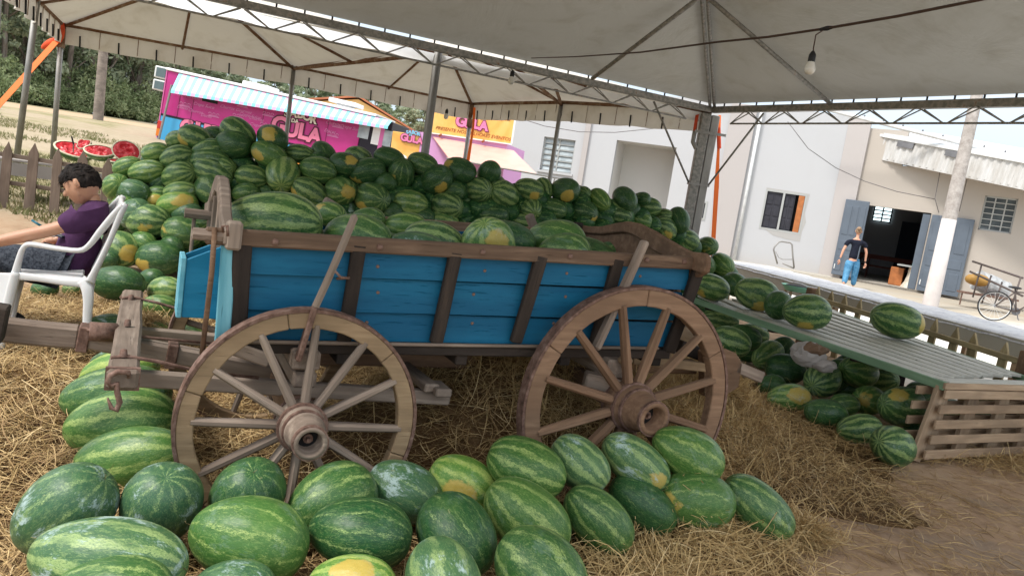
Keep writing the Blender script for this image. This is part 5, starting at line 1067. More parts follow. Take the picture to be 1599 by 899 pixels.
def louvre(parent, r, rows, cols, y=.10, glass='pale_glass', fm='window_steel', name='window'):
    s0, s1, z0, z1 = r; fr = MB(); t = .045
    fr.bx((s0, y, z0), (s0 + t, y + .06, z1)).bx((s1 - t, y, z0), (s1, y + .06, z1)).bx((s0, y, z0), (s1, y + .059, z0 + t)).bx((s0, y, z1 - t), (s1, y + .059, z1))
    for i in range(1, cols): c = s0 + (s1 - s0) * i / cols; fr.bx((c - .02, y + .004, z0), (c + .02, y + .05, z1))
    for j in range(1, rows): c = z0 + (z1 - z0) * j / rows; fr.bx((s0, y + .006, c - .016), (s1, y + .046, c + .016))
    f = kid(name, fr, fm, parent)
    for i in range(cols):
        for j in range(rows):
            a0, a1 = s0 + (s1 - s0) * i / cols + .03, s0 + (s1 - s0) * (i + 1) / cols - .03; c0, c1 = z0 + (z1 - z0) * j / rows + .025, z0 + (z1 - z0) * (j + 1) / rows - .025
            kid('pane', MB().add([(a0, y + .01, c0), (a1, y + .01, c0), (a1, y + .055, c1), (a0, y + .055, c1), (a0, y + .018, c0), (a1, y + .018, c0), (a1, y + .063, c1), (a0, y + .063, c1)], [(0, 1, 2, 3), (7, 6, 5, 4), (0, 4, 5, 1), (2, 6, 7, 3)]), glass, f)
    return f
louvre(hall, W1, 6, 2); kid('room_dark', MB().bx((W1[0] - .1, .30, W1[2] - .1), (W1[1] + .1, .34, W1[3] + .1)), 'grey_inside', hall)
kid('window_sill', MB().bx((W1[0] - .08, -.06, W1[2] - .08), (W1[1] + .08, .1, W1[2])), 'white_wall', hall)
for a, b in ((907, 915), (1128, 1168)):
    x0, x1 = ha(a, 250)[0], ha(b, 250)[0]; kid('pilaster', MB().bx((x0, -.09, -.3), (x1, -.001, ztop - .01)), 'pink_white_wall', hall)
# porch recess
rs0, rs1, _, rz = R1
kid('porch', MB().bx((rs0 - .02, 1.8, -.3), (rs1 + .02, 1.95, rz + .1)).bx((rs0 - .15, .25, -.3), (rs0, 1.8, rz + .1)).bx((rs1, .25, -.3), (rs1 + .15, 1.8, rz + .1)).bx((rs0 - .15, .25, rz), (rs1 + .15, 1.8, rz + .1)), 'recess_wall', hall)
# small vent window
kid('vent_frame', MB().bx((V1[0] - .07, -.02, V1[2] - .07), (V1[0], .1, V1[3] + .07)).bx((V1[1], -.02, V1[2] - .07), (V1[1] + .07, .1, V1[3] + .07)).bx((V1[0], -.02, V1[3]), (V1[1], .1, V1[3] + .07)).bx((V1[0], -.02, V1[2] - .07), (V1[1], .1, V1[2])), 'window_steel', hall); kid('vent_shutter', MB().bx((V1[0], .08, V1[2]), (V1[1], .12, V1[3])), 'dark_shutter', hall)
# open window with dark shutters and an orange leaf, mortar round it
kid('mortar_patch', MB().prism([(W2[0] + .25, W2[2] - .02), (W2[0] + .5, W2[2] - .16), (W2[0] + .95, W2[2] - .22), (W2[1] + .05, W2[2] - .24), (W2[1] + .05, W2[2] + .1), (W2[1] + .12, W2[2] + .45), (W2[1] + .03, W2[2] + .75), (W2[1] + .07, W2[3] + .03), (W2[0], W2[3] + .05), (W2[0], W2[3] + .002), (W2[1] + .003, W2[3] + .001), (W2[1] + .003, W2[2] - .003), (W2[0] + .2, W2[2] - .003)], -.006, -.001, 'XZ'), 'mortar_patch', hall)
wf = kid('window_frame', MB().bx((W2[0], -.012, W2[2]), (W2[0] + .06, .12, W2[3])).bx((W2[1] - .06, -.012, W2[2]), (W2[1], .12, W2[3])).bx((W2[0] + .06, -.01, W2[2]), (W2[1] - .06, .12, W2[2] + .06)).bx((W2[0] + .06, -.01, W2[3] - .06), (W2[1] - .06, .12, W2[3])).bx(((W2[0] + W2[1]) / 2 - .10, -.02, W2[2] + .06), ((W2[0] + W2[1]) / 2 - .03, .05, W2[3] - .06)), 'window_steel', hall)
wm = (W2[0] + W2[1]) / 2
for a, b in ((W2[0] + .06, wm - .10), (wm - .03, wm + .32)):
    sh = MB().bx((a, .06, W2[2] + .06), (b, .09, W2[3] - .06)); kid('shutter', sh, 'dark_shutter', hall)
    for i in range(2):
        for j in range(3): h = (W2[3] - W2[2] - .2) / 3; kid('shutter_panel', MB().bx((a + .03 + i * (b - a) / 2, .045, W2[2] + .1 + j * h), (a + (b - a) / 2 - .03 + i * (b - a) / 2, .062, W2[2] + .04 + (j + 1) * h)), 'dark_shutter', hall, bevel=.01)
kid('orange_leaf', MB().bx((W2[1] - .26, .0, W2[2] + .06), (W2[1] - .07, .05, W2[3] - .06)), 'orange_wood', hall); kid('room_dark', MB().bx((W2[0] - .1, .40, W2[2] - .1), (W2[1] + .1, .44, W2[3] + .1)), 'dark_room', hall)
px0 = ha(1166, 300)[0]; rod('downpipe', [(px0, -.12, -.1), (px0, -.12, ztop)], .055, 'white_metal', hall, 8)
kid('floor_slab', MB().bx((ha(1130, 395)[0], -1.2, -.05), (SA1, -.0, .02)), 'counter_grey', hall)
# ------------------------------------------------------------------ annexe with the double door
WB = rad(-33); BO = WO + Vector((SA1 * math.cos(WA), SA1 * math.sin(WA), 0)); 
anx = thing('annexe_building', 'beige annexe with an open grey blue double door and a white corrugated canopy', 'building', BO, (0, 0, WB))
def hb_(px, py, y=0):
    nrm = Vector((math.sin(WB), -math.cos(WB), 0)); q = at_pl(px, py, BO - nrm * y, nrm) - BO; return q.x * math.cos(WB) + q.y * math.sin(WB), q.z
D0, D1 = hb_(1320, 390)[0] + .02, hb_(1440, 400)[0]; DZ = hb_(1400, 326)[1]; 
W3 = (hb_(1532, 335)[0], hb_(1585, 335)[0], hb_(1555, 362)[1], hb_(1565, 308)[1])
wall_grid('wall', .02, 10, -.3, hb_(1500, 268)[1], [(D0, D1, .05, DZ), W3], .25, 'beige_wall', anx)
kid('gable_piece', MB().bx((.02, .004, hb_(1500, 268)[1] - .05), (hb_(1412, 240)[0], .246, hb_(1345, 199)[1])), 'beige_wall', anx)
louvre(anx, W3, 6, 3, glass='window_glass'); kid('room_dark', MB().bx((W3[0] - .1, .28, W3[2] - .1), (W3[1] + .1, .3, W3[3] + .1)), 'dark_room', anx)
kid('pilaster', MB().bx((-.35, -.12, -.3), (.35, -.002, ztop - .05)), 'pink_white_wall', anx)
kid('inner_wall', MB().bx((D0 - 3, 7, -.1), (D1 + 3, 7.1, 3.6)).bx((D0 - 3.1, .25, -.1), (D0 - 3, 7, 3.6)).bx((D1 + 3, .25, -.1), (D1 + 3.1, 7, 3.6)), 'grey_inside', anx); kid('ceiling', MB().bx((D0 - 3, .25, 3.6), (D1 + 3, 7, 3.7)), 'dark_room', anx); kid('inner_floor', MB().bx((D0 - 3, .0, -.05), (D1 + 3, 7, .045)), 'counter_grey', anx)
iw = (hb_(1362, 340, 6.9)[0], hb_(1392, 340, 6.9)[0], hb_(1378, 347, 6.9)[1], hb_(1378, 317, 6.9)[1]); louvre(anx, iw, 5, 2, y=6.88, glass='glowing_pane', fm='dark_shutter')
kid('navy_door', MB().bx((hb_(1404, 370, 5.5)[0], 5.5, .05), (hb_(1441, 370, 5.5)[0], 5.56, hb_(1420, 347, 5.5)[1])), 'navy_panel', anx)
# double door leaves, swung open against the wall
def leaf_(a, b, c, d, y, name='door'):
    s0, s1 = a, b; lf = kid(name, MB().bx((s0, y, c), (s1, y + .06, d)), 'door_blue_grey', anx, bevel=.01); h = d - c
    for (u0, u1, v0, v1) in ((.08, .34, .08, .46), (.40, .62, .08, .46), (.68, .92, .08, .46), (.08, .92, .54, .66), (.08, .34, .72, .94), (.40, .62, .72, .94), (.68, .92, .72, .94)):
        x0, x1 = s0 + (s1 - s0) * u0, s0 + (s1 - s0) * u1; z0, z1 = d - h * v1, d - h * v0
        kid('door_panel', MB().bx((x0, y - .014, z0), (x1, y + .002, z1)), 'door_blue_grey', lf, bevel=.012)
    kid('handle', MB().bx((s0 + .05, y - .03, c + .2), (s0 + .08, y, c + .36)), 'white_metal', lf); return lf
leaf_(hb_(1307, 380, -.25)[0], hb_(1345, 380, -.25)[0], .1, hb_(1340, 313, -.25)[1], -.25)
leaf_(hb_(1444, 390, -.15)[0], hb_(1512, 390, -.15)[0], .06, hb_(1480, 338, -.15)[1], -.15)
kid('door', MB().prism([(hb_(1424, 440)[0] - .1, 0), (hb_(1436, 440)[0] - .1, 0), (hb_(1436, 440)[0] - .05, .12), (hb_(1424, 440)[0] - .1, .4)], .06, DZ - .05, 'XY'), 'door_blue_grey', anx)
# canopy: ribbed white fascia, gutter pipe and roof sheet
c0 = at_d(1381, 214, 25.3); c0b = at_d(1378, 249, 25.3); c1 = at_d(1640, 262, 21.3); c1b = at_d(1640, 302, 21.3)
RC = frame(c1 - c0); cp = thing('corrugated_canopy', 'white ribbed metal canopy fascia above the double door', 'canopy', c0, RC.to_euler()); CLn = (c1 - c0).length
hz0, hz1 = c0b.z - c0.z, 0.0; m = MB(); n_ = 90; vs = []; fs = []
for i in range(n_ + 1):
    x = CLn * 1.0 * i / n_; yy = -.035 if i % 4 < 2 else 0; vs += [(x, yy, hz0), (x, yy, hz1)]
for i in range(n_): fs.append((2 * i, 2 * i + 2, 2 * i + 3, 2 * i + 1))
kid('fascia_sheet', m.add(vs, fs), 'fascia_metal', cp); kid('gutter_pipe', MB().bx((-.2, -.09, hz1 - .02), (CLn * 1.0, .03, hz1 + .07)), 'white_metal', cp, bevel=.01)
for px in (1411, 1484, 1592): s = (at_d(px, 230, 23.5).x - c0.x) * 1.0; x = {1411: .55, 1484: 2.15, 1592: 4.7}[px]; kid('grey_plate', MB().bx((x, -.075, hz1 - .22), (x + .55, -.04, hz1 - .03)), 'grey_plate', cp)
kid('soffit', MB().bx((0, .0, hz0 + .02), (CLn * 1.0, 3.4, hz0 + .06)), 'beige_wall', cp)
kid('roof_sheet', MB().add([(-1.3, -.05, hz1 + .12), (CLn * 1.0, -.05, hz1 + .12), (CLn * 1.0, 5, hz1 + .75), (-1.3, 5, hz1 + .75), (-1.3, -.05, hz1 + .08), (CLn * 1.0, -.05, hz1 + .08), (CLn * 1.0, 5, hz1 + .71), (-1.3, 5, hz1 + .71)], [(0, 1, 2, 3), (7, 6, 5, 4), (0, 4, 5, 1), (1, 5, 6, 2), (2, 6, 7, 3), (3, 7, 4, 0)]), 'roof_white', cp)
e0, e1 = at_d(1280, 168, 25.0), at_d(1650, 262, 22.5); rod('ridge_strip', [e0 - c0, e1 - c0], .06, 'white_metal', None, 6)
rs_ = bpy.data.objects['ridge_strip']; rs_.name = 'roof_edge_pipe'; rs_.location = c0; tag(rs_, 'long white pipe edging the hall roof above the ribbed canopy', 'roof edge')
for k in range(9):
    t = .2 + k * .085; p = (e0 + (e1 - e0) * t) - c0; kid('roof_screw', MB().tube([p, p + Vector((.03, 0, .11))], .028, 5), 'grey_plate', rs_)
kid('verge_timber', MB().add([(0, 0, 0)], []).tube([Vector((-.8, .15, hz1 + .10)), Vector((.9, .1, hz1 + .02))], .06, 5), 'pallet_wood', cp)
# cables on the facades
def cable(pts, d, label, r=.012): o = rod('cable', [at_d(x, y, dd) for (x, y), dd in zip(pts, d)], r, 'thin_cable', None, 5); tag(o, label, 'cable')
cable([(1230, 190), (1262, 232), (1305, 262), (1350, 283), (1400, 299), (1460, 311)], [24] * 6, 'thin cable sagging across the hall corner to the annexe wall')
cable([(800, 181), (850, 197), (905, 206), (960, 207), (1030, 200), (1090, 186)], [24] * 6, 'thin cable sagging in front of the white hall above the louvred window')
cable([(1468, 268), (1460, 310), (1466, 332)], [24.2] * 3, 'thin conduit coming down the annexe wall above the double door'); cable([(1510, 280), (1498, 330)], [23.8] * 2, 'thin conduit on the annexe wall right of the concrete pole')
# ------------------------------------------------------------------ concrete pole, timber pole
b = at_z(1452, 478, 0); b = at_d(1452, 478, (at_z(1452, 478, 0) - CAMP).dot(f_)); cpz = thing('utility_pole', 'leaning grey concrete pole with its lower part painted white, in front of the double door', 'pole', b)
kid('pole_shaft', MB().lathe([(.165, 2.2), (.14, 4.5), (.12, 7.5), (.001, 7.52)], 20), 'concrete_pole', cpz, smooth=True); kid('painted_base', MB().lathe([(.19, -.1), (.185, .6), (.169, 2.2), (.165, 2.202)], 20), 'white_pole_paint', cpz, smooth=True)
b = at_d(153, 187, 31); b.z = gz(b.x, b.y); wp = thing('wooden_pole', 'bare weathered wooden pole standing on the field before the eucalyptus wood', 'pole', b); kid('pole_shaft', MB().lathe([(.20, -.3), (.17, 3), (.13, 8), (.001, 8)], 14), 'pole_wood', wp, smooth=True)
# ------------------------------------------------------------------ counter table, picket fences, deck, pallet
TA, TB_ = at_z(1120, 405, .66), at_z(1640, 541, .66); dt_ = Vector((TB_.x - TA.x, TB_.y - TA.y, 0)); tn_ = dt_.length; ct = thing('long_table', 'long table with a white printed cover and a grey board front beyond the right fence', 'table', (TB_.x, TB_.y, 0), (0, 0, math.atan2(-dt_.y, -dt_.x)))
sg = -1
m = MB(); vs = []; fs = []; N = 50
for i in range(N + 1):
    x = tn_ * i / N; wv = .012 * math.sin(i * 1.7) + .012 * noise.noise(Vector((i * .8, 0, 0)))
    vs += [(x, sg * -.03, .62 + wv * .5), (x, sg * .0, .665 + wv * .3), (x, sg * .45, .672 + wv), (x, sg * 1.05, .668 + wv * .6)]
for i in range(N):
    for k in range(3): fs.append((i * 4 + k, i * 4 + 4 + k, i * 4 + 5 + k, i * 4 + 1 + k))
kid('table_cover', m.add(vs, fs), 'printed_cover', ct, smooth=True); kid('front_board', MB().bx((0, sg * -.02, .44), (tn_, sg * .015, .655)), 'counter_grey', ct); kid('table_top', MB().bx((0, sg * .02, .60), (tn_, sg * 1.0, .645)), 'pallet_wood', ct)
for i in range(5):
    x = .4 + i * (tn_ - .8) / 4
    for y in (.1, .9): kid('leg', MB().bx((x - .03, sg * y - .03, 0), (x + .03, sg * y + .03, .60)), 'pallet_wood', ct)
bwl = thing('bowl', 'mint green basin seen low behind the fence between two watermelons', 'bowl', at_d(1243, 455, 10.5)); kid('basin', MB().lathe([(.001, 0), (.14, 0), (.20, .07), (.21, .08), (.19, .075), (.13, .012), (.001, .01)], 20), 'mint', bwl, smooth=True)
[kid('leg', MB().bx((x, y, -.55), (x + .03, y + .03, .0)), 'pallet_wood', bwl) for x in (-.12, .09) for y in (-.12, .09)]
kid('contents', MB().ell((0, 0, .07), (.15, .15, .03)), 'black_tie', bwl)
def pickets(name, label, pts, h, wd, gap, mat, rails, tip=.12, railmat=None, lean=0.03, rd=.03, zfun=lambda x, y: 0.0):
    base = Vector(pts[0]); base.z = 0; t = thing(name, label, 'fence', base)
    for s in range(len(pts) - 1):
        a, b = Vector(pts[s]), Vector(pts[s + 1]); a.z = b.z = 0; d = (b - a).normalized(); Ln = (b - a).length; nrm = Vector((-d.y, d.x, 0)); c = gap / 2
        ang = math.atan2(d.y, d.x)
        mesh = [kid.__call__ for _ in ()]
        while c < Ln:
            w_ = wd * random.uniform(.88, 1.1); hh = h * random.uniform(.97, 1.03); m = MB().prism([(-w_ / 2, 0), (w_ / 2, 0), (w_ / 2 * .95, hh - tip), (0, hh), (-w_ / 2 * .95, hh - tip)], -.011, .011, 'XZ')
            for i, v in enumerate(m.v): m.v[i] = (v[2], v[1], -v[0])           # length along local x for the grain
            p = a + d * c; o = kid('picket', m, mat, t, p - base + Vector((0, 0, zfun(p.x, p.y) - .02)), None, bevel=.003)
            R = Matrix.Rotation(ang, 3, 'Z') @ Matrix.Rotation(random.gauss(0, lean), 3, 'Y') @ Matrix.Rotation(-math.pi / 2, 3, 'Y'); o.rotation_euler = R.to_euler()
            c += gap * random.uniform(.92, 1.08)
        for z, side in rails:
            za, zc = zfun(a.x, a.y), zfun(b.x, b.y); pa = a - base + nrm * side * .03 + Vector((0, 0, z + za)); pb = b - base + nrm * side * .03 + Vector((0, 0, z + zc))
            beam('rail', pa, pb, .035, .05, railmat or mat, t, bevel=.006, warp=.004)
    return t
A = at_z(1290, 478, .60); F0 = Vector((3.72, 9.6, 0)); F1 = Vector((4.20, 6.15, 0))
fr_ = pickets('picket_fence', 'tan picket fence standing between the green deck and the long table', [F0, F1, Vector((4.75, 3.2, 0))], .755, .105, .31, 'picket_tan', ((.60, -1), (.18, -1)), .10, 'picket_tan')
for p in (F1, F0): kid('post', MB().box((0, 0, .34), (.13, .11, .72)), 'old_brown_wood', fr_, p - F0, (.02, 0, .3), bevel=.01)
pa = at_d(-60, 335, 8.6); pb = at_d(170, 375, 9.6)
fa, fb = Vector((-7.2, 8.6, 0)), Vector((-4.55, 9.6, 0))
def on_line(x, y): return gz(x, y)
pickets('picket_fence', 'weathered grey brown picket fence with two rails behind the seated boy', [fa, fb, Vector((-3.2, 10.1, 0))], .80, .115, .265, 'picket_grey', ((.62, 1), (.30, 1)), .13, 'picket_grey', .02, zfun=gz)
# deck table
DKZ = .555; D = [Vector((2.90, 4.95, 0)), Vector((1.76, 8.0, 0)), Vector((3.62, 8.75, 0)), Vector((3.98, 5.55, 0))]
dk = thing('deck_table', 'pale green slatted deck panel serving as a display table on the right', 'table', (D[0].x, D[0].y, 0), (0, 0, 0)); o0 = D[0].copy()
e_l = (D[1] - D[0]).normalized(); e_w = (D[3] - D[0]).normalized(); Wd = 1.08
NPL = 9; a_in = .10
for k in range(NPL):
    t0, t1 = (k + .04) / NPL, (k + .96) / NPL; tm = (t0 + t1) / 2
    near = D[0].lerp(D[3], tm) + (D[1].lerp(D[2], tm) - D[0].lerp(D[3], tm)).normalized() * (.12 + .02 * k); far = D[1].lerp(D[2], tm) + (D[0].lerp(D[3], tm) - D[1].lerp(D[2], tm)).normalized() * (.9 - .07 * k)
    wk = (D[3] - D[0]).length / NPL * .86
    beam('deck_plank', near - o0 + Vector((0, 0, DKZ - .013)), far - o0 + Vector((0, 0, DKZ - .013 + random.uniform(-.002, .002))), wk, .022, 'green_plank', dk, bevel=.003)
    q0 = far + (far - near).normalized() * .015; q1 = D[1].lerp(D[2], min(1, tm + .08)) 
    if (q1 - q0).length > .2: beam('deck_plank', q0 - o0 + Vector((0, 0, DKZ - .014)), q1 - o0 + Vector((0, 0, DKZ - .014)), wk, .022, 'green_plank', dk, bevel=.003)
beam('end_board', D[0] - o0 + Vector((-.01, .04, DKZ - .010)), D[3] - o0 + Vector((.3, .17, DKZ - .010)), .10, .026, 'green_plank', dk, bevel=.003)
beam('edge_board', D[0] - o0 + Vector((-.015, -.01, DKZ - .030)), D[1] - o0 + Vector((-.015, .05, DKZ - .030)), .03, .058, 'green_edge', dk, bevel=.004); beam('edge_board', D[3] - o0 + Vector((.02, 0, DKZ - .03)), D[2] - o0 + Vector((.02, 0, DKZ - .03)), .03, .05, 'green_edge', dk, bevel=.004)
beam('edge_board', D[0] - o0 + Vector((-.03, -.03, DKZ - .024)), D[3] - o0 + Vector((.35, .12, DKZ - .024)), .022, .040, 'pallet_wood', dk, bevel=.003)
for t in (.25, .55, .85): beam('crosspiece', D[0].lerp(D[1], t) - o0 + Vector((0, 0, DKZ - .055)), D[3].lerp(D[2], t) - o0 + Vector((0, 0, DKZ - .055)), .06, .05, 'dark_wood', dk)
for p in (D[2], D[2].lerp(D[3], .5)): kid('leg', MB().box((0, 0, .24), (.06, .06, .48)), 'dark_wood', dk, (p + (D[3] - D[0]).normalized() * (.25 if p in (D[1],) else -.08)) - o0)
kid('cup', MB().lathe([(.001, 0), (.03, 0), (.035, .09), (.036, .10), (.03, .098), (.026, .01)], 14), 'grey_plate', None, at_z(1117, 470, DKZ), smooth=True); tag(bpy.data.objects['cup'], 'dented grey metal cup at the near left edge of the green deck', 'cup')
# upright pallet under the near end of the deck
e_p = (D[3] + Vector((.3, .13, 0)) - D[0]).normalized(); n_p = Vector((e_p.y, -e_p.x, 0)); pt = thing('wooden_pallet', 'wooden pallet on its side holding up the near end of the deck', 'pallet', D[0] + n_p * .0, (0, 0, math.atan2(e_p.y, e_p.x)))
PW = 1.75
for k in range(5): z = .475 - k * .103; beam('slat', (-.02 - .016 * k + random.uniform(-.006, .006), -.012, z), (PW, -.012, z + random.uniform(-.004, .004)), .018, .060, 'pallet_wood', pt, up=Vector((0, 0, 1)), bevel=.003)
for k in range(5): z = .46 - k * .103; beam('slat', (-.09 - .016 * k, .135, z), (PW, .135, z), .018, .055, 'pallet_wood', pt, bevel=.003)
for i, x in enumerate((.04, .40, .76, 1.12, 1.48)): beam('stringer', (x - .02, .06, .0), (x + .02, .06, .52), .115, .034 if i else .05, 'pallet_wood', pt, up=Vector((0, 1, 0)), bevel=.003)
beam('stringer', (-.10, .04, .005), (.02, .04, .51), .10, .028, 'pallet_wood', pt, up=Vector((0, 1, 0)), bevel=.003)
# crumpled bag under the deck
bg_ = at_d(1262, 553, 5.9); bgo = thing('paper_bag', 'crumpled brown and white bag lying on the melons under the deck', 'bag', bg_); rb = random.Random(3)
for nm, mt, c, r in (('bag', 'crate_grey', (0, 0, 0), (.13, .10, .10)), ('bag_fold', 'old_brown_wood', (.02, -.03, .05), (.10, .08, .05)), ('bag_fold', 'crate_grey', (.12, -.04, -.06), (.10, .06, .05))):
    m = MB().ell(c, r, 16, 10); m.v = [tuple(Vector(v) * (1 + .22 * noise.noise(Vector(v) * 22))) for v in m.v]; kid(nm, m, mt, bgo)
# ------------------------------------------------------------------ display bench with the cut melons, beyond the left fence
tb0 = at_z(178, 264, .98); TBp = at_z(98, 246, .98); 
cr_ = thing('slatted_bench', 'grey slatted crate bench carrying the cut watermelons behind the boy', 'bench', (-5.55, 10.2, gz(-5.55, 10.2) * 0), (0, 0, rad(25)))
BZ = at_pl(178, 266, (-5.0, 10.4, 0), Vector((0, -1, 0))).z
kid('bench_top', MB().bx((-1.25, -.30, BZ - .03), (1.05, .35, BZ)), 'crate_grey', cr_, bevel=.004); kid('bench_side', MB().bx((-1.25, -.30, BZ - .20), (1.05, -.27, BZ - .04)), 'crate_grey', cr_)
for x in (-1.15, -.2, .9):
    for y in (-.25, .3): kid('leg', MB().bx((x - .03, y - .03, .1), (x + .03, y + .03, BZ - .2)), 'crate_grey', cr_)
def cutmelon(px, py, a, b, ang, d, label, full=False, tilt=.5):
    P = at_d(px, py, d); t = thing('cut_watermelon', label, 'cut watermelon', P, group='cut open watermelons on the bench'); s = d / FPX; A, B = a * s / 2, b * s
    m = MB(); n_ = 22; vs = []; fs = []
    for i in range(9):
        th = math.pi / 2 * i / 8
        for k in range(n_): ph = 2 * math.pi * k / n_; vs.append((A * math.cos(ph) * math.cos(th), A * .75 * math.sin(ph) * math.cos(th), -B * math.sin(th)))
    for i in range(8):
        for k in range(n_): k2 = (k + 1) % n_; fs.append((i * n_ + k, i * n_ + k2, (i + 1) * n_ + k2, (i + 1) * n_ + k))
    Rm = (Matrix.Rotation(rad(-ang), 3, 'Y') @ Matrix.Rotation(tilt, 3, 'X')); r0 = MB().add(vs, fs).mesh('rind', True); o = kid('rind', r0, 'watermelon_rind', t, rot=Rm); o['look'] = [.35, .6, .1]; o['belly'] = [0., 0., -.001]
    kid('rind_rim', MB().lathe([(A * .90, .004), (A * 1.0, .002), (A * .995, -.01)], 22, mat=Matrix.Scale(.75, 4, (0, 1, 0))), 'rind_white', t, rot=Rm, smooth=True)
    fm = MB(); vs = []; fs = []
    for i in range(8):
        rr = A * .91 * (1 - i / 7.0)
        for k in range(n_): ph = 2 * math.pi * k / n_; z = -.004 + (.05 * noise.noise(Vector((rr * math.cos(ph) * 16, rr * math.sin(ph) * 16, px))) + (.03 if full else -.02)) * (i / 7 > 0) * min(1, i / 2); vs.append((rr * math.cos(ph), rr * math.sin(ph) * .75, z))
    for i in range(7):
        for k in range(n_): k2 = (k + 1) % n_; fs.append((i * n_ + k, i * n_ + k2, (i + 1) * n_ + k2, (i + 1) * n_ + k))
    kid('flesh', fm.add(vs, fs), 'watermelon_flesh', t, rot=Rm, smooth=False)
cutmelon(116, 233, 62, 17, -14, 10.5, 'halved watermelon shell with a knife standing in it, leftmost on the bench', tilt=.35)
cutmelon(155, 235, 48, 16, -6, 10.2, 'halved watermelon with red flesh in the middle of the bench', tilt=.45)
cutmelon(197, 236, 46, 14, -18, 10.0, 'ragged bright red watermelon half facing us at the right end of the bench', True, 1.15)
cutmelon(131, 225, 24, 9, 20, 10.4, 'small red chunk of watermelon leaning behind the leftmost half', True, .9); cutmelon(187, 251, 34, 8, 0, 10.0, 'slice of watermelon lying flat under the ragged red half', tilt=.2)
kn = thing('knife', 'black handled knife stuck upright in the leftmost cut watermelon', 'knife', at_d(115, 226, 10.35)); kid('handle', MB().tube([(0, 0, 0), (-.035, 0, .105)], .011, 6), 'black_tie', kn); kid('blade', MB().bx((-.002, -.012, -.10), (.002, .012, .0)), 'galvanised', kn)
# ------------------------------------------------------------------ things by the annexe
bk = at_d(1582, 470, 19.5); 
def bicycle(P, rz):
    t = thing('bicycle', 'dark bicycle leaning by the handrail at the right edge', 'bicycle', P, (rad(6), 0, rz))
    for x in (-.52, .52):
        w_ = kid('wheel', MB().lathe([(.335 + .016 * math.cos(a), .016 * math.sin(a)) for a in [i * math.pi / 4 for i in range(9)]], 36, axis='Y'), 'tyre_rubber', t, (x, 0, .35), smooth=True); kid('rim', MB().lathe([(.318, -.01), (.308, 0), (.318, .01)], 36, axis='Y'), 'white_metal', w_)
        m = MB(); [m.tube([(0, 0, 0), (.31 * math.cos(a), 0, .31 * math.sin(a))], .003, 3) for a in [i * math.pi / 9 for i in range(18)]]; kid('spokes', m, 'white_metal', w_); kid('hub', MB().tube([(0, -.05, 0), (0, .05, 0)], .022, 8), 'grey_plate', w_)
    m = MB()
    for a, b in (((-.52, 0, .35), (-.08, 0, .30)), ((-.08, 0, .30), (-.20, 0, .78)), ((-.52, 0, .35), (-.19, 0, .74)), ((-.08, 0, .30), (.34, 0, .72)), ((-.19, 0, .74), (.33, 0, .80)), ((.32, 0, .86), (.37, 0, .66)), ((.37, 0, .66), (.52, 0, .35)), ((.32, 0, .86), (.30, 0, .96))): m.tube([a, b], .016, 8)
    kid('frame', m, 'rail_paint', t, smooth=True); kid('handlebar', MB().tube([(.22, -.28, 1.02), (.30, -.18, 1.0), (.32, 0, .97), (.30, .18, 1.0), (.22, .28, 1.02)], .013, 8), 'tyre_rubber', t, smooth=True)
    kid('saddle', MB().ell((-.22, 0, .84), (.14, .07, .03)).tube([(-.20, 0, .76), (-.22, 0, .83)], .014, 6), 'tyre_rubber', t, smooth=True); kid('crank', MB().tube([(-.08, -.06, .30), (-.02, -.06, .15), (-.02, -.14, .15)], .012, 6).tube([(-.08, .06, .30), (-.14, .06, .45), (-.14, .14, .45)], .012, 6).lathe([(.001, .02), (.09, .02), (.09, .03), (.001, .03)], 18, Matrix.Translation((-.08, 0, .3)), 'Y'), 'grey_plate', t)
bz = at_d(1592, 489, 17.5); bicycle((bz.x, bz.y, .0), rad(-20))
def P3(x, y, d): return at_d(x, y, d)
hr = thing('handrail', 'brown steel handrail sloping down beside the annexe wall', 'handrail', at_d(1520, 460, 21)); b0_ = at_d(1520, 460, 21)
H_ = [(at_d(1519, 408, 21), at_d(1597, 434, 19)), (at_d(1515, 424, 21), at_d(1597, 462, 19))]
for a, b in H_: rod('rail', [a - b0_, b - b0_], .028, 'rail_paint', hr, 8)
for (x, y, x2, y2, d) in ((1533, 413, 1519, 464, 20.7), (1594, 433, 1577, 486, 19.0), (1548, 430, 1533, 474, 20.4), (1565, 440, 1552, 478, 20)): rod('baluster', [at_d(x, y, d) - b0_, at_d(x2, y2, d) - b0_], .022, 'rail_paint', hr, 6)
dr_ = thing('steel_drum', 'pale steel drum lying on its side behind the handrail', 'drum', at_d(1547, 446, 21.5)); kid('drum_body', MB().tube([(-.42, 0, 0), (-.38, 0, 0), (-.15, 0, 0), (-.13, 0, 0), (.13, 0, 0), (.15, 0, 0), (.38, 0, 0), (.42, 0, -.0)], [.29, .28, .28, .295, .295, .28, .28, .29], 24), 'drum_metal', dr_, rot=(0, .25, 0))
yb = thing('yellow_sack', 'dirty yellow sack resting on the drum stand behind the handrail', 'sack', at_d(1528, 437, 21.3)); m = MB().ell((0, 0, 0), (.34, .22, .17)); m.v = [tuple(Vector(v) * (1 + .2 * noise.noise(Vector(v) * 6))) for v in m.v]; kid('sack', m, 'dirty_yellow', yb, smooth=True)
rs2 = thing('rusty_stand', 'low rusty red stand under the drum by the handrail', 'stand', at_d(1542, 462, 21.2)); kid('tray', MB().bx((-.75, -.2, -.02), (.75, .2, .03)), 'rusty_iron', rs2)
for x in (-.7, .7): kid('leg', MB().tube([(x, 0, 0), (x, 0, -.35)], .02, 6), 'rusty_iron', rs2)
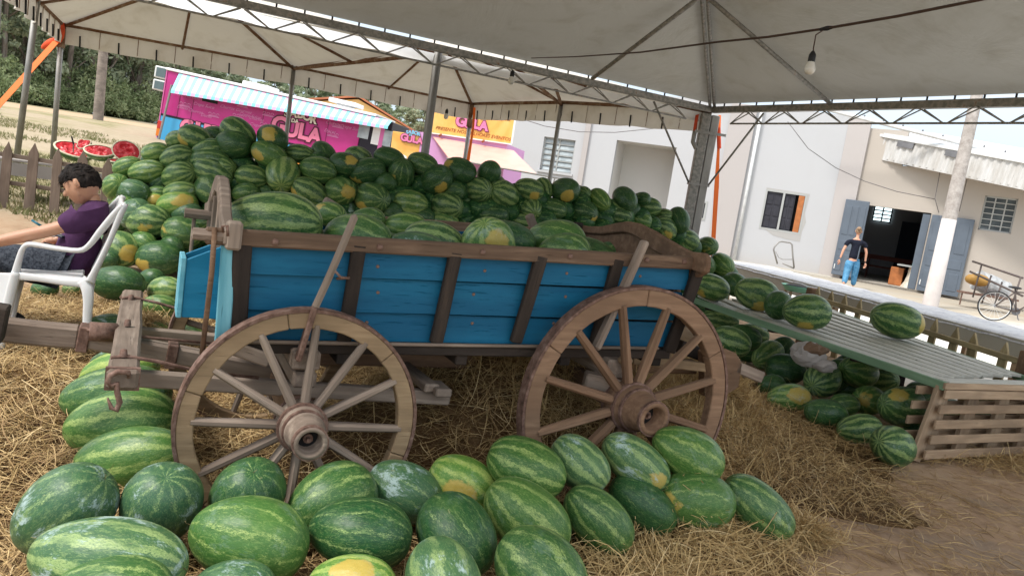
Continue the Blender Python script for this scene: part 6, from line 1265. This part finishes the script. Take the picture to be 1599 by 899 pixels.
# bent steel frame leaning on the hall wall
q = at_d(1245, 437, 23.0); sf = thing('chair_frame', 'bare bent steel tube chair frame standing against the white hall', 'chair frame', q)
rod('tube', [at_d(x, y, 23) - q for x, y in ((1214, 412), (1208, 390), (1209, 386), (1216, 378), (1221, 377), (1234, 379), (1237, 382), (1238, 400), (1240, 418))], .024, 'galvanised', sf, 8); rod('tube', [at_d(x, y, 23) - q for x, y in ((1222, 411), (1240, 419))], .02, 'galvanised', sf, 6); rod('tube', [at_d(x, y, 23) - q for x, y in ((1211, 392), (1216, 402), (1222, 405), (1237, 405))], .01, 'galvanised', sf, 6)
# benches and small table in the doorway
for k, (px, py, d) in enumerate(((1385, 398, 29), (1400, 405, 28), (1372, 408, 28.5))):
    q = at_d(px, py, d); bn_ = thing('wooden_bench', ['dark wooden bench at the back of the room behind the doorway', 'dark reddish bench in the middle of the doorway', 'dark wooden bench at the left of the doorway'][k], 'bench', (q.x, q.y, .05), (0, 0, WB + rad([0, 4, -6][k])))
    kid('seat', MB().bx((-1.0, -.15, .42), (1.0, .15, .46)), 'bench_wood', bn_); kid('backrest', MB().bx((-1.0, .15, .70), (1.0, .18, .86)), 'bench_wood', bn_)
    for x in (-.9, .9): kid('leg', MB().tube([(x, -.15, 0), (x, .0, .44)], .03, 4).tube([(x, .2, 0), (x, .17, .86)], .03, 4), 'bench_wood', bn_)
q = at_d(1424, 437, 25.6); tt = thing('side_table', 'small table with a flared pale base and green cloth in the doorway', 'table', (q.x, q.y, .03), (0, 0, WB))
kid('base', MB().lathe([(.33, 0), (.22, .2), (.17, .45), (.16, .70), (.001, .70)], 6), 'letter_cream', tt); kid('table_top', MB().bx((-.50, -.25, .70), (.45, .25, .75)), 'window_steel', tt); kid('green_cloth', MB().ell((.12, 0, .80), (.22, .16, .07)), 'green_sq', tt, smooth=True)
q = at_d(1402, 423, 26.0); ob = thing('orange_box', 'orange brown box on the floor just inside the doorway', 'box', (q.x, q.y, .05), (0, 0, WB)); kid('box_body', MB().bx((-.2, -.2, 0), (.2, .2, .6)), 'orange_wood', ob, bevel=.01)
# ------------------------------------------------------------------ people
def skin_body(name, pts, edges, mat, parent, sub=2, label=None):
    """one continuous skinned surface over connected joints; pts = (Vector, radius)"""
    bm = bmesh.new(); lay = bm.verts.layers.skin.verify(); vs = []
    for i, (p, r) in enumerate(pts):
        v = bm.verts.new(p); v[lay].radius = (r, r) if not isinstance(r, tuple) else r; v[lay].use_root = (i == 0); vs.append(v)
    for a, b in edges: bm.edges.new((vs[a], vs[b]))
    me = bpy.data.meshes.new(name); bm.to_mesh(me); bm.free(); me.materials.append(MAT[mat])
    o = bpy.data.objects.new(name, me); COL.objects.link(o); o.parent = parent
    s = o.modifiers.new('skin', 'SKIN'); s.use_smooth_shade = True; s.branch_smoothing = .5
    if sub: q = o.modifiers.new('sub', 'SUBSURF'); q.levels = sub; q.render_levels = sub
    return o
def chain(n, start=0): return [(start + i, start + i + 1) for i in range(n - 1)]
def head(parent, P, fwd, up, s, skinm, hairm, hair='short', tail=False):
    fwd = fwd.normalized(); up = (up - fwd * up.dot(fwd)).normalized(); lf = up.cross(fwd); R = Matrix((fwd, lf, up)).transposed()
    def g(d, c, w_): return math.exp(-((d - Vector(c).normalized()).length / w_) ** 2)
    def surf(d):
        r = 1 / math.sqrt((d.x / .098) ** 2 + (d.y / .076) ** 2 + (d.z / .118) ** 2)
        if d.z < 0: r *= 1 - .10 * min(1, -d.z * 1.2) * (d.x < .2)
        r += .026 * g(d, (.92, 0, -.12), .12) + .014 * g(d, (.95, 0, .02), .09)              # nose
        r += .010 * g(d, (.80, 0, -.80), .22) + .006 * g(d, (.86, 0, -.42), .10)            # chin, lips
        r += .006 * g(d, (.93, .0, .28), .28)                                               # brow
        for q in (-1, 1): r -= .010 * g(d, (.88, .34 * q, .08), .14); r += .004 * g(d, (.78, .5 * q, -.16), .2)
        r -= .006 * g(d, (.90, 0, -.32), .07)
        return r
    m = MB(); vs = []; fs = []; n_, mm = 56, 40
    for i in range(mm + 1):
        th = math.pi * i / mm
        for k in range(n_):
            a = 2 * math.pi * k / n_; d = Vector((math.sin(th) * math.cos(a), math.sin(th) * math.sin(a), math.cos(th))); vs.append(R @ (d * surf(d)) * s)
    for i in range(mm):
        for k in range(n_): k2 = (k + 1) % n_; fs.append((i * n_ + k, i * n_ + k2, (i + 1) * n_ + k2, (i + 1) * n_ + k))
    h = kid('head', m.add(vs, fs), skinm, parent, P, smooth=True)
    for q in (-1, 1):
        e = MB().ell((0, 0, 0), (.011, .020, .031), 14, 10); e.ell((.0, .006 * q, .0), (.016, .008, .034), 12, 8)
        eo = kid('ear', e, skinm, h, R @ Vector((-.008, .077 * q, -.008)) * s, R, smooth=True, scale=(s, s, s))
        kid('eye', MB().ell((0, 0, 0), (.006, .015, .0055), 10, 6), 'eye_dark', h, R @ Vector((.0855, .030 * q, .004)) * s, R, smooth=True, scale=(s, s, s)); kid('eyebrow', MB().ell((0, 0, 0), (.006, .019, .0045), 10, 6), hairm, h, R @ Vector((.094, .030 * q, .026)) * s, R, smooth=True, scale=(s, s, s))
    kid('lips', MB().ell((0, 0, 0), (.007, .020, .005), 12, 6), 'lip', h, R @ Vector((.091, 0, -.047)) * s, R, smooth=True, scale=(s, s, s))
    # hair cap with uneven locks
    vs = []; fs = []; keep = {}
    for i in range(mm + 1):
        th = math.pi * i / mm
        for k in range(n_):
            a = 2 * math.pi * k / n_; d = Vector((math.sin(th) * math.cos(a), math.sin(th) * math.sin(a), math.cos(th)))
            side = abs(d.y); lim = .40 if d.x > .45 else (.40 - (.45 - d.x) * .75 if d.x > -.02 else max(-.56, .05 - (-.02 - d.x) * 3.0))
            if hair == 'short': lim += .10 * noise.noise(d * 6)
            t = d.z - lim; th_ = .016 + .010 * noise.noise(d * 4) + .002 * noise.noise(d * 17) + (.012 * g(d, (.8, 0, .7), .5))
            k_ = ss(-.06, .10, t); r = surf(d) - .004 + th_ * k_ if t > -.10 else surf(d) * .94
            keep[i, k] = t > -.06; vs.append(R @ (d * r) * s)
    for i in range(mm):
        for k in range(n_):
            k2 = (k + 1) % n_
            if keep[i, k] or keep[i + 1, k]: fs.append((i * n_ + k, i * n_ + k2, (i + 1) * n_ + k2, (i + 1) * n_ + k))
    hm = MB().add(vs, fs)
    if hair == 'short':
        for j in range(260):
            a = random.uniform(0, 6.28); z = random.uniform(.25, 1); q = math.sqrt(1 - z * z); d = Vector((q * math.cos(a), q * math.sin(a), z))
            if d.x > .45 and z < .45: continue
            p = d * (surf(d) + .014); tdir = (Vector((.8, .2 * math.sin(a * 3), -.25)) - d * d.x * .5).normalized(); e_ = p + tdir * random.uniform(.018, .035) + d * .006; sdv = d.cross(tdir) * .005
            hm.add([R @ (p - sdv) * s, R @ (p + sdv) * s, R @ e_ * s], [(0, 1, 2)])
    else: hm.ell(R @ Vector((-.10, .0, .06)) * s, (.05 * s, .06 * s, .05 * s), 12, 8)
    kid('hair', hm, hairm, h, smooth=True)
    return h
def hand(pts_palm, R, s, mat, parent, curl=.5, side=1):
    """palm, four fingers of different length and a thumb; local x = towards fingertips, z = back of hand"""
    P = [(Vector((-.03, 0, 0)), .022), (Vector((.0, 0, 0)), .026), (Vector((.045, 0, 0)), .028)]; E = [(0, 1), (1, 2)]
    for k, (y, ln) in enumerate(((-.030, .066), (-.010, .080), (.011, .074), (.030, .058))):
        b = len(P); root = Vector((.070, y, 0)); P.append((root, .0095)); E.append((2, b)); p = root; ang = -curl * .5
        for j in range(3): ang -= curl * .45; p = p + Vector((math.cos(ang), 0, math.sin(ang))) * ln * (.42, .33, .25)[j]; P.append((p, (.0090, .0082, .0068)[j])); E.append((len(P) - 2, len(P) - 1))
    b = len(P); P.append((Vector((.012, -.034 * side, -.006)), .012)); E.append((1, b)); P.append((Vector((.040, -.052 * side, -.018)), .010)); E.append((b, b + 1)); P.append((Vector((.062, -.055 * side, -.028)), .008)); E.append((b + 1, b + 2))
    P = [(pts_palm + R @ (p * s), r * s) for p, r in P]; return skin_body('hand', P, E, mat, parent, 1)
BD = 4.35
def bp(x, y, dz=0.0): return at_d(x, y, BD + dz)
boyO = bp(100, 430); boyO = Vector((boyO.x, boyO.y, 0)); boy = thing('person', 'dark haired boy in a purple T-shirt sitting in the white chair looking down', 'person', boyO)
def B_(x, y, dz=0.0): return bp(x, y, dz) - boyO
body = [(B_(100, 422, .12), .105), (B_(120, 392, .10), .10), (B_(139, 356, .09), .085), (B_(152, 335, .08), .042), (B_(149, 313, .07), .034), (B_(140, 300, .06), .038),      # 0-5 spine and neck
        (B_(150, 338, -.05), .036), (B_(112, 350, -.13), .038), (B_(72, 361, -.16), .037), (B_(30, 370, -.20), .037), (B_(-25, 382, -.24), .029),                  # near arm 6-10
        (B_(152, 340, .22), .036), (B_(128, 368, .33), .042), (B_(112, 388, .34), .036), (B_(92, 374, .20), .028),                                                    # far arm 11-14
        (B_(70, 412, .02), .085), (B_(20, 406, -.02), .075), (B_(-40, 402, -.04), .060), (B_(-44, 450, -.02), .052), (B_(-30, 500, .0), .038),                        # near leg 15-19
        (B_(70, 412, .24), .085), (B_(20, 405, .26), .075), (B_(-30, 404, .28), .060), (B_(-20, 450, .28), .052), (B_(4, 486, .28), .038)]
skin_body('body', body, chain(6) + [(3, 6)] + chain(5, 6) + [(3, 11)] + chain(4, 11) + [(0, 15)] + chain(5, 15) + [(0, 20)] + chain(5, 20), 'boy_skin', boy)
sh_ = [(B_(104, 426, .10), .125), (B_(112, 408, .10), .122), (B_(124, 386, .09), .125), (B_(139, 358, .08), .128), (B_(152, 335, .08), .110), (B_(157, 314, .075), .058),
       (B_(150, 337, -.06), .088), (B_(122, 345, -.115), .075), (B_(90, 354, -.14), .066), (B_(152, 339, .24), .085), (B_(134, 362, .30), .066)]
shirt = skin_body('shirt', sh_, chain(6) + [(4, 6), (6, 7), (7, 8), (4, 9), (9, 10)], 'purple_shirt', boy)
tx = bpy.data.textures.new('folds', 'CLOUDS'); tx.noise_scale = .09; dm = shirt.modifiers.new('folds', 'DISPLACE'); dm.texture = tx; dm.strength = .022; dm.mid_level = .5
jn = [(B_(104, 428, .11), .125), (B_(84, 417, .02), .108), (B_(40, 407, -.02), .098), (B_(-10, 403, -.03), .085), (B_(-40, 402, -.04), .08), (B_(84, 417, .22), .108), (B_(40, 406, .26), .098), (B_(-28, 404, .28), .08)]
jeans = skin_body('shorts', jn, [(0, 1), (1, 2), (2, 3), (3, 4), (0, 5), (5, 6), (6, 7)], 'dark_denim', boy); dm = jeans.modifiers.new('folds', 'DISPLACE'); dm.texture = tx; dm.strength = .018
head(boy, B_(128, 288, .05), (-r_ * .90 - u_ * .44 + f_ * -.04), (u_ * .88 - r_ * .42), .98, 'boy_skin', 'dark_hair')
Rn = frame(-r_ - u_ * .2); hand(B_(88, 374, .16), Rn, .95, 'boy_skin', boy, 1.0); hand(B_(-30, 383, -.24), Rn, 1.0, 'boy_skin', boy, .6)
kid('shoe', MB().ell(B_(8, 494, .26), (.12, .045, .045), 14, 8), 'shoe_dark', boy, smooth=True); kid('shoe', MB().ell(B_(-40, 508, .0), (.12, .045, .045), 14, 8), 'shoe_dark', boy, smooth=True)
tag(rod('pen', [bp(50, 344, .02), bp(66, 354, .02)], .007, 'pen_teal', None, 8), 'teal pen held up in front of the seated boy', 'pen')
pn = tag(kid('phone', MB().box((0, 0, 0), (.075, .035, .012), frame(r_ - u_ * .35)), 'phone_dark', None, bp(90, 367, -.02), bevel=.003), 'small dark phone in the far hand of the seated boy', 'phone')
# white plastic armchair
ch0 = at_d(100, 500, BD); ch0 = Vector((ch0.x, ch0.y, 0)); chair = thing('plastic_chair', 'white moulded plastic armchair with the boy sitting in it', 'chair', ch0)
CWv = Vector((-.55, 1, 0)).normalized(); CD = BD - .22
def cp_(x, y, w_=0.0): return at_d(x, y, CD) - ch0 + CWv * w_
def path_bar(pts, w_, t, W, n=3):
    """moulded bar: flat section w_ wide along W, t thick, swept along pts"""
    m = MB(); P = [Vector(p) for p in pts]; Q = []
    for i in range(len(P) - 1):
        p0, p1, p2, p3 = P[max(i - 1, 0)], P[i], P[i + 1], P[min(i + 2, len(P) - 1)]
        for k in range(n): s_ = k / n; Q.append(.5 * ((2 * p1) + (p2 - p0) * s_ + (2 * p0 - 5 * p1 + 4 * p2 - p3) * s_ * s_ + (3 * p1 - p0 - 3 * p2 + p3) * s_ ** 3))
    Q.append(P[-1]); vs = []; fs = []; ts = t if hasattr(t, '__len__') else None; prof = [(-.5, -.3), (-.38, -.5), (.38, -.5), (.5, -.3), (.5, .3), (.38, .5), (-.38, .5), (-.5, .3)]
    for i, q in enumerate(Q):
        T = (Q[min(i + 1, len(Q) - 1)] - Q[max(i - 1, 0)]).normalized(); N = T.cross(W).normalized(); tt = t if ts is None else np.interp(i / (len(Q) - 1), np.linspace(0, 1, len(t)), t)
        vs += [q + W * a * w_ + N * b_ * tt for a, b_ in prof]
    for i in range(len(Q) - 1):
        for k in range(8): fs.append((i * 8 + k, i * 8 + (k + 1) % 8, i * 8 + 8 + (k + 1) % 8, i * 8 + 8 + k))
    fs += [tuple(range(8))[::-1], tuple((len(Q) - 1) * 8 + k for k in range(8))]; return m.add(vs, fs)
for w_ in (0, .52):
    kid('armrest', path_bar([cp_(x, y, w_) for x, y in ((24, 428), (30, 404), (37, 386), (50, 381), (85, 387), (122, 391), (138, 384), (156, 362), (176, 338), (192, 320))], .055, [.040, .030, .026, .022, .022, .022, .026, .034, .036, .03], CWv), 'chair_plastic', chair, smooth=True)
    kid('back_frame', path_bar([cp_(x, y, w_) for x, y in ((196, 318), (186, 340), (172, 374), (156, 408), (146, 428), (141, 440))], .045, [.03, .03, .028, .03, .035, .05], CWv), 'chair_plastic', chair, smooth=True)
    kid('seat_rail', path_bar([cp_(x, y, w_) for x, y in ((22, 430), (60, 434), (100, 440), (128, 442))], .035, [.045, .035, .035, .045], CWv), 'chair_plastic', chair, smooth=True)
    kid('leg', path_bar([cp_(x, y, w_) for x, y in ((126, 436), (136, 448), (138, 470), (136, 498), (135, 540))], .05, [.05, .06, .05, .042, .04], CWv), 'chair_plastic', chair, smooth=True)
    kid('leg', path_bar([cp_(x, y, w_) for x, y in ((26, 424), (20, 445), (13, 475), (6, 505), (0, 545))], .065, [.045, .05, .05, .045, .04], CWv), 'chair_plastic', chair, smooth=True)
kid('leg_panel', MB().add([cp_(-30, 427, .02), cp_(20, 428, .02), cp_(6, 482, .02), cp_(-30, 482, .02), cp_(-30, 427, .05), cp_(20, 428, .05), cp_(6, 482, .05), cp_(-30, 482, .05)], [(0, 1, 2, 3), (7, 6, 5, 4), (0, 4, 5, 1), (1, 5, 6, 2), (2, 6, 7, 3)]), 'chair_plastic', chair, bevel=.006)
kid('front_apron', MB().add([cp_(24, 426, 0), cp_(24, 426, .52), cp_(10, 478, .52), cp_(10, 478, 0), cp_(18, 426, 0), cp_(18, 426, .52), cp_(2, 478, .52), cp_(2, 478, 0)], [(0, 1, 2, 3), (7, 6, 5, 4), (0, 4, 5, 1), (2, 6, 7, 3), (1, 5, 6, 2), (0, 3, 7, 4)]), 'chair_plastic', chair, bevel=.008)
m = MB(); A = [cp_(22, 432, 0), cp_(22, 432, .52), cp_(130, 441, .52), cp_(130, 441, 0)]; m.add([p + Vector((0, 0, .02)) for p in A] + A, [(0, 1, 2, 3), (7, 6, 5, 4), (0, 4, 5, 1), (1, 5, 6, 2), (2, 6, 7, 3), (3, 7, 4, 0)]); kid('seat', m, 'chair_plastic', chair, bevel=.008)
for i in range(5): kid('back_slat', path_bar([cp_(x, y, .09 + i * .085) for x, y in ((184, 342), (172, 374), (156, 408), (142, 436))], .05, .008, CWv), 'chair_plastic', chair, smooth=True)
kid('back_top', path_bar([cp_(190, 326, w_) for w_ in (.0, .26, .52)], .055, .018, Vector((.3, 0, .95)).normalized()), 'chair_plastic', chair, smooth=True)
# woman walking to the double door
WD = 22.0; wo = at_d(1325, 448, WD); wo = Vector((wo.x, wo.y, 0)); wm_ = thing('person', 'woman seen from behind in dark T-shirt and blue jeans walking to the doorway', 'person', wo)
def W_(x, y, dz=0.0): return at_d(x, y, WD + dz) - wo
wb = [(W_(1331, 406), .085), (W_(1333, 396), .07), (W_(1336, 383), .10), (W_(1338, 376), .075), (W_(1339, 371), .045), (W_(1340, 366), .045),
      (W_(1325, 377), .045), (W_(1317, 390), .038), (W_(1312, 403), .026), (W_(1350, 380), .045), (W_(1353, 395), .038), (W_(1351, 409, .05), .026),
      (W_(1326, 410), .085), (W_(1321, 428), .055), (W_(1317, 444, -.08), .038), (W_(1337, 411), .085), (W_(1334, 429, .1), .055), (W_(1332, 447, .2), .038)]
EE = chain(6) + [(3, 6)] + chain(3, 6) + [(3, 9)] + chain(3, 9) + [(0, 12)] + chain(3, 12) + [(0, 15)] + chain(3, 15)
skin_body('body', wb, EE, 'woman_skin', wm_)
skin_body('shirt', [(W_(1331, 407), .13), (W_(1333, 396), .125), (W_(1336, 384), .135), (W_(1338, 377), .11), (W_(1325, 377), .075), (W_(1320, 384), .065), (W_(1350, 380), .075), (W_(1353, 388), .065)], [(0, 1), (1, 2), (2, 3), (3, 4), (4, 5), (3, 6), (6, 7)], 'navy_shirt', wm_)
skin_body('jeans', [(W_(1332, 402), .12)] + [(W_(x, y, z), r) for x, y, z, r in ((1326, 411, 0, .125), (1321, 429, 0, .09), (1318, 443, -.06, .075), (1337, 412, 0, .125), (1334, 430, .1, .09), (1332, 446, .18, .075))], [(0, 1), (1, 2), (2, 3), (0, 4), (4, 5), (5, 6)], 'blue_jeans', wm_)
head(wm_, W_(1341, 361), Vector((.35, .9, -.05)), Vector((0, 0, 1)), .98, 'woman_skin', 'fair_hair', 'bun')
hand(W_(1311, 406), frame(-u_ + r_ * -.1), 1.0, 'woman_skin', wm_, .5); hand(W_(1351, 412, .05), frame(-u_ + f_ * .2), 1.0, 'woman_skin', wm_, .6)
for x, y, z in ((1317, 448, -.1), (1332, 451, .2)): kid('shoe', MB().ell(W_(x, y, z), (.05, .13, .045), 12, 8), 'shoe_sole', wm_, smooth=True)
# ------------------------------------------------------------------ trees
def crown_mesh(seed, H, Rr, z0, nclump, nleaf, ls, droop=.5, bush=False, mat='eucalyptus_leaf'):
    rs = np.random.default_rng(seed); vs = []; tn = []
    for c in range(nclump):
        t = rs.random(); a = rs.random() * 6.283; z = z0 + (H - z0) * t; rr = Rr * (math.sin(math.pi * min(1, .15 + .8 * t)) ** .6) * (.35 + .65 * math.sqrt(rs.random())); cx, cy = rr * math.cos(a), rr * math.sin(a)
        if bush: z = H * (1 - (rr / Rr) ** 2 * .75) * rs.uniform(.35, 1)
        cr = Rr * rs.uniform(.14, .30); ct = rs.random() * .6
        for k in range(nleaf):
            d = rs.normal(size=3); d /= np.linalg.norm(d); q = np.array([cx, cy, z]) + d * cr * rs.random() ** .4 * np.array([1, 1, .75]); l = ls * rs.uniform(.6, 1.3); ax = rs.normal(size=3); ax[2] -= droop * 1.6; ax /= np.linalg.norm(ax); sd = np.cross(ax, rs.normal(size=3)); sd /= np.linalg.norm(sd) + 1e-6
            vs += [q - sd * l * .22, q + ax * l * .5 - sd * l * .02, q + sd * l * .22, q - ax * l * .5]; tt = min(1, max(0, ct + rs.uniform(-.1, .4))); tn += [tt] * 4
    n_ = len(vs) // 4; me = bpy.data.meshes.new('crown'); V = np.array(vs, np.float32); me.vertices.add(len(V)); me.vertices.foreach_set('co', V.reshape(-1)); me.loops.add(n_ * 4); me.loops.foreach_set('vertex_index', np.arange(n_ * 4, dtype=np.int32)); me.polygons.add(n_); me.polygons.foreach_set('loop_start', np.arange(0, n_ * 4, 4, dtype=np.int32)); me.update(calc_edges=True)
    at = me.attributes.new('tint', 'FLOAT', 'POINT'); at.data.foreach_set('value', np.array(tn, np.float32)); me.materials.append(MAT[mat]); return me
def trunk_mesh(seed, H, r, limbs=5):
    rs = random.Random(seed); m = MB(); pts = [Vector((0, 0, -.6))]; p = Vector((0, 0, 0))
    for i in range(7): pts.append(p.copy()); p = p + Vector((rs.uniform(-.18, .18), rs.uniform(-.18, .18), H / 6.5))
    m.tube(pts, [r * 1.15] + [r * (1 - .11 * i) for i in range(7)], 8)
    for k in range(limbs):
        b = pts[rs.randint(2, 6)]; a = rs.uniform(0, 6.28); L_ = H * rs.uniform(.15, .28); m.tube([b, b + Vector((math.cos(a) * L_ * .4, math.sin(a) * L_ * .4, L_ * .4)), b + Vector((math.cos(a) * L_ * .7, math.sin(a) * L_ * .7, L_))], [r * .35, r * .22, r * .08], 5)
    me = m.mesh('trunk', True); me.materials.append(MAT['bark']); return me
EC = [crown_mesh(s, 15, 2.7, 2.4 + (s % 3) * .8, 66, 60, .36) for s in range(4)]; ET = [trunk_mesh(s, 14.5, .17 + .03 * (s % 3), 6) for s in range(4)]
DC = [crown_mesh(40 + s, 14.5, 3.3, 4.0, 80, 70, .62) for s in range(2)]
BC = [crown_mesh(20 + s, 2.6, 2.3, 0, 46, 60, .22, .1, True, 'bush_leaf') for s in range(3)]
BT = trunk_mesh(31, 1.6, .06, 4)
rt = random.Random(21)
def add_tree(x, y, s, label, group, i, name='eucalyptus_tree'):
    t = thing(name, label, 'tree', (x, y, gz(x, y)), (0, 0, rt.uniform(0, 6.28)), group); t.scale = (s, s, s)
    for nm, me in (('trunk', ET[i % 4]), ('crown', EC[(i * 7 + 1) % 4])): o = bpy.data.objects.new(nm, me); COL.objects.link(o); o.parent = t
NUMW = 'first second third fourth fifth sixth seventh eighth ninth tenth eleventh twelfth thirteenth fourteenth fifteenth sixteenth seventeenth eighteenth nineteenth twentieth'.split(); NUMW += ['twenty-' + q for q in NUMW[:9]] + ['thirtieth'] + ['thirty-' + q for q in NUMW[:9]]
ii = 0
for row, (d0, n_) in enumerate(((52, 17), (58, 17), (66, 15), (76, 12))):
    for k in range(n_):
        px = -90 + (360 + row * 12) * (k + rt.uniform(.15, .85)) / n_; d = d0 + px * .045 + rt.uniform(-2, 2); p = at_d(px, 180, d)
        dens = 'front row' if row == 0 else 'rows behind'
        add_tree(p.x, p.y, rt.uniform(.8, 1.15), [f'{NUMW[k]} eucalyptus from the left in the front row of the wood', 'tall eucalyptus standing back inside the wood on the left'][row > 0], ['eucalyptus at the edge of the wood', 'eucalyptus inside the wood'][row > 0], ii); ii += 1
for k in range(39):
    px = -80 + 350 * (k + rt.uniform(0, 1)) / 39; d = 49 + px * .05 + rt.uniform(-1.0, 4); p = at_d(px, 180, d)
    t = thing('bush', f'{NUMW[k]} bush from the left in the undergrowth along the foot of the wood', 'bush', (p.x, p.y, gz(p.x, p.y) - .2), (0, 0, rt.uniform(0, 6)), 'undergrowth bushes'); s = rt.uniform(.7, 1.25); t.scale = (s, s, s * rt.uniform(.8, 1.3))
    for nm, me in (('stem', BT), ('crown', BC[k % 3])): o = bpy.data.objects.new(nm, me); COL.objects.link(o); o.parent = t
for px, py, d, s, lab in ((268, 100, 88, .75, 'thin eucalyptus against the sky above the air conditioners of the trailer'), (288, 98, 92, .72, 'pale trunked eucalyptus rising behind the trailer roof'), (310, 104, 90, .66, 'rounded tree behind the front third of the trailer roof'), (330, 112, 90, .62, 'second rounded tree behind the trailer roof'),
                      (352, 118, 96, .55, 'low tree just right of the pair behind the trailer roof'), (372, 125, 96, .52, 'lower end of the tree line behind the trailer'), (430, 128, 80, .60, 'spreading tree behind the trailer left of the yellow house'), (462, 130, 84, .62, 'tree behind the trailer next to the yellow house'), (492, 137, 78, .55, 'tree touching the left verge of the yellow house'), (520, 146, 80, .5, 'tree crown just above the roof of the yellow house'), (585, 160, 74, .52, 'tree behind the right slope of the yellow house'),
                      (612, 168, 70, .48, 'small tree right behind the roof corner of the yellow house'), (640, 176, 60, .5, 'loose tree left of the middle gutter pole'), (662, 176, 52, .62, 'feathery tree half hidden by the middle gutter pole'), (680, 190, 55, .6, 'tree behind the orange banner')):
    p = at_d(px, py, d); g = gz(p.x, p.y); k = (p.z - g) / 14.5; t = thing('tree', lab, 'tree', (p.x, p.y, g), (0, 0, rt.uniform(0, 6))); t.scale = (k * 1.5, k * 1.5, k * 1.12)
    for nm, me in (('trunk', ET[ii % 4]), ('crown', DC[ii % 2])): o = bpy.data.objects.new(nm, me); COL.objects.link(o); o.parent = t
    ii += 1
